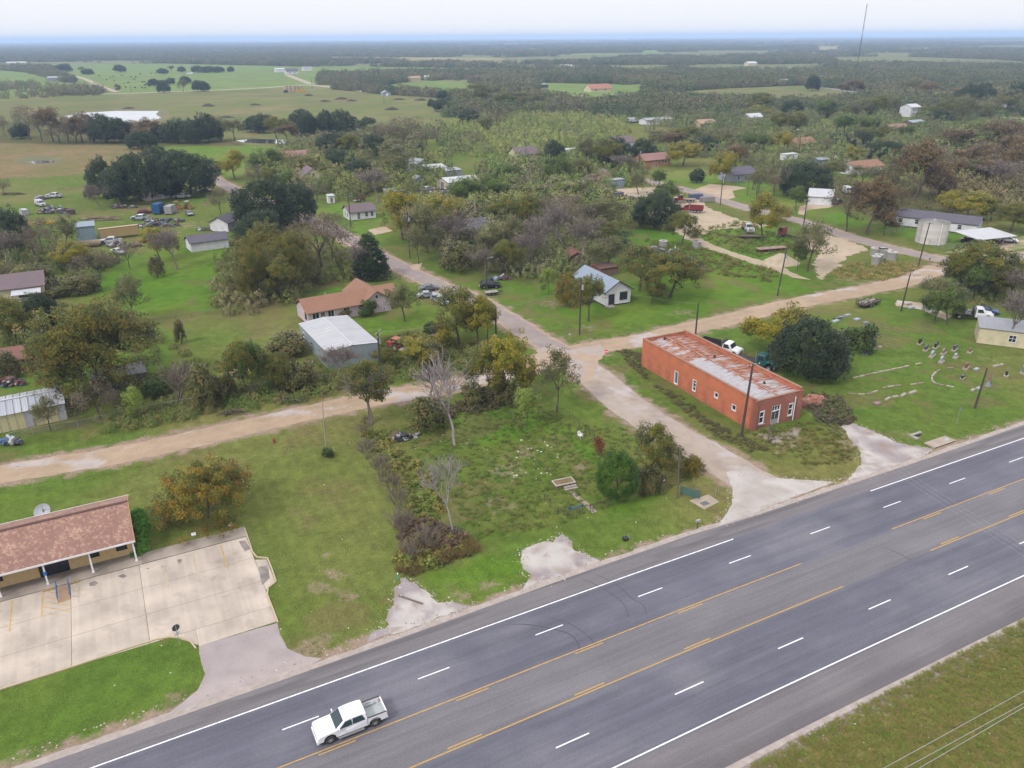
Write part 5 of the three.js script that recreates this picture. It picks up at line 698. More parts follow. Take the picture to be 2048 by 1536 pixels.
// raised walk along the front, carried on past the building
const conc2 = mat([1, 1, 1], 0.95, 0, { map: rep(tex(512, 512, (x, y, o) => { const m = pfbm(x, y, 4, 5), g = pvn(x * 200, y * 200, 200, 200), st = pvn(x * 3, y * 40, 3, 40), cc = ph(226, 210, 196), k = 0.62 + 0.64 * m + 0.09 * (g - 0.5) + 0.12 * (st - 0.5) - 0.12 * sstep(0.56, 0.68, pfbm(y, x, 9, 4)); for (let i = 0; i < 3; i++) o[i] = cc[i] * k; }), 0.09) }), dirty = mat([1, 1, 1], 0.95, 0, { map: rep(tex(512, 512, (x, y, o) => { const m = pfbm(x, y, 5, 5), g = pvn(x * 200, y * 200, 200, 200), cc = ph(186, 172, 160), k = 0.45 + 0.9 * m + 0.07 * (g - 0.5); for (let i = 0; i < 3; i++) o[i] = cc[i] * k; }), 0.12) });
M.lot = conc2;
const put = (x, z) => [c[0] + Math.cos(ry) * x + Math.sin(ry) * z, c[1] - Math.sin(ry) * x + Math.cos(ry) * z];
const slab = (name, x0, x1, z0, z1, y, h, m) => { const p = put((x0 + x1) / 2, (z0 + z1) / 2), o = mesh(name, mb().box(0, 0, 0, x1 - x0, h, z1 - z0).geometry(), m); o.position.set(p[0], y, p[1]); o.rotation.y = ry; return o; };
const fz = D / 2; // front eave line
struct(slab('walkway', -L / 2 - 3, L / 2 + 0.25, wz - 0.3, fz + 0.55, -0.02, 0.14, dirty)); struct(slab('walkway', L / 2 + 0.26, L / 2 + 11.6, fz - 1.5, fz + 0.55, -0.02, 0.135, dirty));
// parking lot: slabs with open joints
const lot = new THREE.Group(); lot.name = 'parking_lot'; lot.userData = { kind: 'structure', label: 'pale concrete parking lot in front of the office' }; scene.add(lot);
const pslab = (x0, x1, za, zb) => { const g = mb(), P = (x, z, y) => { const q = put(x, z); return [q[0], y, q[1]]; }, v = [[x0, za[0]], [x0, zb[0]], [x1, zb[1]], [x1, za[1]]]; const w = v.map(([x, z]) => P(x, z, 0.022)), u = v.map(([x, z]) => P(x, z, -0.1)); g.quad(w[0], w[1], w[2], w[3]); for (let i = 0; i < 4; i++) { const j = (i + 1) % 4; g.quad(u[i], u[j], w[j], w[i]); } return g.build('slab', conc2, lot); };
const zr = [0.57, 5.1, 9.75, 14.38], xr = [-15, -2.3, 4.2, 10.9, 22.38]; // joints read in the office's own axes
for (let i = 0; i < 4; i++) for (let j = 0; j < 3; j++) pslab(xr[i] + 0.02, xr[i + 1] - 0.02, [fz + zr[j] + 0.02, fz + zr[j] + 0.02], [fz + zr[j + 1] - 0.02, fz + zr[j + 1] - 0.02]);
pslab(13.2, 15.0, [fz + 14.4, fz + 14.4], [fz + 14.7, fz + 16.8]); pslab(15.02, 22.38, [fz + 14.4, fz + 14.4], [fz + 16.95, fz + 16.95]); pslab(22.4, 23.55, [fz + 5.6, fz + 6.1], [fz + 11.5, fz + 10.6]);
}
// outline of the lot and driveway, used to keep grass off
const LOT = [[-61.41,-62.47],[-52.93,-65.05],[-40.48,-70.93],[-31.73,-78.02],[-29.03,-72.71],[-28.16,-72.06],[-27.35,-72.14],[-25.3,-68.08],[-25.92,-66.69],[-23.45,-61.81],[-21.49,-58.1],[-19.62,-57.03],[-17.89,-56.82],[-23.42,-52.7],[-29.73,-49.63],[-28.15,-53.03],[-28.21,-54.83],[-29.85,-57.98],[-30.85,-58.99],[-33.02,-59.63],[-35.76,-58.7],[-45.85,-53.13],[-52.42,-49.82]]; HARD.push(LOT);
HARD.push([[0.76,-73.63],[1.38,-69.65],[1.57,-68.01],[1.04,-66.54],[4.72,-68.32],[9.69,-71.13],[8.98,-71.51],[7.72,-72.78],[6.07,-75.68],[5.33,-76.51],[4.78,-75.03],[2.89,-74.78]], [[-11.82,-68.61],[-12.85,-66.57],[-12.48,-64.4],[-12.99,-62.14],[-14.14,-58.86],[-10.66,-60.34],[-4.28,-64.06],[-6.83,-64.55],[-8.31,-65.43],[-9.93,-67.44]], [[48.79,-104.35],[50.7,-104.66],[52.42,-102.35],[54.68,-98.44],[58.75,-96.46],[56.67,-94.49],[46.05,-88.74],[42.87,-87.28],[46.92,-92.14],[48.34,-95.6],[48.27,-99.29]], [[28.3,-90.39],[31.28,-92.08],[33.72,-89.03],[37.42,-88.35],[41.64,-87.79],[36.19,-84.7],[26.56,-79.22],[24.52,-78.19],[26.93,-82.51],[28.24,-86.6]], [[22.37,-84.88],[25.54,-86.27],[26.17,-83.66],[23.35,-80.88]], [[-70.49,-86.03],[-48.83,-86.36],[-42.06,-73.98],[-53.16,-65.44],[-56.33,-63.92]]);
pad('driveway', [[-30.07,-58.58],[-23.41,-61.66],[-22.74,-60.09],[-21.49,-58.1],[-19.62,-57.03],[-17.87,-56.75],[-23.39,-52.58],[-28.83,-49.52],[-29.99,-49.85],[-28.15,-53.03],[-28.21,-54.83],[-29.62,-57.45]], 0.014, blend(ph(196, 182, 184), ph(208, 194, 192), 0.25), 0.08);
// the lot's stepped right edge lies on the lawn: kerb line
M.kerbY = wmat(ph(222, 202, 168), 0.9);
function kerb(name, pts, w = 0.16, h = 0.13, m = M.kerbY, step = 1.2) { const l = smoothLine(pts, step), o = new THREE.Group(); o.name = numbered(name); o.userData = { kind: 'structure' }; scene.add(o); for (let i = 0; i + 1 < l.length; i++) { const a = l[i], b = l[i + 1], dx = b[0] - a[0], dz = b[1] - a[1], L = Math.hypot(dx, dz); mb().box(0, 0, 0, L - 0.012, h, w).turn(new THREE.Matrix4().makeRotationY(-Math.atan2(dz, dx))).turn(new THREE.Matrix4().makeTranslation((a[0] + b[0]) / 2, 0, (a[1] + b[1]) / 2)).build('kerb_stone', m, o); } return o; }
kerb('kerb', [[-31.73,-78.02],[-30.28,-75.19],[-29.08,-72.9],[-28.19,-72.15],[-27.38,-72.23]]); kerb('kerb', [[-27.38,-72.23],[-26.3,-70.16],[-25.3,-68.08]]); kerb('kerb', [[-25.3,-68.08],[-25.82,-67.26],[-25.75,-66.28],[-24.62,-64.06],[-23.36,-61.66]]); kerb('kerb', [[-48.55,-51.77],[-45.85,-53.13],[-40.95,-55.75],[-35.3,-58.97],[-33.75,-59.64],[-32.19,-59.62],[-30.87,-58.93],[-30.19,-58.11]]);
for (const p of [[[-45.23,-68.04],[-44.82,-68.38],[-44.26,-68.14],[-44.43,-67.57],[-44.91,-67.53]], [[-42.69,-69.17],[-42.26,-69.52],[-41.68,-69.27],[-41.97,-68.88]], [[-37.4,-72.06],[-36.92,-72.21],[-36.68,-71.39],[-37.03,-71.32]], [[-40.28,-70.62],[-39.85,-70.66],[-39.88,-70.37]], [[-31.58,-75.57],[-30.83,-75.7],[-29.84,-73.97],[-30.3,-73.45]], [[-27.96,-70.68],[-27.01,-71.04],[-26.08,-68.76],[-26.63,-67.61]], [[-38.71,-70.8],[-38.13,-71.03],[-38.11,-70.79]]]) pad('oil_stain', p, 0.026, blend(ph(150, 140, 136), ph(188, 176, 168), 1.2), 0.12, M.dust, scene.getObjectByName('parking_lot'));
M.lotYellow = mat(ph(238, 190, 96), 0.85, 0, { map: rep(wearT, 0.3) }); M.lotFaint = mat(ph(226, 206, 170), 0.9, 0, { map: rep(wearT, 0.3) });
function paint(label, a, b, w, m, y = 0.028) { const dx = b[0] - a[0], dz = b[1] - a[1], L = Math.hypot(dx, dz); const o = mesh('painted_line', mb().quad([-L / 2, 0, w / 2], [L / 2, 0, w / 2], [L / 2, 0, -w / 2], [-L / 2, 0, -w / 2]).geometry(), m, scene.getObjectByName('parking_lot')); o.position.set((a[0] + b[0]) / 2, y, (a[1] + b[1]) / 2); o.rotation.y = -Math.atan2(dz, dx); return o; }
for (const [p, m] of [[[[-51.81,-65.26],[-49.42,-60.71]], 0], [[[-49.34,-66.61],[-47.5,-62.98]], 0], [[[-46.43,-68.39],[-44.77,-64.94]], 1], [[[-33.45,-74.79],[-31.16,-70.35]], 0], [[[-36.14,-73.39],[-34.03,-69.08]], 1], [[[-38.83,-72.03],[-36.45,-67.26]], 1], [[[-48.9,-66.72],[-47.71,-66.38]], 0], [[[-48.78,-65.84],[-47.25,-65.5]], 0], [[[-48.3,-65.08],[-45.28,-64.41]], 0], [[[-48.04,-64.29],[-44.87,-63.57]], 0], [[[-47.69,-63.45],[-44.91,-62.89]], 1], [[[-46.8,-64.91],[-45.79,-65.42]], 0], [[[-46.41,-66.92],[-45.58,-66.69]], 1], [[[-45.99,-66.03],[-45.16,-65.8]], 1]]) paint('', p[0], p[1], 0.11, m ? M.lotFaint : M.lotYellow);
{ // ramp with blue rails
const rp = [[-48.18,-67.27],[-47.24,-67.83],[-45.82,-65.48],[-46.83,-64.91]], o = thing('wheelchair_ramp', 'small concrete wheelchair ramp with two blue handrails', 'ramp', 0, 0, 0); const P = (i, y) => [rp[i][0], y, rp[i][1]];
mb().quad(P(3, 0.03), P(2, 0.03), P(1, 0.125), P(0, 0.125)).build('ramp_slab', wmat(ph(206, 170, 140), 0.9), o);
const blue = wmat(ph(70, 120, 200), 0.5); for (const [i, j] of [[0, 3], [1, 2]]) { const g = mb(), a = rp[i], b = rp[j]; for (let k = 0; k <= 3; k++) { const t2 = k / 3, x = lerp(a[0], b[0], t2), z = lerp(a[1], b[1], t2), y = lerp(0.1, 0.03, t2); g.tube([[x, y, z], [x, y + 0.92, z]], 0.025, 6); } for (const h of [0.92, 0.6, 0.3]) g.tube([[a[0], h + 0.1, a[1]], [b[0], h + 0.03, b[1]]], 0.025, 6); g.build('handrail', blue, o); }
paint('', rp[0], [[-49.45,-66.68]][0], 0.16, M.lotYellow, 0.126); paint('', rp[1], [[-46.37,-68.32]][0], 0.16, M.lotYellow, 0.126);
}

// ---------------------------------------------------------------- houses, sheds and barns of the town
const RF = {}; const roofOf = (k) => RF[k] ??= { brown: () => shingle(ph(184, 136, 110), ph(164, 120, 100)), mauve: () => shingle(ph(142, 122, 128), ph(126, 108, 116)), pink: () => shingle(ph(186, 140, 134), ph(168, 124, 120)), grey: () => shingle(ph(120, 114, 130), ph(104, 100, 116)), tan: () => shingle(ph(206, 176, 146), ph(186, 156, 130)), orange: () => shingle(ph(206, 146, 122), ph(190, 132, 112)), white: () => tin(ph(236, 238, 246)), blue: () => tin(ph(168, 184, 206)), steel: () => tin(ph(184, 186, 196)), rust: () => tin(ph(138, 100, 88), 0.85, 0), dark: () => tin(ph(96, 94, 104)), redrust: () => tin(ph(150, 98, 86), 0.85, 0) }[k]();
const WL = {}; const wallOf = (k) => WL[k] ??= { white: () => siding(wv(238, 238, 246)), cream: () => siding(wv(226, 214, 180)), tan: () => wmat(wv(206, 186, 158), 0.9), pink: () => siding(wv(224, 206, 214)), grey: () => siding(wv(172, 176, 190)), bluetin: () => tin(wv(150, 172, 186)), steel: () => tin(wv(164, 168, 180)), wood: () => wmat(wv(188, 130, 88), 0.95), brown: () => wmat(wv(128, 100, 84), 0.95), tantin: () => tin(wv(214, 202, 186)), yellow: () => siding(wv(232, 216, 150)), dark: () => wmat(wv(92, 84, 84), 0.95) }[k]();
// x, z: middle of the front wall's foot unless mid is set; turn in degrees from the street grid
function house(name, label, cat, x, z, W, D, h, rise, o = {}) {
const ry = TOWN + THREE.MathUtils.degToRad(o.turn ?? 0), dz = o.mid ? 0 : -D / 2, t = thing(name, label, cat, x + Math.sin(ry) * dz, z + Math.cos(ry) * dz, ry, 0, o.group);
if (rise > 0) gable(t, W, D, h, rise, o.ridge ?? 'x', wallOf(o.wall ?? 'white'), roofOf(o.roof ?? 'brown'), o.over ?? 0.4, 0.12, o.raise ?? 0); else { mb().box(0, -0.05 + (o.raise ?? 0), 0, W, h - (o.raise ?? 0), D).build('wall', wallOf(o.wall ?? 'white'), t); shedRoof(t, W, D, h + (o.slope ?? 0.3), h, roofOf(o.roof ?? 'white'), o.over ?? 0.2); if (o.slope) mb().prism([[-D / 2, h - 0.06], [D / 2, h - 0.06], [-D / 2, h + o.slope]], -W / 2, W / 2).turn(new THREE.Matrix4().makeRotationY(-Math.PI / 2)).build('wall', wallOf(o.wall ?? 'white'), t); }
const fr = o.darkFrame ? M.darkTrim : M.trim;
for (const q of o.win ?? []) opening(t, W, D, q[0], q[1], q[2], q[3], q[4], { frame: fr, mull: q[5] ? 2 : 0, rail: 0.5 });
for (const q of o.door ?? []) opening(t, W, D, q[0], q[1], q[2] ?? 0.1, q[3] ?? 0.95, q[4] ?? 2.05, { frame: fr, name: 'door', pane: q[5] ?? M.doorPaint });
KEEP.push([t.position.x, t.position.z, Math.max(W, D) * 0.55]);
return t;
}
M.doorPaint = wmat(ph(150, 140, 138), 0.7);
srand(2024);
{ // white house with the blue-grey metal roof
const t = house('white_house', 'white house with dark trimmed windows and a blue grey metal roof', 'house', 22.9, -161.6, 6.3, 14, 3.35, 1.95, { ridge: 'z', roof: 'blue', turn: -2.4, over: 0.45, raise: 0.35, darkFrame: true, win: [['f', 4.5, 1.15, 1.75, 1.6, 1], ['r', 4, 1.3, 1, 1.3], ['r', 9, 1.3, 1, 1.3], ['l', 9, 1.3, 1, 1.3]], door: [['f', 1.5, 0.45, 1.3, 2.1, M.hole]] });
mb().box(-3.1 + 0.8, 0, 7.6, 1.9, 0.32, 1.3).build('porch_step', M.conc, t); mb().box(0, 0, 0, 6.1, 0.36, 13.8).build('crawl_space', M.hole, t);
shedRoof(t, 2.6, 9, 0, 0, roofOf('blue'), 0.1, 'porch_roof', -4.5, -1.5, 2.75).rotation.z = 0; for (const z of [-5.6, -2.6, 0.4, 2.8]) mb().box(-5.6, 0, z, 0.12, 2.75, 0.12).build('porch_post', M.trim, t); mb().box(-4.5, 0, -1.5, 2.5, 0.35, 9).build('porch_floor', M.wood, t);
mb().box(0.9, 5.1, -5.6, 0.5, 0.7, 0.5).build('chimney', wmat(ph(150, 80, 64), 0.95), t);
{ const g = mb(); for (const s of [-1, 1]) g.bar([s * 3.6, 3.2, 7.47], [0, 5.42, 7.47], 0.06, 0.18); g.build('bargeboard', M.darkTrim, t); }
}
{ // pink house: long wing, front gable, side wing
const ry = THREE.MathUtils.degToRad(31.5), t = thing('pink_house', 'pale pink house with a brown shingle roof and front gable', 'house', -35.2, -159.2, ry), B = roofOf('brown'), w = wallOf('pink');
const sub = (x, z) => { const g = new THREE.Group(); g.position.set(x, 0, z); return g; };
const merge = (W, D, h, rise, ridge, x, z) => { const tmp = new THREE.Group(), r = gable(tmp, W, D, h, rise, ridge, w, B, 0.45); for (const c of [...tmp.children]) { c.position.set(x, 0, z); c.name = c.name === 'roof' ? 'roof' : 'wall'; t.add(c); } };
merge(13.4, 7.2, 2.6, 1.85, 'x', -3.0, 1.2); merge(6.2, 11.0, 2.6, 2.05, 'z', 5.2, -0.6); merge(4.2, 5.0, 2.6, 1.2, 'x', 9.0, -1.2);
const W = 13.4, D = 7.2, g2 = new THREE.Group(); for (const [u, ww, hh, v] of [[1.6, 1.3, 1.3, 0.9], [4.8, 1.2, 1.3, 0.9], [8.2, 1.2, 1.3, 0.9]]) { const f = opening(t, W, D, 'f', u, v, ww, hh, { mull: 2 }); f.position.set(-3, 0, 1.2); } { const f = opening(t, W, D, 'f', 3.1, 0.1, 0.95, 2.05, { name: 'door', pane: M.doorPaint }); f.position.set(-3, 0, 1.2); const v = opening(t, W, D, 'l', 5.8, 0.9, 1, 1.2, { frame: M.darkTrim }); v.position.set(-3, 0, 1.2); const lv = opening(t, 6.2, 11, 'f', 3.1, 3.1, 0.6, 0.7, { frame: M.trim, pane: M.darkTrim }); lv.position.set(5.2, 0, -0.6); }
for (const [x, z] of [[-4, -0.4], [1.5, -1.4], [5.6, -4]]) mb().cyl(x, 3.9, z, 0.12, 0.12, 0.55, 8).build('roof_vent', M.steel, t);
KEEP.push([-35, -159, 9], [-40, -156, 6], [-29, -161, 7]);
}
{ // grey metal building
const W = 9.4, D = 17.2, t = thing('metal_workshop', 'grey blue metal workshop with a plain white roof', 'workshop', -32.1, -136.2, THREE.MathUtils.degToRad(29.4)), panel = [tin(wv(166, 178, 186)), tin(wv(160, 172, 180))];
mb().prism([[-W / 2, 0], [W / 2, 0], [W / 2, 3.35], [0, 3.75], [-W / 2, 3.35]], -D / 2, D / 2).build('wall', panel[0], t);
const rm = [tin(ph(240, 241, 248), 0.6), tin(ph(235, 237, 246), 0.6)]; sheets(t, [0, 3.8, -D / 2 - 0.15], [0, 3.8, D / 2 + 0.15], [-W / 2 - 0.15, 3.38, D / 2 + 0.15], [-W / 2 - 0.15, 3.38, -D / 2 - 0.15], 18, rm, 'roof_panel', 0.02); sheets(t, [0.01, 3.8, D / 2 + 0.15], [0.01, 3.8, -D / 2 - 0.15], [W / 2 + 0.15, 3.38, -D / 2 - 0.15], [W / 2 + 0.15, 3.38, D / 2 + 0.15], 18, rm, 'roof_panel', 0.02);
mb().box(0, 3.8, 0, 0.4, 0.05, D + 0.3).build('ridge_cap', rm[0], t);
opening(t, W, D, 'l', 2.6, 1.5, 0.8, 0.8, { frame: M.trim }); KEEP.push([-32, -136, 7], [-29, -131, 6], [-35, -141, 6]);
}
{ // white shed at the left edge
const t = thing('corrugated_shed', 'cream corrugated shed with a white ribbed metal roof at the left edge', 'shed', -75.4, -107.6, THREE.MathUtils.degToRad(31)), W = 13, D = 7.4, wm = [tin(wv(232, 222, 178)), tin(wv(226, 216, 176)), tin(wv(206, 206, 214))], rm = [tin(ph(234, 236, 246)), tin(ph(226, 230, 242)), tin(ph(214, 218, 232))];
mb().prism([[-D / 2, 0], [D / 2, 0], [D / 2, 2.7], [0, 3.5], [-D / 2, 2.7]], -W / 2, W / 2).turn(new THREE.Matrix4().makeRotationY(-Math.PI / 2)).build('wall', wm[2], t);
srand(8); sheets(t, [-W / 2, 2.68, D / 2 + 0.03], [W / 2, 2.68, D / 2 + 0.03], [W / 2, 0, D / 2 + 0.03], [-W / 2, 0, D / 2 + 0.03], 12, wm, 'wall_panel', 0.03);
sheets(t, [W / 2 + 0.2, 3.6, 0], [-W / 2 - 0.2, 3.6, 0], [-W / 2 - 0.2, 2.72, -D / 2 - 0.3], [W / 2 + 0.2, 2.72, -D / 2 - 0.3], 14, rm); sheets(t, [-W / 2 - 0.2, 3.6, 0.01], [W / 2 + 0.2, 3.6, 0.01], [W / 2 + 0.2, 2.72, D / 2 + 0.3], [-W / 2 - 0.2, 2.72, D / 2 + 0.3], 14, rm); mb().box(0, 3.6, 0, W + 0.4, 0.06, 0.5).build('ridge_cap', rm[0], t); KEEP.push([-75, -107, 7]);
}
house('cottage', 'small white cottage with a brown roof and corner porch', 'house', -47.19,-250.4, 8.6, 7, 2.7, 1.7, { roof: 'mauve', raise: 0.2, win: [['f', 5.6, 0.9, 0.9, 1.3], ['f', 7.4, 0.9, 0.9, 1.3], ['l', 2.5, 0.9, 0.9, 1.3], ['l', 5, 0.9, 0.9, 1.2]], door: [['f', 3, 0.2]] });
house('grey_roof_house', 'house with a purplish grey shingle roof in the thicket', 'house', -9.77,-224.74, 11, 8, 2.8, 1.9, { roof: 'grey', win: [['f', 2, 0.9, 1, 1.2], ['f', 8.5, 0.9, 1, 1.2]], door: [['f', 5, 0.1]] });
house('gabled_house', 'tall tan house with steep brown gables among the trees', 'house', -76.43,-311.37, 11, 9, 3.4, 3.6, { roof: 'mauve', wall: 'cream', ridge: 'z', win: [['f', 3, 1, 1, 1.4], ['f', 8, 1, 1, 1.4], ['f', 5.5, 3.9, 1, 1.2], ['r', 3, 1, 1, 1.4], ['l', 4, 1, 1, 1.4]], door: [['f', 5.5, 0.1]] });
house('roof_house', 'house showing only its pinkish roof above the trees', 'house', -98.37,-376.68, 14, 9, 2.8, 2.2, { roof: 'pink', wall: 'tan', win: [['f', 3, 1, 1, 1.2], ['f', 9, 1, 1, 1.2]] });
house('steel_shop', 'cream metal shop with a bright white roof', 'workshop', -17.47,-301.42, 13, 11, 3.4, 1.0, { roof: 'white', wall: 'tantin', win: [['f', 3, 1.5, 1, 1]], door: [['l', 5, 0.1, 3, 2.8], ['f', 8, 0.1, 3, 2.8]] });
house('barn', 'grey barn with a pale gabled roof', 'barn', -37.46,-347.61, 8, 9, 3.4, 1.8, { roof: 'steel', wall: 'grey', ridge: 'z', turn: 20, door: [['f', 4, 0.1, 3, 2.8, M.hole]] });
house('open_shed', 'open dark shed with a white tilted roof beside the barn', 'shed', -30.83,-340.46, 9, 7, 2.6, 0, { roof: 'white', wall: 'dark', slope: 0.6 });
house('metal_shed', 'dull steel shed behind the white roofed shop', 'shed', -23.28,-331.93, 7, 6, 2.8, 0, { roof: 'steel', wall: 'steel', slope: 0.3 });
house('cabin', 'small blue grey cabin next to the junk vehicles', 'shed', -35.21,-311.22, 3.2, 4, 3, 0.8, { roof: 'steel', wall: 'bluetin', ridge: 'z', door: [['f', 1.6, 0.1]] });
house('low_shed', 'low steel roofed shed behind the cottage', 'shed', -41.59,-287.64, 6, 5, 2.2, 0, { roof: 'blue', wall: 'steel', slope: 0.4 });
house('garden_shed', 'small white garden shed with a brown roof', 'shed', -28.15,-274.23, 3.4, 3, 2.1, 0.9, { roof: 'brown', ridge: 'z', door: [['f', 1.7, 0.1, 0.9, 1.9]] });
house('white_shed', 'narrow white upright shed near the garden', 'shed', -62.86,-278.15, 2.2, 2.4, 2.5, 0, { roof: 'white', slope: 0.2, door: [['f', 1.1, 0.1, 0.8, 1.9]] });
house('porch_house', 'two storey grey and white house with a hipped brown roof', 'house', 8.05,-360.24, 11, 9, 5.4, 2.6, { roof: 'mauve', wall: 'cream', win: [['f', 2.5, 3.6, 1, 1.3], ['f', 5.5, 3.6, 1, 1.3], ['f', 8.5, 3.6, 1, 1.3], ['f', 2.5, 0.9, 1, 1.3], ['f', 8.5, 0.9, 1, 1.3]], door: [['f', 5.5, 0.1]] });
house('trailer_home', 'white trailer home beside a leafless tree', 'trailer', 29.64,-396.32, 10, 3.4, 2.7, 0, { slope: 0.1, win: [['f', 2, 1.1, 0.9, 0.9], ['f', 5, 1.1, 0.9, 0.9]], door: [['f', 7.5, 0.3]] });
house('barn_shed', 'grey walled shed with a rusty brown roof behind the trees', 'shed', 34.96,-311.39, 10, 6, 2.4, 1.6, { roof: 'rust', wall: 'steel' });
house('site_cabin', 'pale blue grey portable cabin with two small windows', 'cabin', 39.77,-304.18, 8.6, 3, 3.0, 0, { wall: 'bluetin', roof: 'steel', slope: 0.08, win: [['f', 3, 1.5, 0.7, 0.7], ['f', 6.8, 1.5, 0.7, 0.7]] });
house('wood_house', 'orange brown wooden house with a pinkish roof', 'house', 65.2,-357.64, 14, 9, 3.0, 2.2, { roof: 'pink', wall: 'wood', win: [['f', 8, 1, 1.4, 1.2], ['f', 11.5, 1, 1.4, 1.2], ['l', 4, 1, 1.4, 1.2]], door: [['f', 5, 0.1]] });
house('grey_house', 'house with a grey hipped roof beside the far end of the street', 'house', 93.21,-317.94, 12, 9, 2.8, 2.1, { roof: 'grey', wall: 'grey', win: [['f', 2.5, 0.9, 1.2, 1.2], ['f', 9, 0.9, 1.2, 1.2]], door: [['f', 6, 0.1]] });
house('rusty_shed', 'leaning shed with a rusty roof behind the white house', 'shed', 16.64,-194.36, 4, 5, 2.2, 1.0, { roof: 'redrust', wall: 'brown', ridge: 'z', turn: -15 });
house('iron_shed', 'low rusted iron shed right behind the white house', 'shed', 23.7,-184.35, 5, 3.5, 2.0, 0, { roof: 'rust', wall: 'brown', slope: 0.3 });
house('gable_house', 'brown roofed house with a white gable far up the street', 'house', 59.37,-421.18, 12, 9, 3, 2.4, { roof: 'mauve', win: [['r', 4, 1, 1.2, 1.2], ['f', 4, 1, 1, 1.2]] });
house('long_trailer', 'long pale grey trailer home in the open clearing', 'trailer', 97.9,-540.3, 21, 8, 3.0, 0.9, { roof: 'steel', wall: 'white', win: [['f', 3.5, 1.1, 1, 1], ['f', 7.5, 1.1, 1, 1], ['f', 15, 1.1, 1, 1]], door: [['f', 5.6, 0.3]] });
house('tan_house', 'tan roofed house near the parked cars far up', 'house', 124.51,-516.56, 13, 9, 2.8, 1.9, { roof: 'tan', wall: 'tan', win: [['f', 3, 1, 1, 1.2], ['f', 9, 1, 1, 1.2]] });
house('blue_barn', 'blue grey metal barn at the edge of the pasture', 'barn', 104.71,-745.85, 22, 10, 4, 0, { roof: 'white', wall: 'bluetin', slope: 0.8, door: [['f', 3, 0.1, 4, 3, M.hole]] });
house('orange_house', 'house with a broad orange hipped roof', 'house', 96.03,-877.31, 26, 14, 3, 4.2, { roof: 'orange', wall: 'cream', win: [['f', 6, 1, 2, 1.4], ['f', 18, 1, 2, 1.4]] });
house('long_white_barn', 'white barn beyond the thicket near the pasture', 'barn', 16.76,-953.72, 20, 12, 5, 1.4, { roof: 'white', wall: 'tantin' });
house('far_shed', 'dark open sheds right of the white barn', 'shed', 34.75,-951.7, 20, 9, 3.4, 0, { roof: 'steel', wall: 'dark', slope: 0.5 });
house('brown_cabin', 'brown roofed cabin near the pale far track', 'house', 35.95,-772.54, 16, 9, 2.6, 2, { roof: 'brown', wall: 'tan' });
house('tan_barn', 'tan roofed long house by the brown cabin', 'house', 60.4,-746.74, 22, 9, 2.8, 1.6, { roof: 'tan', wall: 'wood' });
house('yellow_house', 'pale yellow house with a red brown roof', 'house', 149.24,-410.67, 15, 9, 3, 2.4, { roof: 'brown', wall: 'yellow', win: [['f', 7, 0.9, 1, 1.3], ['f', 9.5, 0.9, 1.6, 1.3], ['f', 12.5, 0.9, 1, 1.3], ['l', 4, 1, 1, 1.2]], door: [['f', 5, 0.1]] });
house('tall_white_house', 'tall white two storey house under a white roof', 'house', 284.4,-580.28, 10, 9, 6.4, 1.8, { roof: 'white', wall: 'white', win: [['f', 3, 4, 1, 1.6], ['f', 5, 4, 1, 1.6], ['f', 7, 4, 1, 1.6], ['f', 3, 1, 1, 1.6], ['f', 7, 1, 1, 1.6]] });
house('blue_roof_shed', 'shed with a blue metal roof below the tall white house', 'shed', 256.26,-516.17, 12, 7, 2.6, 1.0, { roof: 'blue', wall: 'brown' });
house('brown_house', 'low brown roofed house below the tall white house', 'house', 231.73,-487.19, 16, 8, 2.6, 1.4, { roof: 'pink', wall: 'brown', win: [['f', 4, 0.9, 1, 1.1]] });
house('white_trailer', 'small white trailer beside the street curve', 'trailer', 130.17,-375.17, 8, 3, 2.6, 0, { slope: 0.1, win: [['f', 2, 1.1, 0.9, 0.8], ['f', 5.5, 1.1, 0.9, 0.8]] });
house('blue_container', 'dark blue shed behind the trees at the street curve', 'shed', 137.46,-354.28, 6, 4, 3, 0.6, { roof: 'blue', wall: 'bluetin' });
house('ranch_house', 'white house with a red brown shingle roof', 'house', 149.19,-333.79, 17, 9, 2.8, 2.0, { roof: 'brown', wall: 'white', win: [['f', 3, 0.9, 1, 1.2], ['f', 7, 0.9, 1.4, 1.2], ['f', 14, 0.9, 1, 1.2], ['r', 4, 0.9, 1, 1.2]], door: [['f', 5, 0.1]] });
house('small_blue_roof', 'shed with a pale blue roof among rust brown trees', 'shed', 207.11,-367.36, 8, 6, 2.6, 1.6, { roof: 'blue', wall: 'grey' });
house('tin_roof_house', 'white house with a shiny tin roof behind a dark oak', 'house', 110.65,-272.59, 11, 7.5, 2.8, 1.7, { roof: 'white', wall: 'white', ridge: 'z', turn: 40, win: [['f', 2, 0.9, 0.9, 1.3], ['f', 5.4, 0.9, 0.9, 1.3], ['r', 3, 0.9, 0.9, 1.3]], door: [['f', 3.8, 0.1]] });
house('long_house', 'long white manufactured house with a grey roof', 'house', 124.04,-231.08, 24.5, 8, 3.0, 1.5, { roof: 'grey', wall: 'white', raise: 0.3, turn: -66, ridge: 'x', win: [['f', 4, 1.2, 1, 1.3], ['f', 8.5, 1.2, 1, 1.3], ['f', 13, 1.2, 1, 1.0], ['f', 20, 1.2, 1, 1.2]] });
house('pale_shed', 'pale boxy shed behind the leafless tree at the right edge', 'shed', 91.31,-135.73, 9, 6, 3.0, 0, { roof: 'steel', wall: 'cream', slope: 0.4, turn: -52, win: [['f', 5.5, 1.0, 1.1, 1.2, 1]] });
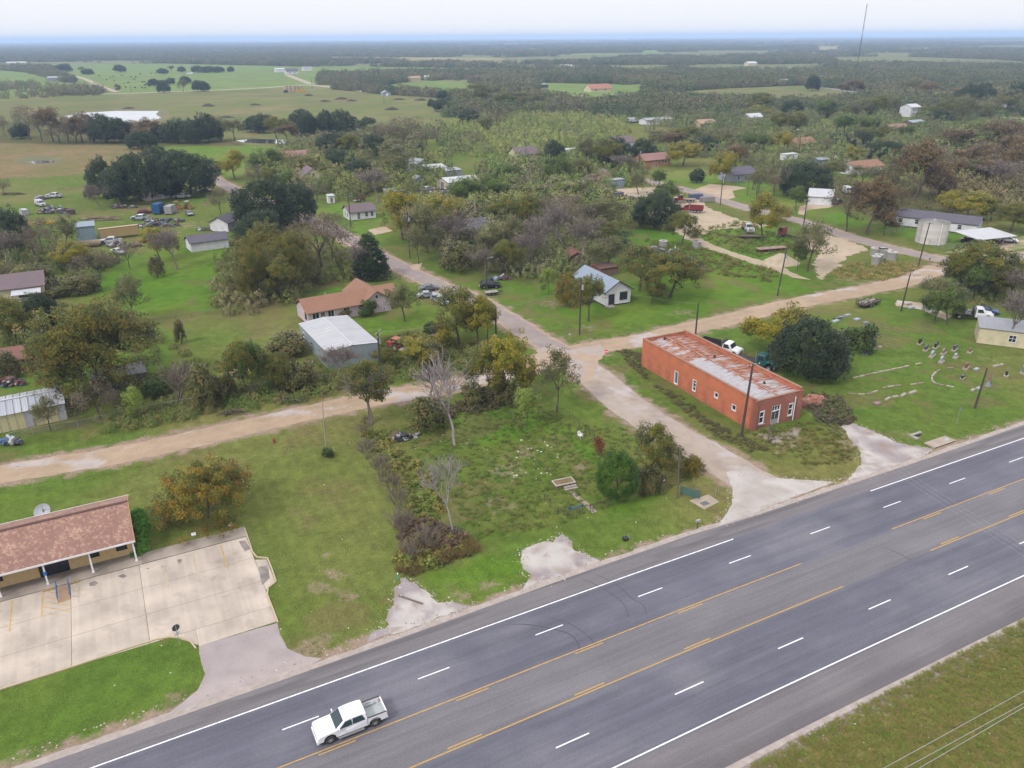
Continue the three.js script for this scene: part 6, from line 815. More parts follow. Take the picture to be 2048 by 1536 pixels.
house('oak_house', 'white gabled house with a garage under dark oaks', 'house', -126.68,-288.19, 11, 8, 3.0, 2.2, { roof: 'mauve', wall: 'pink', ridge: 'z', turn: 18, win: [['f', 2.2, 1, 1, 1.1]], door: [['f', 7, 0.1, 2.8, 2.3, M.trim]] });
house('grey_shed', 'grey roofed shed with a white end wall beside the oak tree', 'shed', -87.77,-235.13, 6, 6, 2.6, 1.6, { roof: 'grey', wall: 'white', ridge: 'z', turn: -40 });
house('white_barn', 'white shed with a half rusted roof beside the green meadow', 'shed', -82.6,-212.61, 10, 6, 2.5, 1.3, { roof: 'grey', wall: 'white', turn: 6 });
house('tin_hut', 'blue grey tin hut beside the white service truck', 'shed', -122.31,-224.48, 5, 4.6, 4.0, 0, { roof: 'blue', wall: 'bluetin', slope: 0.5 });
house('big_mauve_building', 'large building with a mauve roof at the left edge', 'building', -111.74,-165.03, 17, 12, 3.2, 1.8, { roof: 'mauve', wall: 'cream', win: [['f', 13, 0.9, 2.4, 1.6, 1]] });
house('rust_roof_shed', 'shed with a red rusted roof left of the giant elm', 'shed', -84.82,-126.79, 9, 6, 2.3, 0, { roof: 'redrust', wall: 'brown', slope: 0.5 });
house('dark_roof_shed', 'dark tin roofed shed beneath the giant elm', 'shed', -64.69,-118.88, 8, 4, 2.2, 0, { roof: 'dark', wall: 'dark', slope: 0.4 });
house('blue_hut', 'pale blue hut behind the trees at the right edge', 'shed', 107.03,-170.35, 5, 4, 2.6, 1.2, { roof: 'blue', wall: 'bluetin', ridge: 'z' });
house('farm_house', 'white farm house with a dark roof in the far pasture', 'house', -355.94,-1381.76, 20, 12, 4, 4, { roof: 'grey', wall: 'white', win: [['f', 6, 1, 1.6, 1.6], ['f', 14, 1, 1.6, 1.6]] });
house('farm_barn', 'long white barn left of the far farm house', 'barn', -394.98,-1453.99, 16, 10, 5, 1.5, { roof: 'white' }); house('farm_store', 'white barn right of the far farm house', 'barn', -362.43,-1515.34, 16, 10, 5, 1.5, { roof: 'steel' });
house('field_house', 'tan roofed house alone in the pasture with cattle', 'house', -125.55,-1111.47, 17, 10, 4, 2.5, { roof: 'tan', wall: 'tan' }); house('field_store', 'small white store right of the pasture house', 'shed', -112.78,-1153.54, 8, 7, 4, 1.4, { roof: 'white' });
house('field_shed', 'small grey shed beside the pale far road', 'shed', -122.9,-834.32, 8, 7, 3, 1.6, { roof: 'steel', wall: 'grey', ridge: 'z', door: [['f', 4, 0.1, 2, 2.4, M.trim]] });
house('clearing_barn', 'pale roofed barn at the edge of the green clearing', 'barn', -23.18,-659.52, 14, 9, 3, 1.2, { roof: 'steel', wall: 'tantin' });
house('ranch_barn', 'white roofed ranch barn in the far left field', 'barn', -641,-1194.88, 26, 12, 4, 2, { roof: 'steel', wall: 'grey' });
for (const [x, z, w, label] of [[419.63,-1030.69, 18, 'cream gabled house beside the far highway'], [395.33,-1056.28, 16, 'grey roofed house among oaks left of the far highway'], [320.36,-974.87, 14, 'small white house at the pasture corner'], [466.21,-1015.5, 18, 'white roofed barn right of the far highway'], [1127.73,-2082.71, 24, 'white barn alone in the hazy scrub'], [253.29,-1062.96, 16, 'white roofed stable by the far pasture fence'], [204.92,-944.73, 18, 'pale house at the corner of the far pasture'], [105.54,-1555.29, 22, 'white barn deep in the far woods'], [475.87,-1659.14, 22, 'white roof peeking from the far woods'], [465.78,-1623.22, 22, 'white barn roof at the edge of the hazy wood'], [867.27,-2443.68, 40, 'long white barn in the hazy distance'], [-1176.68,-2023.6, 40, 'long white roof in the far left woods'], [361.37,-597.72, 12, 'tan house with a carport at the right edge'], [160.62,-539.49, 12, 'pale house beside the far lane']]) house('far_house', label, 'house', x, z, w, w * 0.55, 4.2, 2, { roof: 'white', wall: 'cream' });
{ // oil tanks with a yellow wall
const t = thing('tank_battery', 'cluster of tan oil tanks behind a bright yellow wall', 'tanks', -233.99,-905.23, TOWN); const tanM = wmat(ph(226, 204, 176), 0.7); for (let i = 0; i < 5; i++) mb().cyl(-8 + i * 4.1, 0, -3, 1.95, 1.95, 6.6 - (i > 3 ? 0.6 : 0), 14).build('tank', tanM, t); for (let i = 0; i < 3; i++) mb().cyl(-9 + i * 4.1, 0, 1.3, 1.9, 1.9, 4.6, 14).build('tank', tanM, t); const y = wmat(ph(250, 206, 40), 0.7); mb().box(6, 0, 4.5, 11, 2.6, 0.2).box(11.6, 0, 0, 0.2, 2.6, 8.8).build('wall', y, t); mb().box(-10, 0, 5.5, 4, 2.4, 2).build('pump_shed', M.darkTrim, t);
}
{ // water tank
const [x, z] = [117.06,-212.14], t = thing('water_tank', 'round white water tank beside the carport', 'water tank', x, z - 4, 0.3), wm = wmat(wv(226, 220, 216), 0.6), r = 4.0, H = 5.7; for (let k = 0; k < 3; k++) mb().cyl(0, k * H / 3, 0, r - k * 0.004, r - k * 0.004, H / 3 - 0.02, 40).build('tank_ring', wm, t); mb().tube([[0, H - 0.03, 0], [0, H + 0.5, 0]], [r + 0.06, 0.4], 40).build('tank_lid', wmat(ph(236, 234, 232), 0.6), t); const l = mb(); for (const s of [-0.22, 0.22]) l.tube([[-r - 0.22, 0.3, s], [-r - 0.22, H + 0.9, s]], 0.03, 5); for (let k = 0; k < 16; k++) l.tube([[-r - 0.22, 0.6 + k * 0.38, -0.22], [-r - 0.22, 0.6 + k * 0.38, 0.22]], 0.02, 4); l.build('ladder', M.steel, t); mb().tube([[-1.2, 0, r + 0.15], [-1.2, H, r + 0.15]], 0.12, 8).build('pipe', wmat([0.6, 0.6, 0.6], 0.6), t); KEEP.push([x, z - 4, 7]);
}
{ // carport
const [x, z] = [130.28,-213.61], t = thing('carport', 'wide open carport with a flat white roof', 'carport', x, z, TOWN - 0.15), W = 13, D = 8.5; shedRoof(t, W, D, 3.0, 2.5, roofOf('white'), 0.2); for (const sx of [-1, -0.33, 0.33, 1]) for (const sz of [-1, 1]) mb().box(sx * W / 2, 0, sz * D / 2, 0.1, 2.65 + (sz < 0 ? 0.2 : -0.15), 0.1).build('post', M.steel, t); KEEP.push([x, z, 7]);
const [a, b] = [132.57,-229.95], s = thing('awning', 'small white flat awning between the long house and carport', 'awning', a, b, TOWN - 1.1); shedRoof(s, 6, 4, 2.9, 2.7, roofOf('white'), 0.1); for (const [i, j] of [[-1, -1], [1, -1], [-1, 1], [1, 1]]) mb().box(i * 2.9, 0, j * 1.9, 0.08, 2.75, 0.08).build('post', M.steel, s);
const [c, d] = [-106.84,-166.73], u = thing('white_carport', 'white roofed lean-to beside the large mauve roof', 'carport', c, d, TOWN); shedRoof(u, 5.5, 6, 2.9, 2.5, roofOf('white'), 0.1); for (const [i, j] of [[-1, -1], [1, -1], [-1, 1], [1, 1]]) mb().box(i * 2.6, 0, j * 2.8, 0.1, 2.6, 0.1).build('post', M.wood, u);
}

// ---------------------------------------------------------------- vehicles
M.tyre = mat([0.025, 0.025, 0.027], 0.9); M.rim = mat([0.42, 0.42, 0.44], 0.35, 0.7); M.under = mat([0.015, 0.015, 0.016], 0.9); M.cargl = new THREE.MeshPhysicalMaterial({ color: new THREE.Color(0.02, 0.035, 0.04), roughness: 0.06, specularIntensity: 1 }); M.lamp = mat([0.55, 0.57, 0.6], 0.2); M.tail = mat([0.3, 0.02, 0.02], 0.3); M.rubber = mat([0.03, 0.03, 0.033], 0.8);
const paintCache = {}; const paint2 = (r, g, b, rough = 0.35) => paintCache[[r, g, b, rough]] ??= new THREE.MeshPhysicalMaterial({ color: PC(r, g, b), roughness: rough, clearcoat: rough < 0.5 ? 0.6 : 0, clearcoatRoughness: 0.15 });
const WHITE = new THREE.MeshPhysicalMaterial({ color: new THREE.Color(0.55, 0.55, 0.58), roughness: 0.3, clearcoat: 0.7, clearcoatRoughness: 0.1 });
function wheelGeo(r, w) { const t = new THREE.LatheGeometry([[r * 0.58, -w / 2], [r * 0.9, -w / 2], [r, -w * 0.32], [r, w * 0.32], [r * 0.9, w / 2], [r * 0.58, w / 2]].map((p) => new THREE.Vector2(...p)), 20); t.rotateX(Math.PI / 2); const q = mb(); q.tube([[0, 0, -w * 0.1], [0, 0, w * 0.36]], [r * 0.6, r * 0.56], 16); const sp = mb(); for (let k = 0; k < 6; k++) { const a = k / 6 * 6.283; sp.bar([Math.cos(a) * r * 0.1, Math.sin(a) * r * 0.1, w * 0.42], [Math.cos(a) * r * 0.56, Math.sin(a) * r * 0.56, w * 0.4], 0.07, 0.05); } sp.tube([[0, 0, w * 0.3], [0, 0, w * 0.46]], [r * 0.16, r * 0.13], 10); return { t, q: q.geometry(), sp: sp.geometry() }; }
const wheelCache = {};
function wheel(parent, x, z, r = 0.4, w = 0.27, plain) { const g = wheelCache[r + '_' + w] ??= wheelGeo(r, w), s = Math.sign(z) || 1; const o = mesh('wheel', g.t, M.tyre, parent); o.position.set(x, r, z); if (s < 0) o.rotation.y = Math.PI; mesh('rim', plain ? g.q : g.sp, plain ? plain : M.rim, o); if (!plain) mesh('hub', g.q, M.under, o); return o; }
function slab3(profile, width, bev = 0.05, holes) { const s = new THREE.Shape(profile.map((p) => new THREE.Vector2(p[0], p[1]))); const g = new THREE.ExtrudeGeometry(s, { depth: width - 2 * bev, bevelEnabled: bev > 0, bevelThickness: bev, bevelSize: bev, bevelOffset: -bev, bevelSegments: 2 }); g.translate(0, 0, -(width - 2 * bev) / 2); return g; }
const arch = (cx, r, y0) => Array.from({ length: 9 }, (_, k) => { const a = Math.PI * (1 - k / 8); return [cx + Math.cos(a) * r, y0 + Math.sin(a) * r]; });
const taperBy = (g, belt, top, k) => { const p = g.attributes.position; for (let i = 0; i < p.count; i++) { const y = p.getY(i); if (y > belt) p.setZ(i, p.getZ(i) * (1 - k * (y - belt) / (top - belt))); } g.computeVertexNormals(); return g; };
const KINDS = {
pickup: { L: 5.9, W: 2.0, belt: 1.24, top: 1.9, k: 0.2, ax: [1.93, -1.88], r: 0.41, prof: [[2.9, 0.6], [2.98, 0.86], [2.93, 1.06], [2.78, 1.17], [2.35, 1.24], [1.42, 1.3], [0.66, 1.82], [0.3, 1.91], [-0.35, 1.94], [-0.95, 1.9], [-1.2, 1.8], [-1.27, 1.2], [-1.27, 0.5]], ws: [[1.38, 1.29], [0.7, 1.8]], side: [[[1.12, 1.28], [0.58, 1.74], [0.05, 1.76], [0.05, 1.28]], [[-0.03, 1.28], [-0.03, 1.77], [-0.86, 1.77], [-1.08, 1.3]]], rear: [[-1.25, 1.32], [-1.2, 1.76]], front: 0.5, archR: 0.52 },
sedan: { L: 4.7, W: 1.82, belt: 0.98, top: 1.46, k: 0.22, ax: [1.4, -1.35], r: 0.33, prof: [[2.32, 0.4], [2.36, 0.62], [2.2, 0.78], [1.0, 0.95], [0.3, 1.4], [-0.1, 1.46], [-0.9, 1.44], [-1.65, 1.02], [-2.28, 0.98], [-2.36, 0.7], [-2.32, 0.4]], ws: [[0.98, 0.97], [0.34, 1.38]], side: [[[0.72, 0.98], [0.26, 1.34], [-0.15, 1.38], [-0.15, 0.98]], [[-0.22, 0.98], [-0.22, 1.38], [-0.85, 1.36], [-1.25, 1.0]]], rear: [[-1.62, 1.05], [-0.95, 1.42]], full: 1, archR: 0.42, front: 0.3 },
suv: { L: 4.8, W: 1.92, belt: 1.1, top: 1.76, k: 0.16, ax: [1.42, -1.4], r: 0.37, prof: [[2.36, 0.45], [2.4, 0.75], [2.25, 0.98], [1.15, 1.1], [0.5, 1.68], [0.2, 1.76], [-1.75, 1.72], [-2.2, 1.15], [-2.38, 1.0], [-2.38, 0.45]], ws: [[1.12, 1.12], [0.54, 1.65]], side: [[[0.9, 1.12], [0.42, 1.62], [-0.3, 1.65], [-0.3, 1.12]], [[-0.38, 1.12], [-0.38, 1.65], [-1.6, 1.62], [-1.85, 1.15]]], rear: [[-2.17, 1.18], [-1.8, 1.68]], full: 1, archR: 0.47, front: 0.35 },
van: { L: 5.4, W: 2.0, belt: 1.2, top: 2.1, k: 0.1, ax: [1.75, -1.6], r: 0.36, prof: [[2.68, 0.45], [2.7, 0.9], [2.5, 1.15], [1.8, 1.3], [1.25, 2.02], [0.9, 2.1], [-2.5, 2.08], [-2.66, 1.9], [-2.68, 0.45]], ws: [[1.78, 1.34], [1.3, 1.98]], side: [[[1.55, 1.34], [1.12, 1.94], [0.5, 1.95], [0.5, 1.34]]], rear: [[-2.67, 1.3], [-2.66, 1.85]], full: 1, archR: 0.46, front: 0.3 },
};
const carCache = {};
function carGeo(kind) {
if (carCache[kind]) return carCache[kind];
const K = KINDS[kind], yb = 0.46, f = K.ax[0], b = K.ax[1], R = K.archR, out = {}; const prof = [...K.prof];
const bottom = [...(K.full ? arch(b, R, K.prof[K.prof.length - 1][1]) : []), ...arch(f, R, K.full ? K.prof[0][1] : 0.5)]; const P = K.full ? [...prof, ...bottom] : [...prof, ...bottom, [2.9, 0.5]];
out.body = taperBy(slab3(P, K.W, 0.09), K.belt, K.top, K.k);
const hw = (y) => K.W / 2 * (y > K.belt ? 1 - K.k * (y - K.belt) / (K.top - K.belt) : 1);
const pane = mb(); const [p, q] = K.ws, dx = q[0] - p[0], dy = q[1] - p[1], l = Math.hypot(dx, dy), ox = -dy / l * -0.02, oy = Math.abs(dx) / l * 0.02 + 0.012; const w0 = hw(p[1]) * 0.9, w1 = hw(q[1]) * 0.9; pane.quad([p[0] + 0.02, p[1] + oy, w0], [p[0] + 0.02, p[1] + oy, -w0], [q[0] + 0.02, q[1] + oy, -w1], [q[0] + 0.02, q[1] + oy, w1]); out.windshield = pane.geometry();
out.sides = K.side.map((poly) => [1, -1].map((s) => { const g = mb(), c = poly.map(([x, y]) => [x, y, s * (hw(y) + 0.012)]); s > 0 ? g.quad(c[3], c[0], c[1], c[2]) : g.quad(c[0], c[3], c[2], c[1]); return g.geometry(); })).flat();
const rg = mb(), [a, c] = K.rear, r0 = hw(a[1]) * 0.82, r1 = hw(c[1]) * 0.82; rg.quad([a[0] - 0.03, a[1], -r0], [a[0] - 0.03, a[1], r0], [c[0] - 0.03, c[1], r1], [c[0] - 0.03, c[1], -r1]); out.rear = rg.geometry();
const h = K.L / 2, yl = K.prof[1][1]; out.under = mb().box((f + b) / 2, 0.3, 0, K.L - 0.9, 0.35, K.W - 0.25).geometry();
out.front = [1, -1].map((s) => mb().box(h - 0.08, yl - 0.22, s * (K.W / 2 - 0.28), 0.16, 0.2, 0.42).geometry()); out.back = [1, -1].map((s) => mb().box(-h + 0.06, yl - 0.18, s * (K.W / 2 - 0.1), 0.14, 0.34, 0.16).geometry());
out.bump = mb().box(h + 0.02, 0.42, 0, 0.16, 0.26, K.W - 0.12).geometry(); out.bumpR = mb().box(-h, 0.5, 0, 0.16, 0.2, K.W - 0.14).geometry(); out.grille = mb().box(h - 0.03, yl - 0.26, 0, 0.08, 0.3, K.W * 0.5).geometry();
out.mirror = [1, -1].map((s) => mb().box(K.ws[0][0] - 0.2, K.belt + 0.04, s * (K.W / 2 + 0.12), 0.1, 0.22, 0.24).geometry());
if (kind === 'pickup') { const sideP = [[-1.29, 0.55], [-1.29, 1.24], [-2.95, 1.27], [-2.95, 0.6], ...arch(b, R, 0.55)]; out.bed = [1, -1].map((s) => slab3(sideP, 0.13, 0.02).translate(0, 0, s * (K.W / 2 - 0.066))); out.bedFloor = mb().box(-2.11, 0.72, 0, 1.62, 0.05, K.W - 0.27).box(-1.34, 0.6, 0, 0.08, 0.62, K.W - 0.28).geometry(); out.gate = mb().box(-2.93, 0.62, 0, 0.09, 0.64, K.W - 0.3).geometry(); out.arches = mb().box(b, 0.77, K.W / 2 - 0.23, 0.9, 0.22, 0.2).box(b, 0.77, -K.W / 2 + 0.23, 0.9, 0.22, 0.2).geometry(); out.rail = [1, -1].map((s) => mb().box(-2.11, 1.25, s * (K.W / 2 - 0.07), 1.64, 0.03, 0.13).geometry()); out.step = [1, -1].map((s) => mb().box(0.2, 0.36, s * (K.W / 2 - 0.02), 2.2, 0.08, 0.22).geometry()); }
return (carCache[kind] = out);
}
function car(kind, paintM, label, cat, x, z, ry, o = {}) {
const g = carGeo(kind), K = KINDS[kind], t = thing(o.name ?? { pickup: 'pickup_truck', sedan: 'car', suv: 'suv', van: 'van' }[kind], label, cat, x, z, ry, 0, o.group), sc = o.s ?? 1; if (sc !== 1) t.scale.setScalar(sc);
mesh('body', g.body, paintM, t); mesh('windshield', g.windshield, M.cargl, t); for (const q of g.sides) mesh('window', q, M.cargl, t); mesh('rear_window', g.rear, M.cargl, t); mesh('chassis', g.under, M.under, t);
for (const q of g.front) mesh('headlight', q, M.lamp, t); for (const q of g.back) mesh('taillight', q, M.tail, t); mesh('bumper', g.bump, o.chrome ?? paintM, t); mesh('bumper', g.bumpR, o.chrome ?? M.rim, t); mesh('grille', g.grille, M.under, t); for (const q of g.mirror) mesh('mirror', q, paintM, t);
if (g.bed) { for (const q of g.bed) mesh('bed_side', q, paintM, t); mesh('bed_floor', g.bedFloor, o.liner ?? paint2(206, 214, 218, 0.7), t); mesh('tailgate', g.gate, paintM, t); mesh('wheel_arch', g.arches, o.liner ?? paint2(206, 214, 218, 0.7), t); for (const q of g.rail) mesh('bed_rail', q, M.rubber, t); for (const q of g.step) mesh('running_board', q, M.rim, t); }
for (const ax of K.ax) for (const s of [1, -1]) wheel(t, ax, s * (K.W / 2 - 0.17), K.r, 0.26);
return t;
}
const HDG = TOWN + Math.PI; // heading down the highway
{ const [x, z] = [-13.36,-47.97]; car('pickup', WHITE, 'white crew cab pickup driving on the highway', 'pickup truck', x + HN[0] * 0.86, z + HN[1] * 0.86, HDG, { chrome: WHITE }); }
const at = (deg) => TOWN + THREE.MathUtils.degToRad(deg);
const SIL = paint2(190, 196, 206), GREY = paint2(130, 134, 144), REDC = paint2(150, 52, 56, 0.6), BLACKC = paint2(48, 50, 58), WORN = paint2(222, 222, 228, 0.6);
car('suv', BLACKC, 'black jeep parked beside the street verge', 'suv', -4.95,-175, at(-20)); car('sedan', SIL, 'silver car parked behind the bare tree by the street', 'car', -18.67,-168.05, at(-15)); car('sedan', GREY, 'dark car behind the silver car near the street', 'car', -18.88,-173.33, at(-8)); car('suv', SIL, 'silver suv nose out beside the street', 'suv', -15.64,-163.87, at(-80));
car('pickup', WORN, 'white crew cab pickup at the back of the junk row', 'pickup truck', -167.7,-292.11, at(150)); car('pickup', WORN, 'white pickup beside the oak shaded house', 'pickup truck', -119.68,-289.17, at(160)); car('pickup', WORN, 'white service truck next to the yellow box trailer', 'pickup truck', -113.78,-220.74, at(165)); car('sedan', WORN, 'white car with its hood facing the meadow', 'car', -106.31,-209.09, at(-60)); car('sedan', REDC, 'faded red old car on the grass', 'car', -121.87,-262.26, at(0)); car('pickup', SIL, 'silver pickup among the scrap vehicles', 'pickup truck', -118.84,-252.25, at(150)); car('sedan', GREY, 'grey car below the orange loaders', 'car', -105.9,-259.31, at(-85)); car('van', WORN, 'white van beside the scrap heap', 'van', -164.35,-276.58, at(-70)); car('sedan', GREY, 'silver grey wreck next to the white crew cab', 'car', -170.17,-288.5, at(10)); car('sedan', paint2(60, 80, 130, 0.6), 'dark blue wreck in the scrap line', 'car', -110.85,-241.87, at(20)); car('sedan', REDC, 'red wreck half hidden by the yellow bush', 'car', -103.65,-221.97, at(-15)); car('sedan', BLACKC, 'dark car parked at the oak house drive', 'car', -115.61,-301.83, at(0));
car('suv', WHITE, 'white suv at the open end of the carport', 'suv', 137.89,-214.94, at(-50)); car('sedan', REDC, 'red car under the middle of the carport', 'car', 132.46,-213.55, at(-52)); car('sedan', paint2(110, 40, 50), 'dark red car under the left end of the carport', 'car', 127.45,-215.23, at(-50)); car('suv', BLACKC, 'black suv beside the tin roofed white house', 'suv', 112.02,-271.36, at(20)); car('sedan', paint2(60, 90, 150), 'blue car behind the white flatbed truck', 'car', 98.22,-154.45, at(-48)); car('sedan', REDC, 'dark red car outside the long pale trailer', 'car', 103,-531.89, at(-40)); car('sedan', SIL, 'silver car outside the long pale trailer', 'car', 106.24,-531.68, at(-40)); car('sedan', GREY, 'old grey car in the weeds below the spreading oak', 'car', 38.82,-207.3, at(-35)); car('van', WORN, 'white camper with a blue roof line in the clearing', 'camper', 81.97,-551.38, at(5), { s: 1.5, name: 'camper' }); car('van', WORN, 'white camper beside the tin roofed house', 'camper', 122.78,-291.21, at(60), { s: 1.2, name: 'camper' }); car('pickup', WORN, 'white pickup in the yard of the steel shop', 'pickup truck', -31.28,-300.06, at(5)); car('sedan', GREY, 'grey car in the yard of the steel shop', 'car', -25.01,-293.31, at(25)); car('sedan', paint2(40, 60, 110), 'blue car under the dark grove', 'car', -66.12,-224.77, at(10));
// heavier trucks
function heavy(name, label, x, z, ry, cabM, o = {}) {
const t = thing(name, label, 'truck', x, z, ry), W = 2.35, cx = o.cabover ? 0.9 : 0; const cab = taperBy(slab3(o.cabover ? [[3.6, 0.7], [3.62, 1.6], [3.45, 2.75], [3.2, 2.85], [1.9, 2.85], [1.85, 0.7]] : [[3.7, 0.75], [3.74, 1.35], [3.55, 1.62], [2.3, 1.75], [1.9, 2.5], [1.6, 2.6], [0.55, 2.6], [0.45, 0.75], ...arch(2.75, 0.62, 0.75)], W - 0.1, 0.07), 1.7, 2.7, 0.12); mesh('cab', cab, cabM, t);
const ws = mb(); o.cabover ? ws.quad([3.65, 1.7, 1.0], [3.65, 1.7, -1.0], [3.5, 2.6, -0.95], [3.5, 2.6, 0.95]) : ws.quad([2.34, 1.8, 0.98], [2.34, 1.8, -0.98], [1.97, 2.45, -0.92], [1.97, 2.45, 0.92]); ws.build('windshield', M.cargl, t); for (const s of [1, -1]) { const g = mb(), z1 = s * 1.12, z2 = s * 1.05, a = o.cabover ? [[2.1, 1.75], [3.2, 1.75], [3.1, 2.5], [2.1, 2.5]] : [[0.75, 1.75], [1.95, 1.75], [1.6, 2.42], [0.75, 2.42]], c = a.map((p, i) => [p[0], p[1], i < 2 ? z1 + s * 0.02 : z2 + s * 0.03]); (s > 0 ? g.quad(...c) : g.quad(c[1], c[0], c[3], c[2])).build('window', M.cargl, t); }
const back = o.back ?? -3.8; mb().box((3.2 + back) / 2, 0.6, 0, 3.2 - back, 0.25, 0.9).build('frame', M.under, t); mb().box(3.72, 0.55, 0, 0.2, 0.35, W).build('bumper', o.bump ?? M.rim, t); mb().box(3.74, 0.95, 0, 0.06, 0.55, 1.1).build('grille', M.rim, t); for (const s of [1, -1]) mb().box(3.66, 0.98, s * 0.95, 0.14, 0.24, 0.3).build('headlight', M.lamp, t);
if (o.bed) { const h = o.bedH ?? 1.1, y = 1.05, x0 = back - 0.2, x1 = 0.2, m = o.bed; mb().box((x0 + x1) / 2, y, 0, x1 - x0, 0.1, W).build('bed_floor', o.inner ?? m, t); for (const s of [1, -1]) { const sd = mb().box((x0 + x1) / 2, y, s * W / 2, x1 - x0, h, 0.08).build('bed_side', m, t); const r = mb(); for (let k = 0; k <= 5; k++) r.box(lerp(x0, x1, k / 5), y, s * (W / 2 + 0.06), 0.1, h, 0.08); r.box((x0 + x1) / 2, y + h - 0.1, s * (W / 2 + 0.05), x1 - x0, 0.12, 0.1); r.build('rib', m, sd); } mb().box(x1, y, 0, 0.08, h + 0.5, W - 0.1).box(x1 + 0.3, y + h + 0.42, 0, 0.7, 0.06, W - 0.1).build('headboard', m, t); mb().box(x0, y, 0, 0.08, h, W - 0.1).build('tailgate', m, t); }
if (o.flat) { mb().box((back + 0.1) / 2, 1.0, 0, 0.1 - back + 0.3, 0.12, W).build('deck', o.flat, t); if (o.load) { const g = mb(); srand(5); for (let k = 0; k < 14; k++) g.box(rr(back + 0.4, -0.4), 1.12, rr(-0.8, 0.8), rr(0.4, 1.2), rr(0.15, 0.7), rr(0.3, 0.7), rnd() * 3); g.build('load', wmat(ph(190, 190, 196), 0.8), t); mb().box(0.2, 1.1, 0, 0.08, 1.1, W - 0.2).build('headboard', M.black, t); } }
mb().tube([[0.3, 0.9, 0.95], [0.3, 3.1, 0.95]], 0.07, 8).build('exhaust', M.rim, t); const rim = o.rim ?? paint2(200, 200, 204, 0.5); for (const ax of [2.75, back + 1.1, ...(o.tandem === false ? [] : [back + 2.3])]) for (const s of [1, -1]) wheel(t, ax, s * 0.98, 0.5, 0.32, rim); return t;
}
heavy('dump_truck', 'red dump truck parked in the sandy yard', 58.98,-258.46, at(135), paint2(160, 40, 46), { bed: paint2(150, 42, 48, 0.6), bedH: 1.2 });
heavy('red_truck', 'red and white truck tractor behind the red dump truck', 60.4,-275.75, at(150), paint2(196, 70, 76), { flat: wmat(ph(190, 170, 150), 0.9) });
heavy('dump_truck', 'white cab dump truck with a black bed behind the brick wall', 38.1,-132.91, at(-66), WHITE, { bed: paint2(40, 38, 42, 0.8), inner: wmat(ph(110, 74, 70), 0.9), tandem: false });
heavy('teal_truck', 'dark teal truck half hidden by the brick wall', 42.64,-127.03, at(-66), paint2(40, 110, 116), { flat: M.black, tandem: false });
heavy('flatbed_truck', 'white flatbed truck loaded with stone at the monument yard', 93.41,-151.17, at(-48), WHITE, { flat: M.black, load: true, tandem: false, back: -3.4 });
heavy('white_truck', 'white truck cab half hidden behind a yellow tree', 69.99,-230.51, at(-120), WORN, { tandem: false, flat: M.wood });
heavy('wrecked_truck', 'rusty red and white truck cab standing in weeds', 79.6,-221.34, at(100), paint2(170, 90, 80, 0.8), { cabover: true, tandem: false });
heavy('truck_chassis', 'stripped truck chassis left of the red dump truck', 51,-253.7, at(170), WORN, { tandem: true, back: -4.6 });
// trailers and boxes
function trailer(label, x, z, ry, L, W, deckM, o = {}) { const t = thing(o.name ?? 'trailer', label, 'trailer', x, z, ry); if (o.planks) for (let k = 0; k < 7; k++) mb().box(0, 0.72, -W / 2 + (k + 0.5) * W / 7, L, 0.06, W / 7 - 0.02).build('plank', deckM, t); else mb().box(0, 0.7, 0, L, 0.08, W).build('deck', deckM, t); const f = mb(); for (const s of [-1, 1]) f.box(0, 0.52, s * W / 2, L, 0.18, 0.1); for (let k = 0; k < 6; k++) f.box(-L / 2 + 0.2 + k * (L - 0.4) / 5, 0.54, 0, 0.08, 0.12, W - 0.1); f.bar([L / 2, 0.58, W / 3], [L / 2 + 1.5, 0.55, 0], 0.09, 0.12).bar([L / 2, 0.58, -W / 3], [L / 2 + 1.5, 0.55, 0], 0.09, 0.12); f.build('frame', o.frame ?? M.black, t); for (const ax of [-0.45, 0.45]) for (const s of [1, -1]) wheel(t, ax - L * 0.08, s * (W / 2 + (o.out ? 0.18 : -0.2)), 0.36, 0.22, paint2(190, 190, 194, 0.6)); if (o.rails) { const r = mb(); for (const s of [-1, 1]) { for (let k = 0; k < 5; k++) r.box(-L / 2 + 0.1 + k * (L - 0.2) / 4, 0.75, s * W / 2, 0.06, 0.5, 0.06); r.box(0, 1.22, s * W / 2, L, 0.06, 0.06); } for (const s of [-0.6, 0.6]) r.bar([-L / 2, 0.78, s - 0.3], [-L / 2 - 0.5, 2.0, s - 0.3], 0.06).bar([-L / 2, 0.78, s + 0.3], [-L / 2 - 0.5, 2.0, s + 0.3], 0.06).bar([-L / 2 - 0.5, 2, s - 0.3], [-L / 2 - 0.5, 2, s + 0.3], 0.06).bar([-L / 2 - 0.25, 1.4, s - 0.3], [-L / 2 - 0.25, 1.4, s + 0.3], 0.06); r.build('rail', M.black, t); const g = mb(); srand(17); for (let k = 0; k < 12; k++) g.box(rr(-L / 2 + 0.5, L / 2 - 0.5), 0.8, rr(-0.7, 0.7), rr(0.3, 1), rr(0.1, 0.5), rr(0.3, 0.8), rnd()); g.build('load', wmat(ph(186, 176, 172), 0.85), t); } return t; }
trailer('black equipment trailer with raised ramps beside the dirt road', 76.24,-160.24, at(8), 6, 2.1, M.wood, { rails: true, out: true }); trailer('red flatbed trailer parked below the rusty truck cab', 69.94,-207.79, at(-12), 8.5, 2.4, wmat(ph(190, 160, 150), 0.9), { planks: true, frame: paint2(140, 40, 46, 0.7) }); trailer('small flat utility trailer beside the black jeep', -4.54,-169.62, at(-5), 3, 1.7, wmat(ph(190, 180, 172), 0.9), { planks: true }); trailer('long low trailer under the junk in the truck yard', 68.29,-221.75, at(-35), 6, 2.2, M.wood, {});
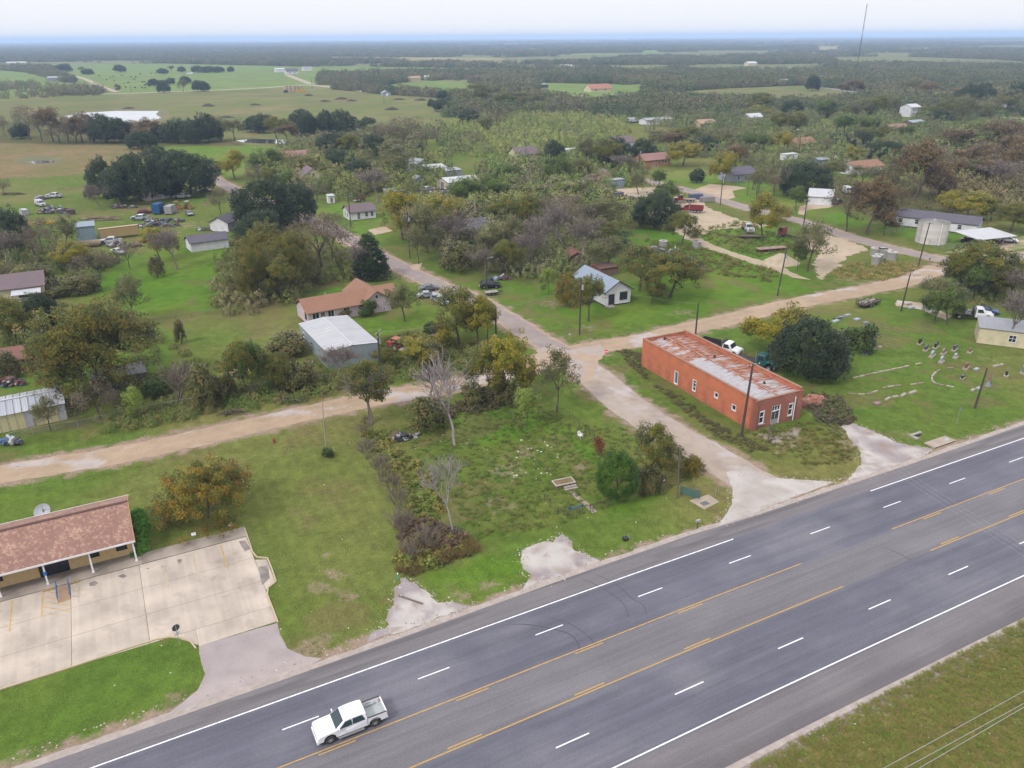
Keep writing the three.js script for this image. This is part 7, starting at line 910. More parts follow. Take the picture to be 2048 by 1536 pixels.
function box(name, label, cat, x, z, ry, w, h, d, m, y = 0, wheels = 0) { const t = thing(name, label, cat, x, z, ry); const b = mb().box(0, y, 0, w, h, d).build('box_body', m, t); const r = mb(); for (const sx of [-1, 1]) for (const sz of [-1, 1]) r.box(sx * (w / 2), y, sz * (d / 2), 0.08, h + 0.04, 0.08); r.box(0, y + h, d / 2, w, 0.08, 0.08).box(0, y + h, -d / 2, w, 0.08, 0.08); r.build('corner_post', M.darkTrim, b); mb().box(w / 2 + 0.015, y + 0.1, 0, 0.03, h - 0.25, d * 0.45).build('door', m, t); for (let k = 0; k < wheels; k++) for (const s of [1, -1]) wheel(t, -w * 0.2 + k * 0.9, s * (d / 2 - 0.1), 0.4, 0.25, M.rim); return t; }
box('box_trailer', 'tan yellow box trailer beside the service truck', 'trailer', -114.42,-227.71, at(5), 10.5, 2.5, 2.4, tin(ph(226, 196, 140)), 0.7, 2); box('blue_container', 'bright blue box trailer among the scrap', 'trailer', -116.95,-262.11, at(60), 4.2, 3.0, 2.6, tin(ph(40, 110, 170)), 0.4, 2); box('tan_container', 'tan topped grey box next to the blue box trailer', 'trailer', -112.97,-261.98, at(60), 4, 2.4, 2.6, tin(ph(200, 196, 200)), 0.3, 2); box('grey_container', 'long grey steel container beside the street and truck yard', 'container', 65.46,-280.72, at(-20), 4.6, 1.7, 1.9, tin(ph(110, 124, 156)), 0.1); box('roll_container', 'pale ribbed container right of the grey container', 'container', 68.41,-275.94, at(-20), 4.8, 1.5, 2, tin(ph(190, 184, 188)), 0.15); box('white_box', 'white box truck body lying at the left of the junk yard', 'container', -161.37,-261.49, at(-70), 3.4, 1.8, 2, tin(ph(226, 226, 230)), 0.05); box('rust_bin', 'rusty steel bin right of the scrap heap', 'bin', -145.86,-261.4, at(10), 2.4, 1.6, 1.8, tin(ph(120, 92, 92))); box('grey_bin', 'small grey bin in front of the pale cabin', 'bin', 39.07,-287.24, at(-10), 3, 1.5, 1.8, tin(ph(130, 140, 160)));
// tractor
function tractor(label, x, z, ry, m, canopy, name = 'tractor') { const t = thing(name, label, name === 'tractor' ? 'tractor' : 'loader', x, z, ry); mb().box(0.9, 0.7, 0, 1.5, 0.7, 0.75).box(-0.5, 0.55, 0, 1.4, 0.5, 0.9).build('body', m, t); mb().box(-0.6, 1.05, 0, 0.5, 0.5, 0.5).build('seat', M.black, t); if (canopy) { mb().box(-0.5, 2.35, 0, 1.5, 0.1, 1.4).build('canopy', canopy, t); const p = mb(); for (const sx of [-1.1, 0.1]) for (const s of [-1, 1]) p.box(sx, 0.9, s * 0.62, 0.07, 1.45, 0.07); p.build('post', M.black, t); } for (const s of [1, -1]) { wheel(t, -0.75, s * 0.75, 0.72, 0.4, paint2(200, 180, 90, 0.6)); wheel(t, 1.35, s * 0.6, 0.42, 0.25, paint2(200, 180, 90, 0.6)); } if (name !== 'tractor') { const g = mb(); for (const s of [-1, 1]) g.bar([0.4, 1.2, s * 0.5], [2.1, 1.9, s * 0.5], 0.12).bar([2.1, 1.9, s * 0.5], [2.4, 0.5, s * 0.5], 0.12); g.box(2.55, 0.2, 0, 0.5, 0.6, 1.7); g.build('loader_arm', m, t); } else mb().box(-1.9, 0.45, 0, 1.2, 0.12, 1.6).build('mower_deck', M.steel, t); return t; }
tractor('red tractor with a pink canopy in the weeds', -21.74,-136.01, at(120), wmat(ph(190, 70, 60), 0.7), wmat(ph(216, 130, 116), 0.7)); tractor('orange loader left of its twin by the grey car', -113.89,-270.03, at(-70), wmat(ph(206, 140, 60), 0.8), wmat(ph(200, 140, 70), 0.8), 'wheel_loader'); tractor('orange loader with a white cab by the grey car', -110.32,-270.34, at(-70), wmat(ph(196, 150, 80), 0.8), wmat(ph(226, 220, 210), 0.8), 'wheel_loader'); tractor('orange tractor in the weeds by the street trees', -13.93,-144.39, at(40), wmat(ph(206, 140, 60), 0.8), null); tractor('red tractor among machines outside the steel shop', -25.77,-309.44, at(40), wmat(ph(180, 60, 56), 0.8), null); tractor('dark red tractor beside the small white cottage', -53.3,-280.84, at(0), wmat(ph(140, 60, 60), 0.8), null); tractor('green tractor at the corner of the white shed', -91.75,-223.16, at(-60), wmat(ph(60, 110, 60), 0.8), null);

// ---------------------------------------------------------------- poles, signs, wires, fences
M.pole = wmat(ph(98, 82, 78), 1); M.poleGrey = wmat(ph(140, 128, 120), 1); M.wire = mat([0.3, 0.3, 0.31], 0.5, 0.3);
const POLES = [];
function pole(label, x, z, h, o = {}) {
const t = thing('utility_pole', label, 'utility pole', x, z, o.ry ?? TOWN, 0, 'utility poles'); h = Math.max(4, h); const lx = o.lean ?? 0, lz = o.leanZ ?? 0; mb().tube([[0, -0.3, 0], [lx * 0.5, h * 0.5, lz * 0.5], [lx, h, lz]], [0.17 * (o.k ?? 1), 0.15 * (o.k ?? 1), 0.11 * (o.k ?? 1)], 8).build('pole_shaft', o.m ?? M.pole, t);
if (o.arm) for (let k = 0; k < o.arm; k++) { const y = h - 0.25 - k * 0.75, a = mb().box(lx, y, 0.12 + lz, 2.4, 0.12, 0.09).build('crossarm', M.poleGrey, t); const g = mb(); for (const s of [-1.1, -0.45, 0.45, 1.1]) g.cyl(lx + s, y + 0.12, 0.12 + lz, 0.05, 0.035, 0.16, 6); g.build('insulator', M.trim, a); }
if (o.can) mb().cyl(lx * 0.8 + 0.32, h - 2.3, 0.1, 0.24, 0.24, 0.85, 12).cyl(lx * 0.8 + 0.32, h - 1.45, 0.1, 0.24, 0.1, 0.1, 12).build('transformer', wmat(ph(200, 210, 220), 0.6), t);
if (o.meter) mb().box(0.2, 1.5, 0, 0.3, 0.5, 0.2).build('meter_box', M.trim, t); if (o.light) mb().tube([[lx, h - 0.8, 0], [lx + 1.2, h - 0.5, 0.2]], 0.035, 5).box(lx + 1.3, h - 0.62, 0.2, 0.5, 0.14, 0.22).build('street_lamp', M.steel, t);
POLES.push([x, h, z]); return [x, h, z];
}
const hgt = (a) => a;
{
const q = (s) => s; const P1 = pole('tall dark pole in front of the brick wall', ...((a) => [a[0], a[1], a[2]])([33.1,-100.67,11.22,0.07]), { arm: 1, lean: 0.5, k: 1.2 });
const T3p = (a) => [a[0], a[1], a[2]];
const P2 = pole('pole on the grass beside the equipment trailer', ...T3p([81.59,-156.37,8.09,0.52]), { light: true, lean: 0.6 });
const P3 = pole('tall pole in front of the water tank', ...T3p([101.05,-189.84,11.1,0.17]), { arm: 1, lean: 1.0 });
const P4 = pole('leaning pole with a transformer beside the sand pile', ...T3p([59.14,-167.4,10.73,0.15]), { can: true, lean: 0.9, meter: true });
const P5 = pole('leaning pole at the highway end of the monument yard', ...T3p([71.65,-109.51,6.6,0.1]), { lean: 0.6 });
const P6 = pole('pole with a transformer in front of the white house', ...T3p([13.19,-143.47,11.34,0.49]), { can: true });
const P7 = pole('short pole behind the rusty roof', ...T3p([35.63,-142.94,6.43,0.12]), {});
const P8 = pole('pole at the street edge by the junction trees', ...T3p([-2.99,-140.19,6.4,0.12]), {});
const P9 = pole('pole with crossarms and a transformer beside the grey workshop', ...T3p([-22.33,-122.95,8.39,0.11]), { arm: 2, can: true, ry: TOWN + 0.9 });
const PA = pole('pole with a transformer along the upper street', ...T3p([-26.59,-202.1,12.04,0.17]), { arm: 2, can: true }); const PB = pole('pole beside the small white cottage', ...T3p([-49.05,-239.67,10.07,0.19]), { arm: 2 }); const PC2 = pole('pole near the narrow white shed', ...T3p([-68.95,-268.54,8.36,0.22]), { arm: 1, can: true }); const PD = pole('pole in front of the dark trees at the far street', ...T3p([-99.49,-316.56,7.59,0.25]), { arm: 1, can: true });
pole('pole beside the black jeep', ...T3p([-5.62,-173.52,8.02,0.15]), { light: true }); const PE = pole('pole with a transformer by the truck yard street', ...T3p([71.7,-270.39,9.66,0.22]), { arm: 1, can: true }); const PF = pole('pole by the wooden house', ...T3p([53.16,-333.67,11.21,0.26]), { can: true, arm: 1 }); const PG = pole('pole at the gravel drive below the tin roofed house', ...T3p([89.15,-238.11,7.75,0.2]), { arm: 1 }); pole('pole in the yard left of the oak clump', ...T3p([86.78,-280.27,7.74,0.24]), {}); pole('grey pole near the house with the grey roof', ...T3p([85.23,-286.33,6.37,0.23]), { m: M.poleGrey }); pole('pole by the yellow house', ...T3p([138.11,-388.25,11.06,0.32]), {}); pole('pole beside the blue shed at the street curve', ...T3p([146.85,-367.17,8.03,0.3]), {});
pole('thin leaning pole at the street corner', ...T3p([20.63,-84.07,7.15,0.09]), { k: 0.6, m: M.poleGrey, lean: -0.35 }); pole('bare white pole standing on the lawn', ...T3p([-26.39,-97.92,7.2,0.09]), { k: 0.45, m: wmat(ph(214, 200, 186), 0.9), lean: 0.25 }); pole('short pole at the left edge beside the shed', ...T3p([-123.93,-191.29,4.21,0.16]), { k: 0.6, m: M.poleGrey });
pole('far pole on the green pasture by the road', ...T3p([-416.1,-919.73,7.83,0.7]), {}); pole('far pole among the brush heaps', ...T3p([-110.55,-729.14,5.97,0.56]), {}); pole('far pole beside the oil tanks', ...T3p([-227.56,-963.83,11.17,0.73]), {});
// wires
function wire(label, a, b, sag = 0.8, r = 0.007) { const pts = []; for (let k = 0; k <= 16; k++) { const t = k / 16; pts.push([lerp(a[0], b[0], t), lerp(a[1], b[1], t) - sag * 4 * t * (1 - t), lerp(a[2], b[2], t)]); } return tag(mb().tube(pts, r, 4, false).build('overhead_wire', M.wire), label, 'wire', 'overhead wires'); }
const W1 = (A, B, n, s) => { for (let k = 0; k < (n ?? 1); k++) { const d = (k - ((n ?? 1) - 1) / 2) * 0.8; wire(`${['lower', 'middle', 'upper'][k]} wire ${s}`, [A[0] + d * 0.9, A[1] - 0.1 - k * 0.03, A[2] - d * 0.4], [B[0] + d * 0.9, B[1] - 0.1 - k * 0.03, B[2] - d * 0.4], 0.9); } };
W1(P1, ((q) => [q[0], 9.5, q[1]])([51.1,-49.69]), 3, 'from the brick wall pole across the highway'); W1(P2, P3, 1, 'from the trailer pole to the tank pole'); W1(P6, P7, 1, 'above the dirt road by the white house'); W1(P4, P2, 1, 'between the sand pile pole and trailer pole'); W1(P8, P6, 1, 'over the road junction'); W1(PA, PB, 2, 'along the upper street'); W1(PB, PC2, 1, 'past the small white cottage'); W1(PE, PG, 1, 'along the truck yard street'); W1(P9, P8, 2, 'from the workshop pole to the junction pole');
const vw = (s, n, h) => { const q2 = hw(s, n); return [q2[0], h, q2[1]]; };
wire('single thin wire over the roadside verge', vw(50, -26.0, 8.6), vw(-40, -26.7, 8.6), 0.3, 0.02); wire('upper wire of the pair over the roadside verge', vw(50, -26.4, 8.6), vw(-40, -27.8, 8.6), 0.3, 0.02); wire('lower wire of the pair over the roadside verge', vw(50, -27.35, 8.6), vw(-40, -27.2, 8.6), 0.3, 0.02);
}
// signs
const stopT = (() => { const c = document.createElement('canvas'); c.width = c.height = 128; const g = c.getContext('2d'); g.fillStyle = '#b3202a'; g.fillRect(0, 0, 128, 128); g.fillStyle = '#f2f2f2'; g.font = 'bold 44px sans-serif'; g.textAlign = 'center'; g.fillText('STOP', 64, 80); const t = new THREE.CanvasTexture(c); t.colorSpace = THREE.SRGBColorSpace; return t; })();
function sign(name, label, x, z, h, ry, shape, o = {}) {
const t = thing(name, label, 'sign', x, z, ry); mb().tube([[0, 0, -0.03], [0, h, -0.03]], 0.03, 6).build('post', o.post ?? M.steel, t); const n = shape, r = o.r ?? 0.38, pts = []; for (let k = 0; k < n; k++) { const a = (k + (o.rot ?? 0.5)) / n * 6.283; pts.push([Math.cos(a) * r, h - r * 0.6 + Math.sin(a) * r]); } const bk = mb().prism(pts, 0, 0.015).build('back_plate', o.back ?? M.steel, t); if (o.face) { const f = mb(); for (let k = 1; k + 1 < n; k++) { const V2 = (i) => [[pts[i][0] * 0.98, h - r * 0.6 + (pts[i][1] - h + r * 0.6) * 0.98, 0.018], [pts[i][0] / r / 2 + 0.5, (pts[i][1] - h + r * 0.6) / r / 2 + 0.5]]; const a = V2(0), b = V2(k), c = V2(k + 1); f.tri(a[0], b[0], c[0], a[1], b[1], c[1]); } f.build('sign_face', o.face, t); } if (o.plate) mb().box(0, h - 1.05, 0.0, 0.42, 0.36, 0.02).build('lower_plate', M.trim, t); return t;
}
M.stop = mat([1, 1, 1], 0.5, 0, { map: stopT }); const G4 = (a) => a;
sign('stop_sign', 'red stop sign at the road junction', 16.72,-129, 2.3, -0.35, 8, { face: M.stop });
sign('stop_sign', 'stop sign seen from behind at the parking lot exit', -31.93,-58.62, 2.35, TOWN + Math.PI + 0.3, 8, { face: M.stop, plate: true, back: wmat(ph(92, 110, 112), 0.6) });
sign('stop_sign', 'stop sign seen from behind at the highway corner', 25.42,-84.43, 2.5, TOWN + Math.PI + 0.9, 8, { face: M.stop, back: wmat(ph(206, 206, 210), 0.6) });
sign('diamond_sign', 'diamond road sign seen from behind on the monument lawn', 66.13,-104.17, 2.6, TOWN + 0.9, 4, { r: 0.5, rot: 0, back: wmat(ph(176, 176, 180), 0.6) });
sign('street_notice', 'small white notice board on a post at the junction', 11.02,-140.06, 1.5, 0.1, 4, { r: 0.3, back: wmat(ph(206, 212, 230), 0.6) }); sign('post_notice', 'small white notice on a post near the leaning pole', 19.12,-85.81, 1.8, TOWN, 4, { r: 0.24, back: M.trim }); sign('tank_notice', 'dark notice on a post at the grass tip', 104.76,-192, 1.8, 0.4, 4, { r: 0.34, back: M.darkTrim });
{ // sign frame with braces in front of the brick building
const t = thing('sign_frame', 'empty grey sign frame with a brace in front of the brick building', 'sign frame', 36.25,-98.48, TOWN); mb().box(0, 0, 0, 0.12, 3.1, 0.12).build('post', M.poleGrey, t); mb().box(1.9, 0, -0.9, 0.1, 2.2, 0.1).build('post', M.poleGrey, t); mb().bar([0, 2.9, 0], [1.9, 2.1, -0.9], 0.09).bar([0.1, 2.5, 0], [1.2, 0.3, 0.2], 0.09).bar([0, 0.7, 0], [1.9, 0.5, -0.9], 0.08).build('brace', M.poleGrey, t);
}
{ const t = thing('mailbox', 'grey mailbox on a post beside the highway', 'mailbox', 21.64,-77.43, TOWN + 1.57); mb().box(0, 0, 0, 0.09, 1.0, 0.09).build('post', M.wood, t); mb().prism(Array.from({ length: 9 }, (_, k) => [Math.cos(k / 8 * Math.PI) * 0.13, 1.18 + Math.sin(k / 8 * Math.PI) * 0.13]).concat([[-0.13, 1.0], [0.13, 1.0]]), -0.26, 0.26).build('mailbox_body', M.steel, t); mb().box(0.15, 1.12, 0.1, 0.02, 0.16, 0.03).build('flag', mat([0.4, 0.05, 0.05], 0.5), t); }
{ const t = thing('fire_hydrant', 'red fire hydrant on the lawn beside the dirt road', 'fire hydrant', -34.13,-99.54, 0), r = wmat(ph(206, 96, 88), 0.6); mb().tube([[0, 0, 0], [0, 0.05, 0], [0, 0.06, 0], [0, 0.5, 0], [0, 0.52, 0], [0, 0.62, 0], [0, 0.72, 0]], [0.2, 0.2, 0.13, 0.13, 0.18, 0.15, 0.04], 12).build('barrel', r, t); for (const s of [-1, 1]) mb().tube([[s * 0.1, 0.42, 0], [s * 0.24, 0.42, 0]], 0.07, 8).build('nozzle', r, t); }
{ const t = thing('black_bucket', 'black tub lying on the roadside grass', 'tub', 12.93,-75.28, 0.4); mb().tube([[-0.3, 0.26, 0], [0.3, 0.24, 0]], [0.26, 0.3], 14).build('tub_body', M.black, t); mb().tube([[0.3, 0.24, 0], [0.34, 0.24, 0]], [0.31, 0.31], 14).build('rim', M.steel, t); }
{ const t = thing('plastic_chair', 'white plastic chair overturned on the green lot', 'chair', 9.8,-100.48, 0.8, 0.0), w = M.trim; mb().box(0, 0.42, 0, 0.5, 0.04, 0.5).build('seat', w, t); mb().bar([-0.22, 0.45, -0.22], [-0.26, 0.9, -0.36], 0.1, 0.04).bar([0.22, 0.45, -0.22], [0.26, 0.9, -0.36], 0.1, 0.04).bar([0, 0.45, -0.22], [0, 0.9, -0.36], 0.12, 0.04).bar([-0.28, 0.9, -0.36], [0.28, 0.9, -0.36], 0.06).build('backrest', w, t); for (const sx of [-1, 1]) for (const sz of [-1, 1]) mb().bar([sx * 0.2, 0.43, sz * 0.2], [sx * 0.26, 0, sz * 0.26], 0.05).build('leg', w, t); for (const s of [-1, 1]) mb().bar([s * 0.27, 0.65, -0.28], [s * 0.27, 0.62, 0.25], 0.06).bar([s * 0.27, 0.62, 0.24], [s * 0.25, 0.05, 0.24], 0.05).build('armrest', w, t); }
for (const [x, z, n] of [[-33.66,-78.87, 'right'], [-37.35,-76.94, 'left']]) { const t = thing('utility_cover', `${n} one of two small white covers on the lawn above the lot`, 'cover', x, z, TOWN); mb().box(0, 0, 0, 0.5, 0.12, 0.5).build('cover_lid', M.trim, t); mb().box(0, 0.12, 0, 0.16, 0.03, 0.16).build('cap', M.steel, t); }
{ const t = thing('satellite_dish', 'large pale satellite dish behind the office roof', 'satellite dish', -56.32,-80.06, 0.4); const g = new THREE.LatheGeometry(Array.from({ length: 10 }, (_, k) => new THREE.Vector2(k / 9 * 0.95, Math.pow(k / 9, 2) * 0.35)), 28); const d = mesh('dish', g, mat(ph(206, 208, 216), 0.6, 0.2, { side: THREE.DoubleSide }), t); d.position.set(0, 1.25, 0); d.rotation.set(0.7, 0, 0.2); mb().cyl(0, 0, 0, 0.09, 0.09, 1.7, 8).build('mast', M.steel, t); mb().bar([0, 1.7, 0], [0.15, 2.5, 0.7], 0.04).build('feed_arm', M.steel, t); }
{ // drain box with a grate and the green board beside it
const t = thing('storm_drain', 'concrete storm drain apron with a dark grate at the corner', 'drain', 0, 0, 0), p = [[22,-83.52],[23.41,-81.49],[25.66,-83.16],[24.71,-84.92]], P = (i, y) => [p[i][0], y, p[i][1]]; mb().quad(P(0, 0.06), P(1, 0.06), P(2, 0.06), P(3, 0.06)).quad(P(0, -0.1), P(1, -0.1), P(1, 0.06), P(0, 0.06)).quad(P(1, -0.1), P(2, -0.1), P(2, 0.06), P(1, 0.06)).build('apron', wmat(ph(206, 190, 170), 0.95), t); const [x, z] = [23.77,-82.84]; mb().box(x, 0.062, z, 1.0, 0.02, 0.75, TOWN).build('pit', M.hole, t); for (let k = 0; k < 7; k++) { const c = Math.cos(TOWN), s = Math.sin(TOWN), u = -0.42 + k * 0.14; mb().box(x + u * c, 0.082, z - u * s, 0.035, 0.03, 0.75, TOWN).build('grate_bar', M.steel, t); }
const b = thing('green_gate', 'low green metal gate panel leaning beside the storm drain', 'gate', 22.25,-84.47, TOWN - 0.95), gm = wmat(ph(84, 132, 128), 0.7); const fr = mb(); fr.box(0, 0.1, 0, 2.5, 0.06, 0.06).box(0, 1.15, 0, 2.5, 0.06, 0.06).box(-1.22, 0, 0, 0.06, 1.25, 0.06).box(1.22, 0, 0, 0.06, 1.25, 0.06); fr.build('gate_frame', gm, b); for (let k = 0; k < 8; k++) mb().box(0, 0.18 + k * 0.12, 0, 2.38, 0.08, 0.03).build('slat', gm, b);
}
{ // steps left from a vanished house, with a walk
const t = thing('porch_steps', 'old concrete porch slab with two steps in the grass', 'steps', 6.58,-87.47, TOWN - 0.12); const c = wmat(ph(226, 216, 204), 0.95); mb().box(0, 0, 0, 2.6, 0.5, 1.25).build('porch_slab', wmat(ph(150, 126, 92), 1), t); const e = mb(); e.box(0, 0.45, -0.66, 2.8, 0.14, 0.14).box(0, 0.45, 0.66, 2.8, 0.14, 0.14).box(-1.34, 0.45, 0, 0.14, 0.14, 1.18).box(1.34, 0.45, 0, 0.14, 0.14, 1.18); e.build('rim', c, t); mb().box(0.5, 0, 0.95, 1.7, 0.32, 0.35).build('step', M.conc, t); mb().box(0.5, 0, 1.3, 1.8, 0.16, 0.35).build('step', M.conc, t);
pad('garden_path', [[7.17,-85.86],[7.71,-86.05],[8.69,-84.32],[9.87,-82.27],[10.26,-81.2],[9.64,-80.81],[8.74,-82.9],[7.76,-84.49]], 0.02, blend(ph(206, 190, 178), ph(180, 164, 150), 0.8), 0.06);
}
function fence(label, pts, h, o = {}) { // posts, rail and wire
const t = thing('wire_fence', label, 'fence', 0, 0, 0), l = smoothLine(pts, o.gap ?? 3); l.forEach((p) => mb().tube([[p[0], 0, p[1]], [p[0] + (o.lean ? rr(-0.1, 0.1) : 0), h, p[1]]], o.r ?? 0.03, 5).build('post', o.m ?? M.steel, t)); for (let i = 0; i + 1 < l.length; i++) { const a = l[i], b = l[i + 1]; if (o.rail !== false) mb().tube([[a[0], h - 0.02, a[1]], [b[0], h - 0.02, b[1]]], 0.02, 4, false).build('rail', o.m ?? M.steel, t); const g = mb(), L = Math.hypot(b[0] - a[0], b[1] - a[1]), n = Math.round(L / (o.mesh ?? 0.2)), w = 0.006, pt = (u, y) => [lerp(a[0], b[0], u), y, lerp(a[1], b[1], u)]; const k = (h - 0.1) / L; for (let j = -Math.ceil(n * k); j < n; j++) for (const s of [1, -1]) { let u0 = j / n, u1 = u0 + k, y0 = 0.05, y1 = h - 0.05; if (u0 < 0) { y0 += (y1 - y0) * (-u0 / k); u0 = 0; } if (u1 > 1) { y1 = 0.05 + (y1 - 0.05) * ((1 - (j / n)) / k); u1 = 1; } if (u1 <= u0) continue; const A = s > 0 ? pt(u0, y0) : pt(1 - u0, y0), B = s > 0 ? pt(u1, y1) : pt(1 - u1, y1); g.quad([A[0], A[1] - w, A[2]], [A[0], A[1] + w, A[2]], [B[0], B[1] + w, B[2]], [B[0], B[1] - w, B[2]]); } if (g.p.length) { const q = g.build('wire_mesh', o.m ?? M.steel, t); } } return t; }
srand(404);
fence('chain link fence along the dirt road', [[-72.73,-100.86],[-69.3,-103],[-64.77,-104.78],[-60.22,-107.7],[-52.71,-111.86],[-43.89,-115.64]], 1.2); fence('chain link fence right of the leafless bush', [[-43.03,-117.52],[-37.42,-120],[-30.62,-122]], 1.2); fence('dark wire fence at the street side of the lot', [[6.09,-111.88],[7.09,-108.23],[8.2,-107.33],[9.93,-103.7]], 1.2, { m: M.darkTrim }); fence('short dark wire fence beside the white chair', [[10.61,-102.26],[11.7,-99.29]], 1.3, { m: M.darkTrim }); fence('low rusty wire fence in front of the garden path', [[3.95,-83.74],[4.72,-82.02],[5.34,-81.1],[6.15,-79.91],[7.69,-80.18],[9.44,-81.3]], 1.0, { m: M.darkTrim, gap: 1.6 }); fence('dark fence at the foot of the bushes by the round tree', [[9.43,-81.21],[11.55,-82.24],[14.03,-83.14],[16.65,-84.7]], 1.0, { m: M.darkTrim }); fence('fence across the far green pasture edge', [[-173.67,-306.13],[-167.69,-309.75],[-161.86,-314.04]], 1.2, { m: M.darkTrim, gap: 5 }); fence('chain link fence around the water tank', [[114.97,-215.58],[115.29,-207.3],[120.99,-207.88],[128.63,-210.63],[134.07,-219.8]], 1.6); fence('grey fence beside the long white house', [[107.39,-223.84],[113.09,-227.91],[118.97,-232.12]], 1.5); fence('fence beside the oak house lawn', [[-119.27,-192.34],[-113.75,-193.39],[-109.46,-195.07],[-102.57,-186.24]], 1.2); fence('fence line at the bottom of the bright meadow', [[-74.81,-150.39],[-70.05,-151.99],[-64.27,-156.92],[-60.93,-158.1]], 1.1, { m: M.darkTrim });
{ const t = thing('banner_pipe', 'blue banner strung between two posts by the garden fence', 'banner', 7.66,-80.93, TOWN - 0.05); for (const s of [-0.95, 0.95]) mb().tube([[s, 0, 0], [s, 1.2, 0]], 0.035, 6).build('post', M.darkTrim, t); mb().box(0, 0.75, 0.03, 1.5, 0.26, 0.02).build('banner_sheet', wmat(ph(110, 160, 196), 0.8), t); for (const s of [-1, 1]) mb().box(s * 0.82, 0.72, 0.035, 0.28, 0.32, 0.03).build('end_panel', wmat(ph(40, 110, 200), 0.7), t); }
{ const t = thing('broken_beam', 'grey timber lying on the gravel drive', 'beam', -10.59,-64.98, TOWN - 0.95); mb().box(0, 0, 0, 2.9, 0.14, 0.16).build('timber', M.poleGrey, t); mb().box(-1.2, 0.14, 0, 0.2, 0.05, 0.14).build('bracket', M.steel, t); }
{ const t = thing('marker_post', 'small turquoise marker post at the edge of the lawn', 'marker', -12.32,-68.34, 0); mb().box(0, 0, 0, 0.1, 0.75, 0.1).build('stake', wmat(ph(40, 200, 210), 0.7), t); mb().box(0, 0.75, 0, 0.13, 0.08, 0.13).build('cap', M.trim, t); }
// ---------------------------------------------------------------- brush piles, logs and scrap
function heapOf(name, label, cat, x, z, w, d, h, n, mats, kind, sd) { const t = thing(name, label, cat, x, z, 0); srand(sd); const per = mats.map(() => mb()); for (let k = 0; k < n; k++) { const a = rnd() * 6.283, r = Math.sqrt(rnd()), px = Math.cos(a) * r * w / 2, pz = Math.sin(a) * r * d / 2, y = (1 - r * r) * h * rr(0.5, 1), g = per[Math.floor(rnd() * mats.length)]; if (kind === 'stick') { const l = rr(0.6, 1.9), b = rnd() * 6.283, e = rr(-0.4, 0.6); g.tube([[px - Math.cos(b) * l / 2, Math.max(0.05, y - e * l / 3), pz - Math.sin(b) * l / 2], [px, y + 0.08, pz], [px + Math.cos(b) * l / 2, y + e * l / 2 + 0.06, pz + Math.sin(b) * l / 2]], [0.05, 0.04, 0.02], 4, false); } else if (kind === 'log') { const l = rr(2, 4.5), b = rr(-0.4, 0.4) + sd; g.tube([[px - Math.cos(b) * l / 2, y * 0.7 + 0.12, pz - Math.sin(b) * l / 2], [px + Math.cos(b) * l / 2, y * 0.7 + 0.14, pz + Math.sin(b) * l / 2]], [0.14, 0.11], 7); } else { const s = rr(0.3, 1.1); rnd() < 0.3 ? g.tube([[px, y + 0.1, pz], [px + rr(-1, 1), y + rr(0.1, 0.6), pz + rr(-1, 1)]], rr(0.05, 0.3), 8) : g.box(px, y * 0.8, pz, s, s * rr(0.15, 0.7), s * rr(0.4, 1), rnd() * 3, rr(-0.5, 0.5)); } } if (w > 8.5 && kind === 'stick') { const c = mb(), R = (k, y) => Array.from({ length: 12 }, (_, i) => { const a = i / 12 * 6.283, f = k * (0.75 + 0.5 * vn(i * 1.7 + sd, k * 3)); return [Math.cos(a) * f * w / 2, y * h * (0.7 + 0.6 * vn(i, sd)), Math.sin(a) * f * d / 2]; }), r = [R(1, 0), R(0.75, 0.55), R(0.4, 0.9), R(0.1, 1)]; for (let i = 0; i < 3; i++) for (let k = 0; k < 12; k++) c.quad(r[i][(k + 1) % 12], r[i][k], r[i + 1][k], r[i + 1][(k + 1) % 12]); c.build('brush_core', mats[2], t); }
per.forEach((g, i) => { if (g.p.length) stuff(g.build(kind === 'stick' ? 'branch' : kind === 'log' ? 'log' : 'scrap', mats[i], t)); }); return t; }
const STICK = [wmat(ph(122, 104, 94), 1), wmat(ph(150, 136, 126), 1), wmat(ph(92, 78, 72), 1)], LOGS = [wmat(ph(166, 144, 122), 1), wmat(ph(140, 118, 100), 1)], SCR = [wmat(ph(150, 146, 152), 0.7, 0.3), wmat(ph(128, 96, 84), 0.9), wmat(ph(206, 208, 214), 0.7), wmat(ph(84, 84, 96), 0.8), wmat(ph(140, 86, 80), 0.85)], SCRB = [...SCR, wmat(ph(80, 120, 180), 0.7)];
heapOf('brush_pile', 'brush pile of grey branches under the dead white tree', 'brush pile', -8.35,-76.66, 5.2, 3.2, 1.1, 120, STICK, 'stick', 11); heapOf('brush_pile', 'heap of dark cut brush beside the dirt road', 'brush pile', -43.05,-109.21, 4, 2, 0.6, 70, STICK, 'stick', 12); heapOf('brush_pile', 'second heap of dark brush under the roadside trees', 'brush pile', -35.33,-113.47, 4.5, 2.6, 0.8, 80, STICK, 'stick', 13); heapOf('scrap_pile', 'dark debris with white scraps on the overgrown lot', 'scrap pile', -15.9,-100.65, 4, 2, 0.5, 40, [SCR[1], SCR[2], M.black], 'scrap', 14);
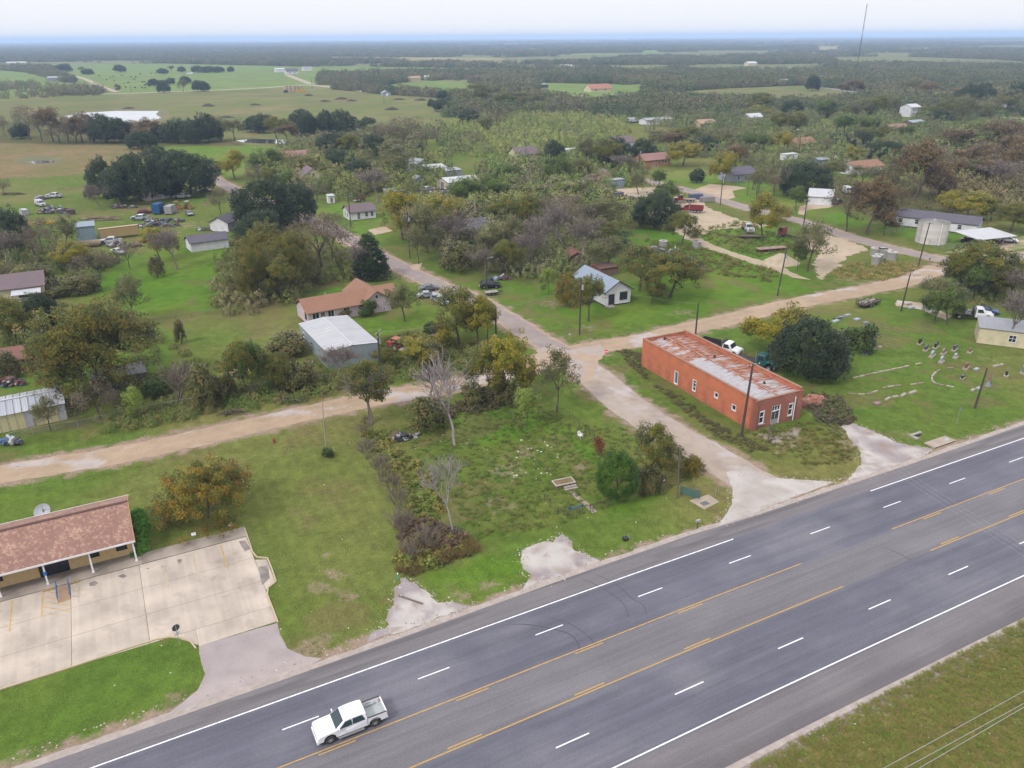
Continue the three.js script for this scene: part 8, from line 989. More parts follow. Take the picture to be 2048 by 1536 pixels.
{ const bp = [[-103.9,-780.42],[-82.32,-767.23],[-95.5,-667.56],[-95.56,-610.09],[-145.66,-765.03],[-169.01,-762.43],[-203.39,-842.12],[-211.86,-777.24],[-222.26,-724.45],[-165.88,-656.46],[-160.26,-788.84],[-222.28,-831.03]], wh = [[-319.76,-695.13],[-209.16,-608.13],[-260.35,-716.61],[-365.16,-698.74]]; [...bp, ...wh].filter((_, i) => i % 4 !== 3).sort((a, b) => a[0] / -a[1] - b[0] / -b[1]).forEach(([x, z], i) => { srand(60 + i); heapOf('brush_pile', `${ORD[i + 1]} dark brush heap from the left on the cleared field`, 'brush pile', x, z, rr(8.6, 13), rr(4, 6), rr(0.7, 1.4), 60, STICK, 'stick', 200 + i).userData.group = 'brush heaps on the cleared field'; }); }
scene.children.filter((o) => o.userData.group === 'brush heaps on the cleared field').forEach((o) => o.scale.set(1, 1.4, 1));
heapOf('scrap_heap', 'big heap of mixed scrap metal in the junk yard', 'scrap heap', -153.09,-265.35, 12, 6, 2, 160, SCRB, 'scrap', 21); heapOf('log_pile', 'pile of pale logs and timber in the junk yard', 'log pile', -132.13,-253.63, 14, 5, 1.0, 46, LOGS, 'log', 22); heapOf('scrap_heap', 'dark line of machine scrap below the silver pickup', 'scrap heap', -110.25,-249.15, 13, 3.4, 1.1, 90, SCRB, 'scrap', 23); heapOf('scrap_heap', 'blue and dark scrap under the timber', 'scrap heap', -109.63,-242.73, 15, 3.5, 1.0, 90, SCRB, 'scrap', 24); heapOf('scrap_heap', 'pipes and sheets lying below the bare trees', 'scrap heap', -133.54,-272.21, 11, 3, 0.8, 50, SCR, 'scrap', 25); heapOf('scrap_heap', 'rusty machine parts around the white car', 'scrap heap', -108.26,-216.89, 11, 3.5, 1.0, 60, SCR, 'scrap', 26); heapOf('scrap_heap', 'clutter of parts beside the white shed', 'scrap heap', -92.63,-236.97, 7, 3, 0.9, 40, SCR, 'scrap', 27); heapOf('scrap_heap', 'machines and scrap in front of the steel shop', 'scrap heap', -25.42,-298.52, 16, 7, 1.5, 130, SCR, 'scrap', 28); heapOf('scrap_heap', 'rows of scrap left of the steel shop yard', 'scrap heap', -33.75,-296.21, 14, 6, 1.2, 90, SCR, 'scrap', 29); heapOf('scrap_heap', 'odd yard clutter behind the black jeep', 'scrap heap', -2.68,-181.7, 5, 2, 0.8, 36, SCRB, 'scrap', 30); heapOf('scrap_heap', 'pale scrap in front of the portable cabin', 'scrap heap', 39.58,-282.35, 11, 4, 1.2, 60, SCR, 'scrap', 31); heapOf('scrap_heap', 'old machine parts behind the giant elm shed', 'scrap heap', -84.9,-121.03, 6, 2.6, 0.9, 50, SCRB, 'scrap', 32); heapOf('scrap_heap', 'white machine frame in weeds below the spreading oak', 'scrap heap', 43.35,-205.15, 3.4, 2, 1.6, 30, [SCR[2], SCR[0]], 'scrap', 33); heapOf('scrap_heap', 'rusty parts at the end of the fenced yard', 'scrap heap', -72.34,-99.89, 3, 1.5, 0.6, 24, SCRB, 'scrap', 34); heapOf('log_pile', 'fallen timber at the fence of the left yard', 'log pile', -187.68,-299.19, 9, 3, 0.9, 18, STICK, 'log', 35);
{ const t = thing('yellow_boom', 'long yellow crane boom lying in the grass', 'boom', -148.06,-246.05, at(0)); mb().box(0, 0.1, 0, 9, 0.7, 0.8).build('boom_beam', wmat(ph(230, 190, 60), 0.7), t); const g = mb(); for (let k = 0; k < 8; k++) g.box(-4 + k * 1.1, 0.8, 0, 0.2, 0.25, 0.8); g.build('bracket', wmat(ph(210, 150, 50), 0.7), t); }
{ const t = thing('round_bale_tank', 'tan rounded tank lying beside the tin hut', 'tank', -117.99,-216.42, at(0)); const g = mb().tube([[-3.2, 0.9, 0], [-3, 0.95, 0], [3, 0.95, 0], [3.2, 0.9, 0]], [0.5, 1.0, 1.0, 0.5], 14); g.build('tank_shell', wmat(ph(180, 160, 130), 0.8), t); mb().box(-1.8, 0, 0, 0.3, 0.3, 1.6).box(1.8, 0, 0, 0.3, 0.3, 1.6).build('cradle', M.wood, t); }
// sand pile
{ const [x, z] = [68.52,-194.18], t = thing('sand_pile', 'cone of pale sand beside the leaning pole', 'sand pile', x, z - 1, 0); const b = mb(), R = [3.9, 3.2, 2.4, 1.5, 0.6], Y = [0, 0.55, 1.15, 1.75, 2.25], ring = (i) => Array.from({ length: 22 }, (_, k) => { const a = k / 22 * 6.283, r = R[i] * (0.9 + 0.2 * vn(k * 0.7, i)); return [Math.cos(a) * r * 1.15, Y[i] * (0.95 + 0.1 * vn(k, i + 5)), Math.sin(a) * r]; }); for (let i = 0; i < 4; i++) { const p = ring(i), q = ring(i + 1); for (let k = 0; k < 22; k++) b.quad(p[(k + 1) % 22], p[k], q[k], q[(k + 1) % 22]); } const tp = ring(4); for (let k = 0; k < 22; k++) b.tri([0, 2.35, 0], tp[(k + 1) % 22], tp[k]); b.build('sand', wmat(ph(222, 204, 178), 1), t); }
// concrete septic tanks
function ctank(label, x, z, r, h, y = 0) { const t = thing('concrete_tank', label, 'concrete tank', x, z, 0, y, 'concrete tanks'); const b = mb().tube([[0, 0, 0], [0, h, 0]], [r, r], 20).build('tank_wall', wmat(ph(196, 192, 188), 0.95), t); mb().tube([[0, h, 0], [0, h + 0.12, 0]], [r + 0.06, r + 0.06], 20).build('lid', wmat(ph(210, 206, 202), 0.95), t); mb().tube([[0, h + 0.12, 0], [0, h + 0.14, 0]], [r * 0.3, r * 0.3], 12).build('hatch', M.hole, t); return t; }
{ const l = [[95.14,-201.2],[96.8,-200.75],[97.25,-199.78],[97.63,-197.09],[93.34,-195.11],[91.9,-193.34]], n = ['back left tank of the concrete tank group on the straw grass', 'second back tank of the concrete tank group on the straw grass', 'third back tank of the concrete tank group on the straw grass', 'separate right tank of the concrete tank group on the straw grass', 'smaller front tank behind another on the straw grass', 'frontmost concrete tank on the straw grass']; l.forEach(([x, z], i) => ctank(n[i], x, z, i > 3 ? 1.05 : 1.25, i > 3 ? 1.9 : 2.0)); const m = [[41.72,-212.1],[50.57,-211.15],[5.55,-288.44],[7.13,-287.14]], k = ['concrete tank in weeds near the old grey car', 'concrete tank below the ochre tree in the truck yard', 'left one of two pale tanks in the far clearing', 'right one of two pale tanks in the far clearing']; m.forEach(([x, z], i) => ctank(k[i], x, z, 1.2, 1.7)); }
// ---------------------------------------------------------------- monument yard
const G = { black: wmat([0.02, 0.021, 0.026], 0.3), dark: wmat(ph(96, 98, 116), 0.45), grey: wmat(ph(150, 156, 176), 0.5), pale: wmat(ph(196, 204, 220), 0.6), brown: wmat(ph(170, 140, 136), 0.6), rust: wmat(ph(150, 110, 92), 0.7), stone: wmat(ph(198, 186, 168), 0.9) };
function headstone(label, x, z, w, h, d, m, top = 'round', ry = TOWN + 0.35) { const t = thing('headstone', label, 'headstone', x, z, ry, 0, 'display headstones'); mb().box(0, 0, 0, w + 0.5, 0.22, d + 0.35).build('base', G.stone, t); const n = 8, p = [[-w / 2, 0.22], [w / 2, 0.22], [w / 2, h * 0.85]]; if (top === 'round') for (let k = 1; k < n; k++) p.push([Math.cos(k / n * Math.PI) * w / 2, h * 0.85 + Math.sin(k / n * Math.PI) * h * 0.18]); p.push([-w / 2, h * 0.85]); const g = slab3(p, d, 0.025); mesh('tablet', g, m, t); t.scale.setScalar(1.12); return t; }
for (const [x, z, w, h, m, l, top] of [[76.27,-137.04, 0.95, 1.25, 'black', 'tall black headstone at the back of the display', 0], [75.95,-133.97, 1.2, 0.9, 'dark', 'wide dark headstone left of the black ones', 'round'], [78.32,-135.14, 1.2, 1.05, 'black', 'wide black headstone in the back row', 'round'], [81.13,-133.87, 1.3, 1.05, 'dark', 'slate grey headstone right of the black one', 0], [78.15,-132.07, 1.1, 0.9, 'brown', 'brown granite headstone in the middle of the display', 'round'], [75.5,-130.81, 1.25, 0.95, 'pale', 'pale blue grey headstone in the second row', 'round'], [83.26,-132.63, 0.7, 0.8, 'rust', 'small rust brown carved headstone', 'round'], [79.34,-130.1, 0.75, 0.8, 'pale', 'small pale headstone right of the middle', 'round'], [75.84,-128.14, 0.95, 1.0, 'pale', 'pale headstone in the front of the display', 'round'], [78.6,-125.16, 1.15, 1.15, 'rust', 'dark brown headstone on the curved border', 0], [83.57,-121.74, 0.45, 1.0, 'black', 'narrow black stone apart on the lawn', 0], [87.25,-123.12, 1.1, 1.3, 'grey', 'grey headstone on a mound at the right edge', 'round']]) headstone(l, x, z, w, h, 0.32, G[m], top);
{ const t = thing('memorial_bench', 'black granite memorial bench on the lawn', 'bench', 75.92,-121.12, TOWN + 0.3); mb().box(0, 0.45, 0, 1.2, 0.12, 0.42).build('seat', G.black, t); for (const s of [-1, 1]) mb().box(s * 0.42, 0.08, 0, 0.16, 0.37, 0.34).build('leg', G.black, t); mb().box(0, 0, 0, 1.35, 0.08, 0.6).build('base', G.stone, t); }
{ const t = thing('statue', 'brown robed figure statue on a white pedestal', 'statue', 78.37,-117.92, TOWN); mb().tube([[0, 0, 0], [0, 0.3, 0], [0, 0.32, 0], [0, 0.75, 0], [0, 0.85, 0]], [0.55, 0.5, 0.3, 0.24, 0.3], 10).build('pedestal', G.pale, t); mb().tube([[0, 0.85, 0], [0, 1.3, 0], [0, 1.75, 0.02], [0.02, 2.05, 0.04], [0.02, 2.18, 0.04]], [0.3, 0.24, 0.27, 0.14, 0.06], 12).tube([[0.22, 1.85, 0.05], [0.36, 1.5, 0.2], [0.12, 1.45, 0.3]], [0.08, 0.075, 0.06], 8).tube([[-0.22, 1.85, 0.05], [-0.34, 1.55, 0.18], [-0.1, 1.5, 0.3]], [0.08, 0.075, 0.06], 8).tube([[0.02, 2.12, 0.05], [0.02, 2.24, 0.06], [0.02, 2.36, 0.06], [0.02, 2.46, 0.05]], [0.07, 0.12, 0.125, 0.05], 10).build('figure', wmat(ph(190, 150, 136), 0.8), t); }
{ // flat slabs lying about
const L = [[64.1,-132.19, 2.0, 0.7, 'grey', 'grey granite slab at the end of the vine mound'], [65.11,-132.7, 2.0, 0.7, 'dark', 'dark granite slab beside the grey slab'], [66.8,-134.67, 1.1, 0.5, 'stone', 'cream slab behind the grey slabs'], [68.13,-135.46, 0.9, 0.6, 'stone', 'second cream slab behind the grey slabs'], [65.51,-150.09, 1.8, 0.8, 'pale', 'pale slab at the front of the stored stones'], [66.54,-151.72, 1.6, 0.7, 'dark', 'dark slab in the middle of the stored stones'], [67.67,-152.53, 1.5, 0.6, 'grey', 'grey slab at the back of the stored stones'], [70.23,-151.06, 1.3, 0.9, 'pale', 'pale carved stone right of the stored stones'], [71.11,-148.92, 1.4, 0.7, 'grey', 'blue grey slab alone right of the stored stones'], [69.39,-153.76, 1.2, 0.6, 'pale', 'upright pale block behind the stored stones'], [57.24,-111.19, 1.2, 0.9, 'brown', 'square pinkish stone below the row of flat stones'], [59.67,-112.89, 1.5, 0.45, 'stone', 'first flat stone of the front row'], [61.17,-113.63, 1.2, 0.45, 'stone', 'second flat stone of the front row'], [62.75,-114.27, 1.6, 0.5, 'stone', 'third flat stone of the front row'], [64.72,-115.27, 1.8, 0.6, 'stone', 'last flat stone of the front row'], [85.04,-160.7, 1.6, 0.8, 'stone', 'pale stone at the foot of the trailer pole'], [84.61,-158.25, 1.5, 0.8, 'pale', 'second pale stone at the foot of the trailer pole'], [84.28,-126.03, 1.5, 0.5, 'stone', 'cream flat stone behind the statue'], [85.6,-126.61, 0.9, 0.5, 'stone', 'short cream stone right of the flat stone behind the statue'], [80.17,-124.71, 1.1, 0.6, 'pale', 'pale flat marker beside the dark brown headstone'], [74.84,-116, 1.0, 0.5, 'stone', 'flat stone at the end of the curved border'], [76.17,-116.72, 0.8, 0.6, 'pale', 'small white stone next to the leaning pole']];
for (const [x, z, w, d, m, l] of L) { const t = thing('stone_slab', l, 'stone slab', x, z, TOWN + rr(-0.2, 0.4), 0, 'stone slabs on the monument lawn'); mb().box(0, 0, 0, w, 0.22, d).build('slab', G[m], t); mb().box(0, 0.22, 0, w - 0.12, 0.05, d - 0.12).build('polished_top', G[m], t); }
const border = (label, pts, gap) => { const t = thing('stone_border', label, 'stone border', 0, 0, 0), l = smoothLine(pts, 1.45); for (let i = 0; i + 1 < l.length; i++) { if (rnd() < gap) continue; const a = l[i], b = l[i + 1], q = Math.hypot(b[0] - a[0], b[1] - a[1]); mb().box(0, 0, 0, q * rr(0.72, 0.96), rr(0.14, 0.24), rr(0.24, 0.34)).turn(new THREE.Matrix4().makeRotationY(-Math.atan2(b[1] - a[1], b[0] - a[0]) + rr(-0.08, 0.08))).turn(new THREE.Matrix4().makeTranslation((a[0] + b[0]) / 2, 0, (a[1] + b[1]) / 2)).build('kerb_stone', pick([G.stone, G.brown, G.stone]), t); } };
border('straight upper row of rough border stones', [[57.36,-121.21],[60.55,-122.64],[64.48,-124.33],[68.21,-125.94],[72.09,-127.71]], 0.12); border('wavering lower row of rough border stones', [[54.18,-115.13],[56.54,-114.57],[58.62,-115.42],[60.88,-117.13],[63.03,-118.01],[65.86,-118.4],[68.42,-119.12]], 0.1); border('curved ring of border stones around the bench', [[78.05,-125.17],[75.99,-125.2],[74.02,-124.52],[72.35,-123.25],[70.86,-121.38],[69.96,-118.88],[71.2,-118.04],[72.48,-117.1],[73.61,-116.13]], 0.08);
}
{ // culvert headwall by the drive
const t = thing('culvert', 'broken concrete culvert mouth beside the driveway', 'culvert', 58.24,-100.64, TOWN); mb().box(0, 0, 0, 2.4, 0.3, 0.4).box(-0.9, 0, 0.6, 0.5, 0.2, 1.0).build('headwall', M.conc, t); mb().box(0.1, 0.02, 0.3, 1.2, 0.16, 0.25).build('pipe_mouth', M.hole, t); const g = thing('kerb_inlet', 'concrete kerb inlet with a round cover at the highway edge', 'drain', 60.67,-98.35, TOWN); mb().box(0, 0, 0, 4.6, 0.16, 1.7).build('inlet_slab', wmat(ph(206, 190, 174), 0.95), g); mb().box(0, 0.04, 0.86, 4.2, 0.1, 0.02).build('slot', M.hole, g); mb().cyl(1.4, 0.16, 0, 0.32, 0.32, 0.02, 16).build('cover', M.steel, g);
}
// ---------------------------------------------------------------- cattle and the mast
{ const b = mb(); b.tube([[-0.95, 1.0, 0], [-0.8, 1.05, 0], [-0.2, 1.0, 0], [0.5, 1.02, 0], [0.85, 1.1, 0], [1.15, 1.25, 0], [1.3, 1.2, 0], [1.6, 1.0, 0], [1.68, 0.95, 0]], [0.12, 0.36, 0.42, 0.4, 0.34, 0.2, 0.18, 0.13, 0.08], 9); for (const x of [-0.7, 0.55]) for (const s of [-1, 1]) b.tube([[x, 0.95, s * 0.2], [x + 0.04, 0.5, s * 0.2], [x, 0.02, s * 0.2]], [0.16, 0.09, 0.07], 6); b.tube([[-0.95, 1.1, 0], [-1.05, 0.8, 0], [-1.03, 0.45, 0]], [0.05, 0.03, 0.04], 5); for (const s of [-1, 1]) b.tube([[1.3, 1.3, s * 0.1], [1.28, 1.3, s * 0.3]], [0.05, 0.03], 5); const g = b.geometry(), m = mat([0.018, 0.017, 0.018], 0.9); srand(303); const cows = []; for (const [x, z] of [...[[-649.72,-1333.62],[-576.96,-1204.34],[-609.3,-1285.57],[-614.38,-1307.06],[-548.22,-1165.6],[-621.78,-1351.75],[-502.84,-1095.86],[-461.57,-1007.32],[-504.79,-1111.42],[-575.25,-1280.8],[-539.61,-1210.3],[-568.06,-1279.79],[-611.68,-1396.81],[-491.51,-1125.52],[-493.16,-1135.38],[-466.53,-1076.6],[-455.47,-1046.75],[-457.55,-1061.07],[-444.41,-1031.76],[-435.04,-991.66],[-428.89,-986],[-443.72,-992.62],[-603.52,-1420.02],[-595.54,-1418.78]], ...[[-158.22,-937.31],[-148.53,-936.27],[-143.07,-931.08],[-132.61,-912.01],[-125.78,-933.81],[-122.6,-928.88]]]) { const o = mesh('cow', g, m); o.position.set(x, 0, z); o.rotation.y = rnd() * 6.28; o.scale.setScalar(1.3); cows.push(o); } cows.sort((p, q) => p.position.x / -p.position.z - q.position.x / -q.position.z).forEach((o, i) => tag(o, `${ORD[i + 1]} black cow from the left in the far pastures`, 'cow', 'black cattle in the far pastures')); }
{ const [x, z] = [1113.02,-2708.88], k = 0.34, t = thing('radio_mast', 'slender guyed radio mast standing above the horizon', 'mast', x * k, z * k, 0), H = 83, g = mb(), w = 0.4; for (let a = 0; a < 3; a++) { const c = Math.cos(a * 2.094) * w, s = Math.sin(a * 2.094) * w; g.tube([[c, 0, s], [c, H, s]], 0.1, 4); } for (let q = 0; q < 41; q++) for (let a = 0; a < 3; a++) { const A = a * 2.094, B = (a + 1) * 2.094; g.bar([Math.cos(A) * w, q * 2, Math.sin(A) * w], [Math.cos(B) * w, q * 2 + 2, Math.sin(B) * w], 0.07); } g.build('lattice', wmat(ph(120, 120, 130), 0.6), t); for (const y of [54, 64, 77, 81]) mb().cyl(0, y, 0, 0.9, 0.9, 1.3, 8).build('antenna', M.trim, t); }

// ---------------------------------------------------------------- far woods and thickets that read as one mass, weeds, lawn grass
function scatter(name, geo, m, spots, tint, label, category, lit = 1.0) {
const o = new THREE.InstancedMesh(geo, m, spots.length), q = new THREE.Quaternion(), e = new THREE.Euler(), T = new THREE.Matrix4(), c = new THREE.Color();
spots.forEach((s, i) => { e.set(0, s[4] ?? rnd() * 6.283, 0); q.setFromEuler(e); T.compose(V(s[0], s[5] ?? 0, s[1]), q, V(s[3], s[2], s[3])); o.setMatrixAt(i, T); const q3 = tint(s, i); o.setColorAt(i, c.setRGB(q3[0] * lit, q3[1] * lit, q3[2] * lit)); });
o.name = numbered(name); o.castShadow = o.receiveShadow = true; scene.add(o); return stuff(o, label, category);
}
function lowTree(sd, n, per, size) { srand(sd); const cl = dome(n, 1, 1.15, 0.35, 0.4, 0.3, sd * 0.13, 0, 0.55).map((c) => [c[0], c[1], c[2], c[3] % 3]); const d = leafCloud(cl, size, per, 0.17, [[1, 1, 1], [0.92, 0.95, 0.92], [1.05, 1.04, 1]], 0.14); const t = mb().tube([[0, 0, 0], [0.03, 0.45, 0.02]], [0.05, 0.03], 4, false); for (let i = 0; i < t.p.length; i += 3) { d.P.push(t.p[i], t.p[i + 1], t.p[i + 2]); d.N.push(t.n[i], t.n[i + 1], t.n[i + 2]); d.K.push(0.9, 0.8, 0.75); } return toGeo(d); }
const FARTONE = [ph(78, 90, 58), ph(94, 96, 64), ph(100, 96, 74), ph(88, 98, 60), ph(74, 86, 60), ph(106, 98, 78), ph(106, 108, 72), ph(92, 90, 70)];
M.far = new THREE.MeshStandardMaterial({ vertexColors: true, roughness: 1, side: THREE.DoubleSide });
{
const N = [lowTree(51, 64, 30, 0.085), lowTree(57, 70, 28, 0.08), lowTree(63, 58, 32, 0.09)], A = lowTree(11, 30, 14, 0.15), B = lowTree(23, 34, 14, 0.14), C = lowTree(31, 26, 16, 0.16);
const spots = [[], [], []], near = [[], [], []]; srand(4242);
const inView = (x, z) => Math.abs(x) < -z * 0.72 + 60;
let x, z;
for (let i = 0; i < 260000 && spots[0].length + spots[1].length + spots[2].length < 46000; i++) { // nearer country: single crowns
z = -Math.exp(rr(Math.log(600), Math.log(5200))); x = rr(-1, 1) * (-z * 0.74 + 60); const w = woodAt(x, z); if (rnd() > w) continue;
const far = clamp((-z - 1600) / 3000), s = rr(0.5, 1.45); (z > -1500 ? near : spots)[Math.floor(rnd() * 3)].push([x, z, (6.5 + 2 * far) * s, (4.6 + 5 * far) * s * rr(0.85, 1.2)]);
}
for (let i = 0; i < 26000; i++) { z = -Math.exp(rr(Math.log(4200), Math.log(24000))); x = rr(-1, 1) * (-z * 0.74); const n = fbm(x / 900 + 7, z / 900 + 3, 4); if (n < 0.45) continue; const s = rr(0.8, 1.3); spots[i % 3].push([x, z, 10 * s, (10 - z * 0.0016) * s]); }
const tn = (s) => { const k = Math.floor(clamp(fbm(s[0] / 90, s[1] / 90, 3) * 1.8 - 0.4, 0, 0.999) * FARTONE.length + rr(-0.8, 0.8)), c = FARTONE[(k + 8) % 8], t = rr(0.85, 1.15); return [c[0] * t, c[1] * t, c[2] * t]; };
[A, B, C].forEach((g, i) => scatter('forest', g, M.far, spots[i], tn, ['far woods stretching to the hazy horizon', 'far woodland crowns spread between the pastures', 'hazy distant woodland behind the fields'][i], 'woods', 1.2));
N.forEach((g, i) => scatter('forest', g, M.far, near[i], tn, ['nearer woods between the town and the pastures', 'woodland crowns behind the last houses', 'tree cover around the far pastures'][i], 'woods', 1.2));
// thickets of the middle distance between the named trees
const TH = [['brushy olive thicket behind the green clearing', [[-46.66,-508.29],[-22.49,-615.54],[22.8,-633.27],[79.35,-570.08],[65.58,-467.55],[32.97,-414.9],[-0.24,-380.81],[-29.79,-399.36]], 560, [ph(128, 132, 74), ph(116, 124, 68), ph(132, 128, 80), ph(114, 114, 78)], 4.6],
['mixed wood behind the far houses', [[-53.49,-740.1],[17.53,-733.94],[68.35,-629.84],[162.28,-750.9],[224.04,-640.07],[199.21,-528.63],[133.66,-476.12],[93.65,-551.79],[79.35,-570.08],[22.8,-633.27],[-22.78,-623.86]], 620, FARTONE, 5],
['wood along the far pasture edge', [[45.54,-1277.3],[238.98,-1440.83],[480.79,-1399.17],[494.21,-1092.78],[365.89,-989.65],[221.28,-926.38],[162.33,-971.97],[51.17,-1074.42]], 900, FARTONE, 6],
['undergrowth thicket beside the far highway', [[307,-708.79],[418.2,-792.51],[533.57,-840.76],[371.87,-579.05],[323.47,-567.58],[308.62,-607.56]], 420, FARTONE, 5],
['brown brush left of the hedgerow', [[-745.8,-1161.99],[-571.95,-1079.7],[-466.15,-964.35],[-421.33,-874.85],[-455.86,-826.96],[-535.4,-827.4]], 160, [ph(112, 98, 82), ph(104, 92, 70), ph(90, 92, 62)], 6],
['brown wood across the far road', [[-291.37,-1293.11],[-218.53,-1316.82],[-123.52,-1302.6],[-52.79,-1491.1],[-7.55,-1285.25],[-6.18,-1034.68],[-111.65,-1174.82],[-168.66,-1010.39],[-219.66,-995.53]], 420, [ph(106, 96, 78), ph(98, 92, 66), ph(84, 90, 60)], 6],
['bushes among the houses past the street', [[79.75,-466.75],[145.23,-496.67],[191.46,-460.43],[251.17,-490.26],[219.66,-405.5],[148.12,-351.12],[105.01,-353],[83.72,-376.93],[70.96,-412.99]], 130, [ph(112, 116, 66), ph(104, 108, 64), ph(118, 108, 76)], 3.2],
['scrub under the thicket trees', [[-35.25,-249.39],[-14.96,-256.4],[15.96,-255.41],[31.77,-226.8],[19.33,-187.26],[4.45,-181.11],[-15.92,-199.97]], 250, [ph(112, 108, 76), ph(104, 108, 62), ph(118, 108, 84)], 4.2],
['scrub under the rust brown trees', [[115.46,-277.59],[154.93,-318.11],[252.44,-385.75],[184.13,-275.2],[143.77,-251.33],[115.29,-241.09]], 160, [ph(112, 96, 70), ph(100, 94, 60)], 2.4],
['scrub beside the junk yard', [[-154.23,-225.85],[-127.25,-213.43],[-104.16,-202.22],[-96.4,-175.29],[-113.92,-179.7],[-128.54,-184.22]], 120, [ph(104, 98, 66), ph(112, 100, 78), ph(92, 98, 54)], 2.6],
['mixed growth around the cottage and barns', [[-121.78,-362.89],[-103.68,-399.34],[-77.81,-420.48],[-32.68,-374.23],[-24.64,-325.26],[-31.07,-287.48],[-57.52,-283.63],[-86.81,-299.51]], 170, [ph(112, 112, 62), ph(100, 104, 58), ph(118, 106, 72), ph(92, 100, 54)], 6],
['tangled growth along the upper thicket', [[-37.88,-257.13],[-16.55,-286.96],[7.42,-306.68],[32.09,-285.24],[35.01,-240.01],[17.09,-247.76],[-9.08,-227.97],[-22.12,-210.62]], 170, [ph(112, 112, 66), ph(118, 112, 64), ph(108, 98, 80), ph(98, 106, 58)], 6.5],
['leafy growth below the two storey house', [[-13.59,-358.17],[32.25,-405.45],[61.63,-369.96],[50.21,-316.34],[28.07,-280.65],[5.05,-281.45],[-11.83,-307.4]], 190, [ph(108, 116, 64), ph(98, 110, 58), ph(112, 104, 76)], 6.2],
['canopy between the far houses on the right', [[87.78,-535.83],[176.72,-609.11],[253.26,-572.52],[310.95,-583.44],[338.99,-525.83],[252.44,-385.75],[190.13,-356.56],[141.19,-333.64],[105.01,-353],[70.41,-380.83]], 330, [ph(108, 112, 68), ph(98, 106, 62), ph(112, 108, 76), ph(104, 100, 72)], 6],
['canopy behind the cottage and narrow pond', [[-119.75,-422.59],[-95.81,-489.44],[-43.55,-508.1],[-17.12,-460.21],[-28.59,-382.12],[-72.6,-420.22],[-98.27,-377.21]], 110, [ph(104, 106, 68), ph(96, 104, 60), ph(110, 102, 76)], 6],
['rust brown growth at the picture edge', [[185.79,-356.75],[269.06,-412.66],[168.88,-250.52],[152.17,-254.97],[153.37,-276.27]], 120, [ph(120, 104, 74), ph(112, 104, 70), ph(118, 108, 76)], 6.5],
['growth around the shed at the picture edge', [[105.42,-185.18],[128.17,-184.63],[109.74,-154.81],[98.71,-159.35]], 50, [ph(108, 104, 66), ph(100, 106, 58)], 3],
['growth around the brown roofed ranch house', [[105.01,-353],[143.83,-351.3],[128.68,-302.09],[103.17,-282.72],[94.92,-303.37]], 40, [ph(108, 108, 66), ph(112, 102, 76)], 3],
['scrub around the grove', [[-76.31,-201.51],[-60.65,-223.23],[-39.45,-200.57],[-33.82,-182],[-46.83,-166.66],[-56.99,-153.44],[-66.91,-167.1]], 130, [ph(108, 102, 60), ph(116, 104, 76), ph(100, 104, 54)], 3.2],
['rank growth behind the chain fence', [[-63.52,-105.67],[-55.76,-114.44],[-43.4,-124.43],[-29.35,-132.25],[-18.31,-130.85],[-5.89,-135.56],[2.49,-137.98],[-3.4,-127.1],[-16.46,-122.25],[-32.38,-114.08],[-46.26,-107.96],[-59.86,-102.69]], 420, [ph(106, 112, 58), ph(92, 108, 50), ph(118, 108, 66)], 1.25],
['growth around the giant elm', [[-106,-154.42],[-100.6,-167.83],[-66.8,-141.95],[-52.85,-126.81],[-51.72,-114.38],[-62.81,-107.35],[-82.18,-122.92],[-92.79,-132.17]], 170, [ph(92, 98, 50), ph(104, 100, 58)], 1.6],
];
TH.forEach(([label, poly, n, cols, h], i) => { srand(900 + i); const sp = [], xs = poly.map((p) => p[0]), zs = poly.map((p) => p[1]); let g = 0; while (sp.length < n && g++ < 40000) { const x = rr(Math.min(...xs), Math.max(...xs)), z = rr(Math.min(...zs), Math.max(...zs)); if (!inPoly(poly, x, z) || ROADS.some(([l, w]) => lineDist(l, x, z) < w + 1.5) || KEEP.some((k) => Math.hypot(k[0] - x, k[1] - z) < k[2])) continue; const s = rr(0.6, 1.25); sp.push([x, z, h * s, h * 0.62 * s * rr(0.85, 1.3)]); } scatter('thicket', N[i % 3], M.far, sp, () => { const c = pick(cols), t = rr(0.85, 1.15); return [c[0] * t * 0.96, c[1] * t * 1.05, c[2] * t]; }, label, 'thicket', 1.35); });
}
// weeds: upright blades in a tuft
function tuft(n, h, w, lean, sd) { srand(sd); const P = [], N = [], K = []; for (let i = 0; i < n; i++) { const a = rnd() * 6.283, r = rnd() * 0.5, x = Math.cos(a) * r, z = Math.sin(a) * r, l = rr(0.5, 1) * lean, hh = h * rr(0.5, 1), b = rnd() * 6.283, dx = Math.cos(b) * w / 2, dz = Math.sin(b) * w / 2, t = rr(0.8, 1.2); const A = [x - dx, 0, z - dz], B = [x + dx, 0, z + dz], C = [x + Math.cos(a) * l, hh, z + Math.sin(a) * l], g = V().crossVectors(V(B[0] - A[0], 0, B[2] - A[2]), V(C[0] - A[0], hh, C[2] - A[2])).normalize(), f = g.y < 0; if (f) g.negate(); g.y += 0.7; g.normalize(); for (const v of f ? [A, C, B] : [A, B, C]) { P.push(...v); N.push(g.x, g.y, g.z); K.push(t, t, t * 0.95); } } return toGeo({ P, N, K }); }
const tallT = tuft(26, 0.8, 0.12, 0.75, 5), shortT = tuft(8, 0.06, 0.06, 0.14, 6);
const weedBush = (() => { srand(66); const cl = dome(20, 0.8, 1.0, 0.25, 0.4, 0.2, 3, 0, 0.4).map((c) => [c[0], c[1], c[2], c[3] % 2]); return toGeo(leafCloud(cl, 0.26, 14, 0.28, [[1, 1, 1], [0.9, 0.95, 0.9]], 0.25)); })();
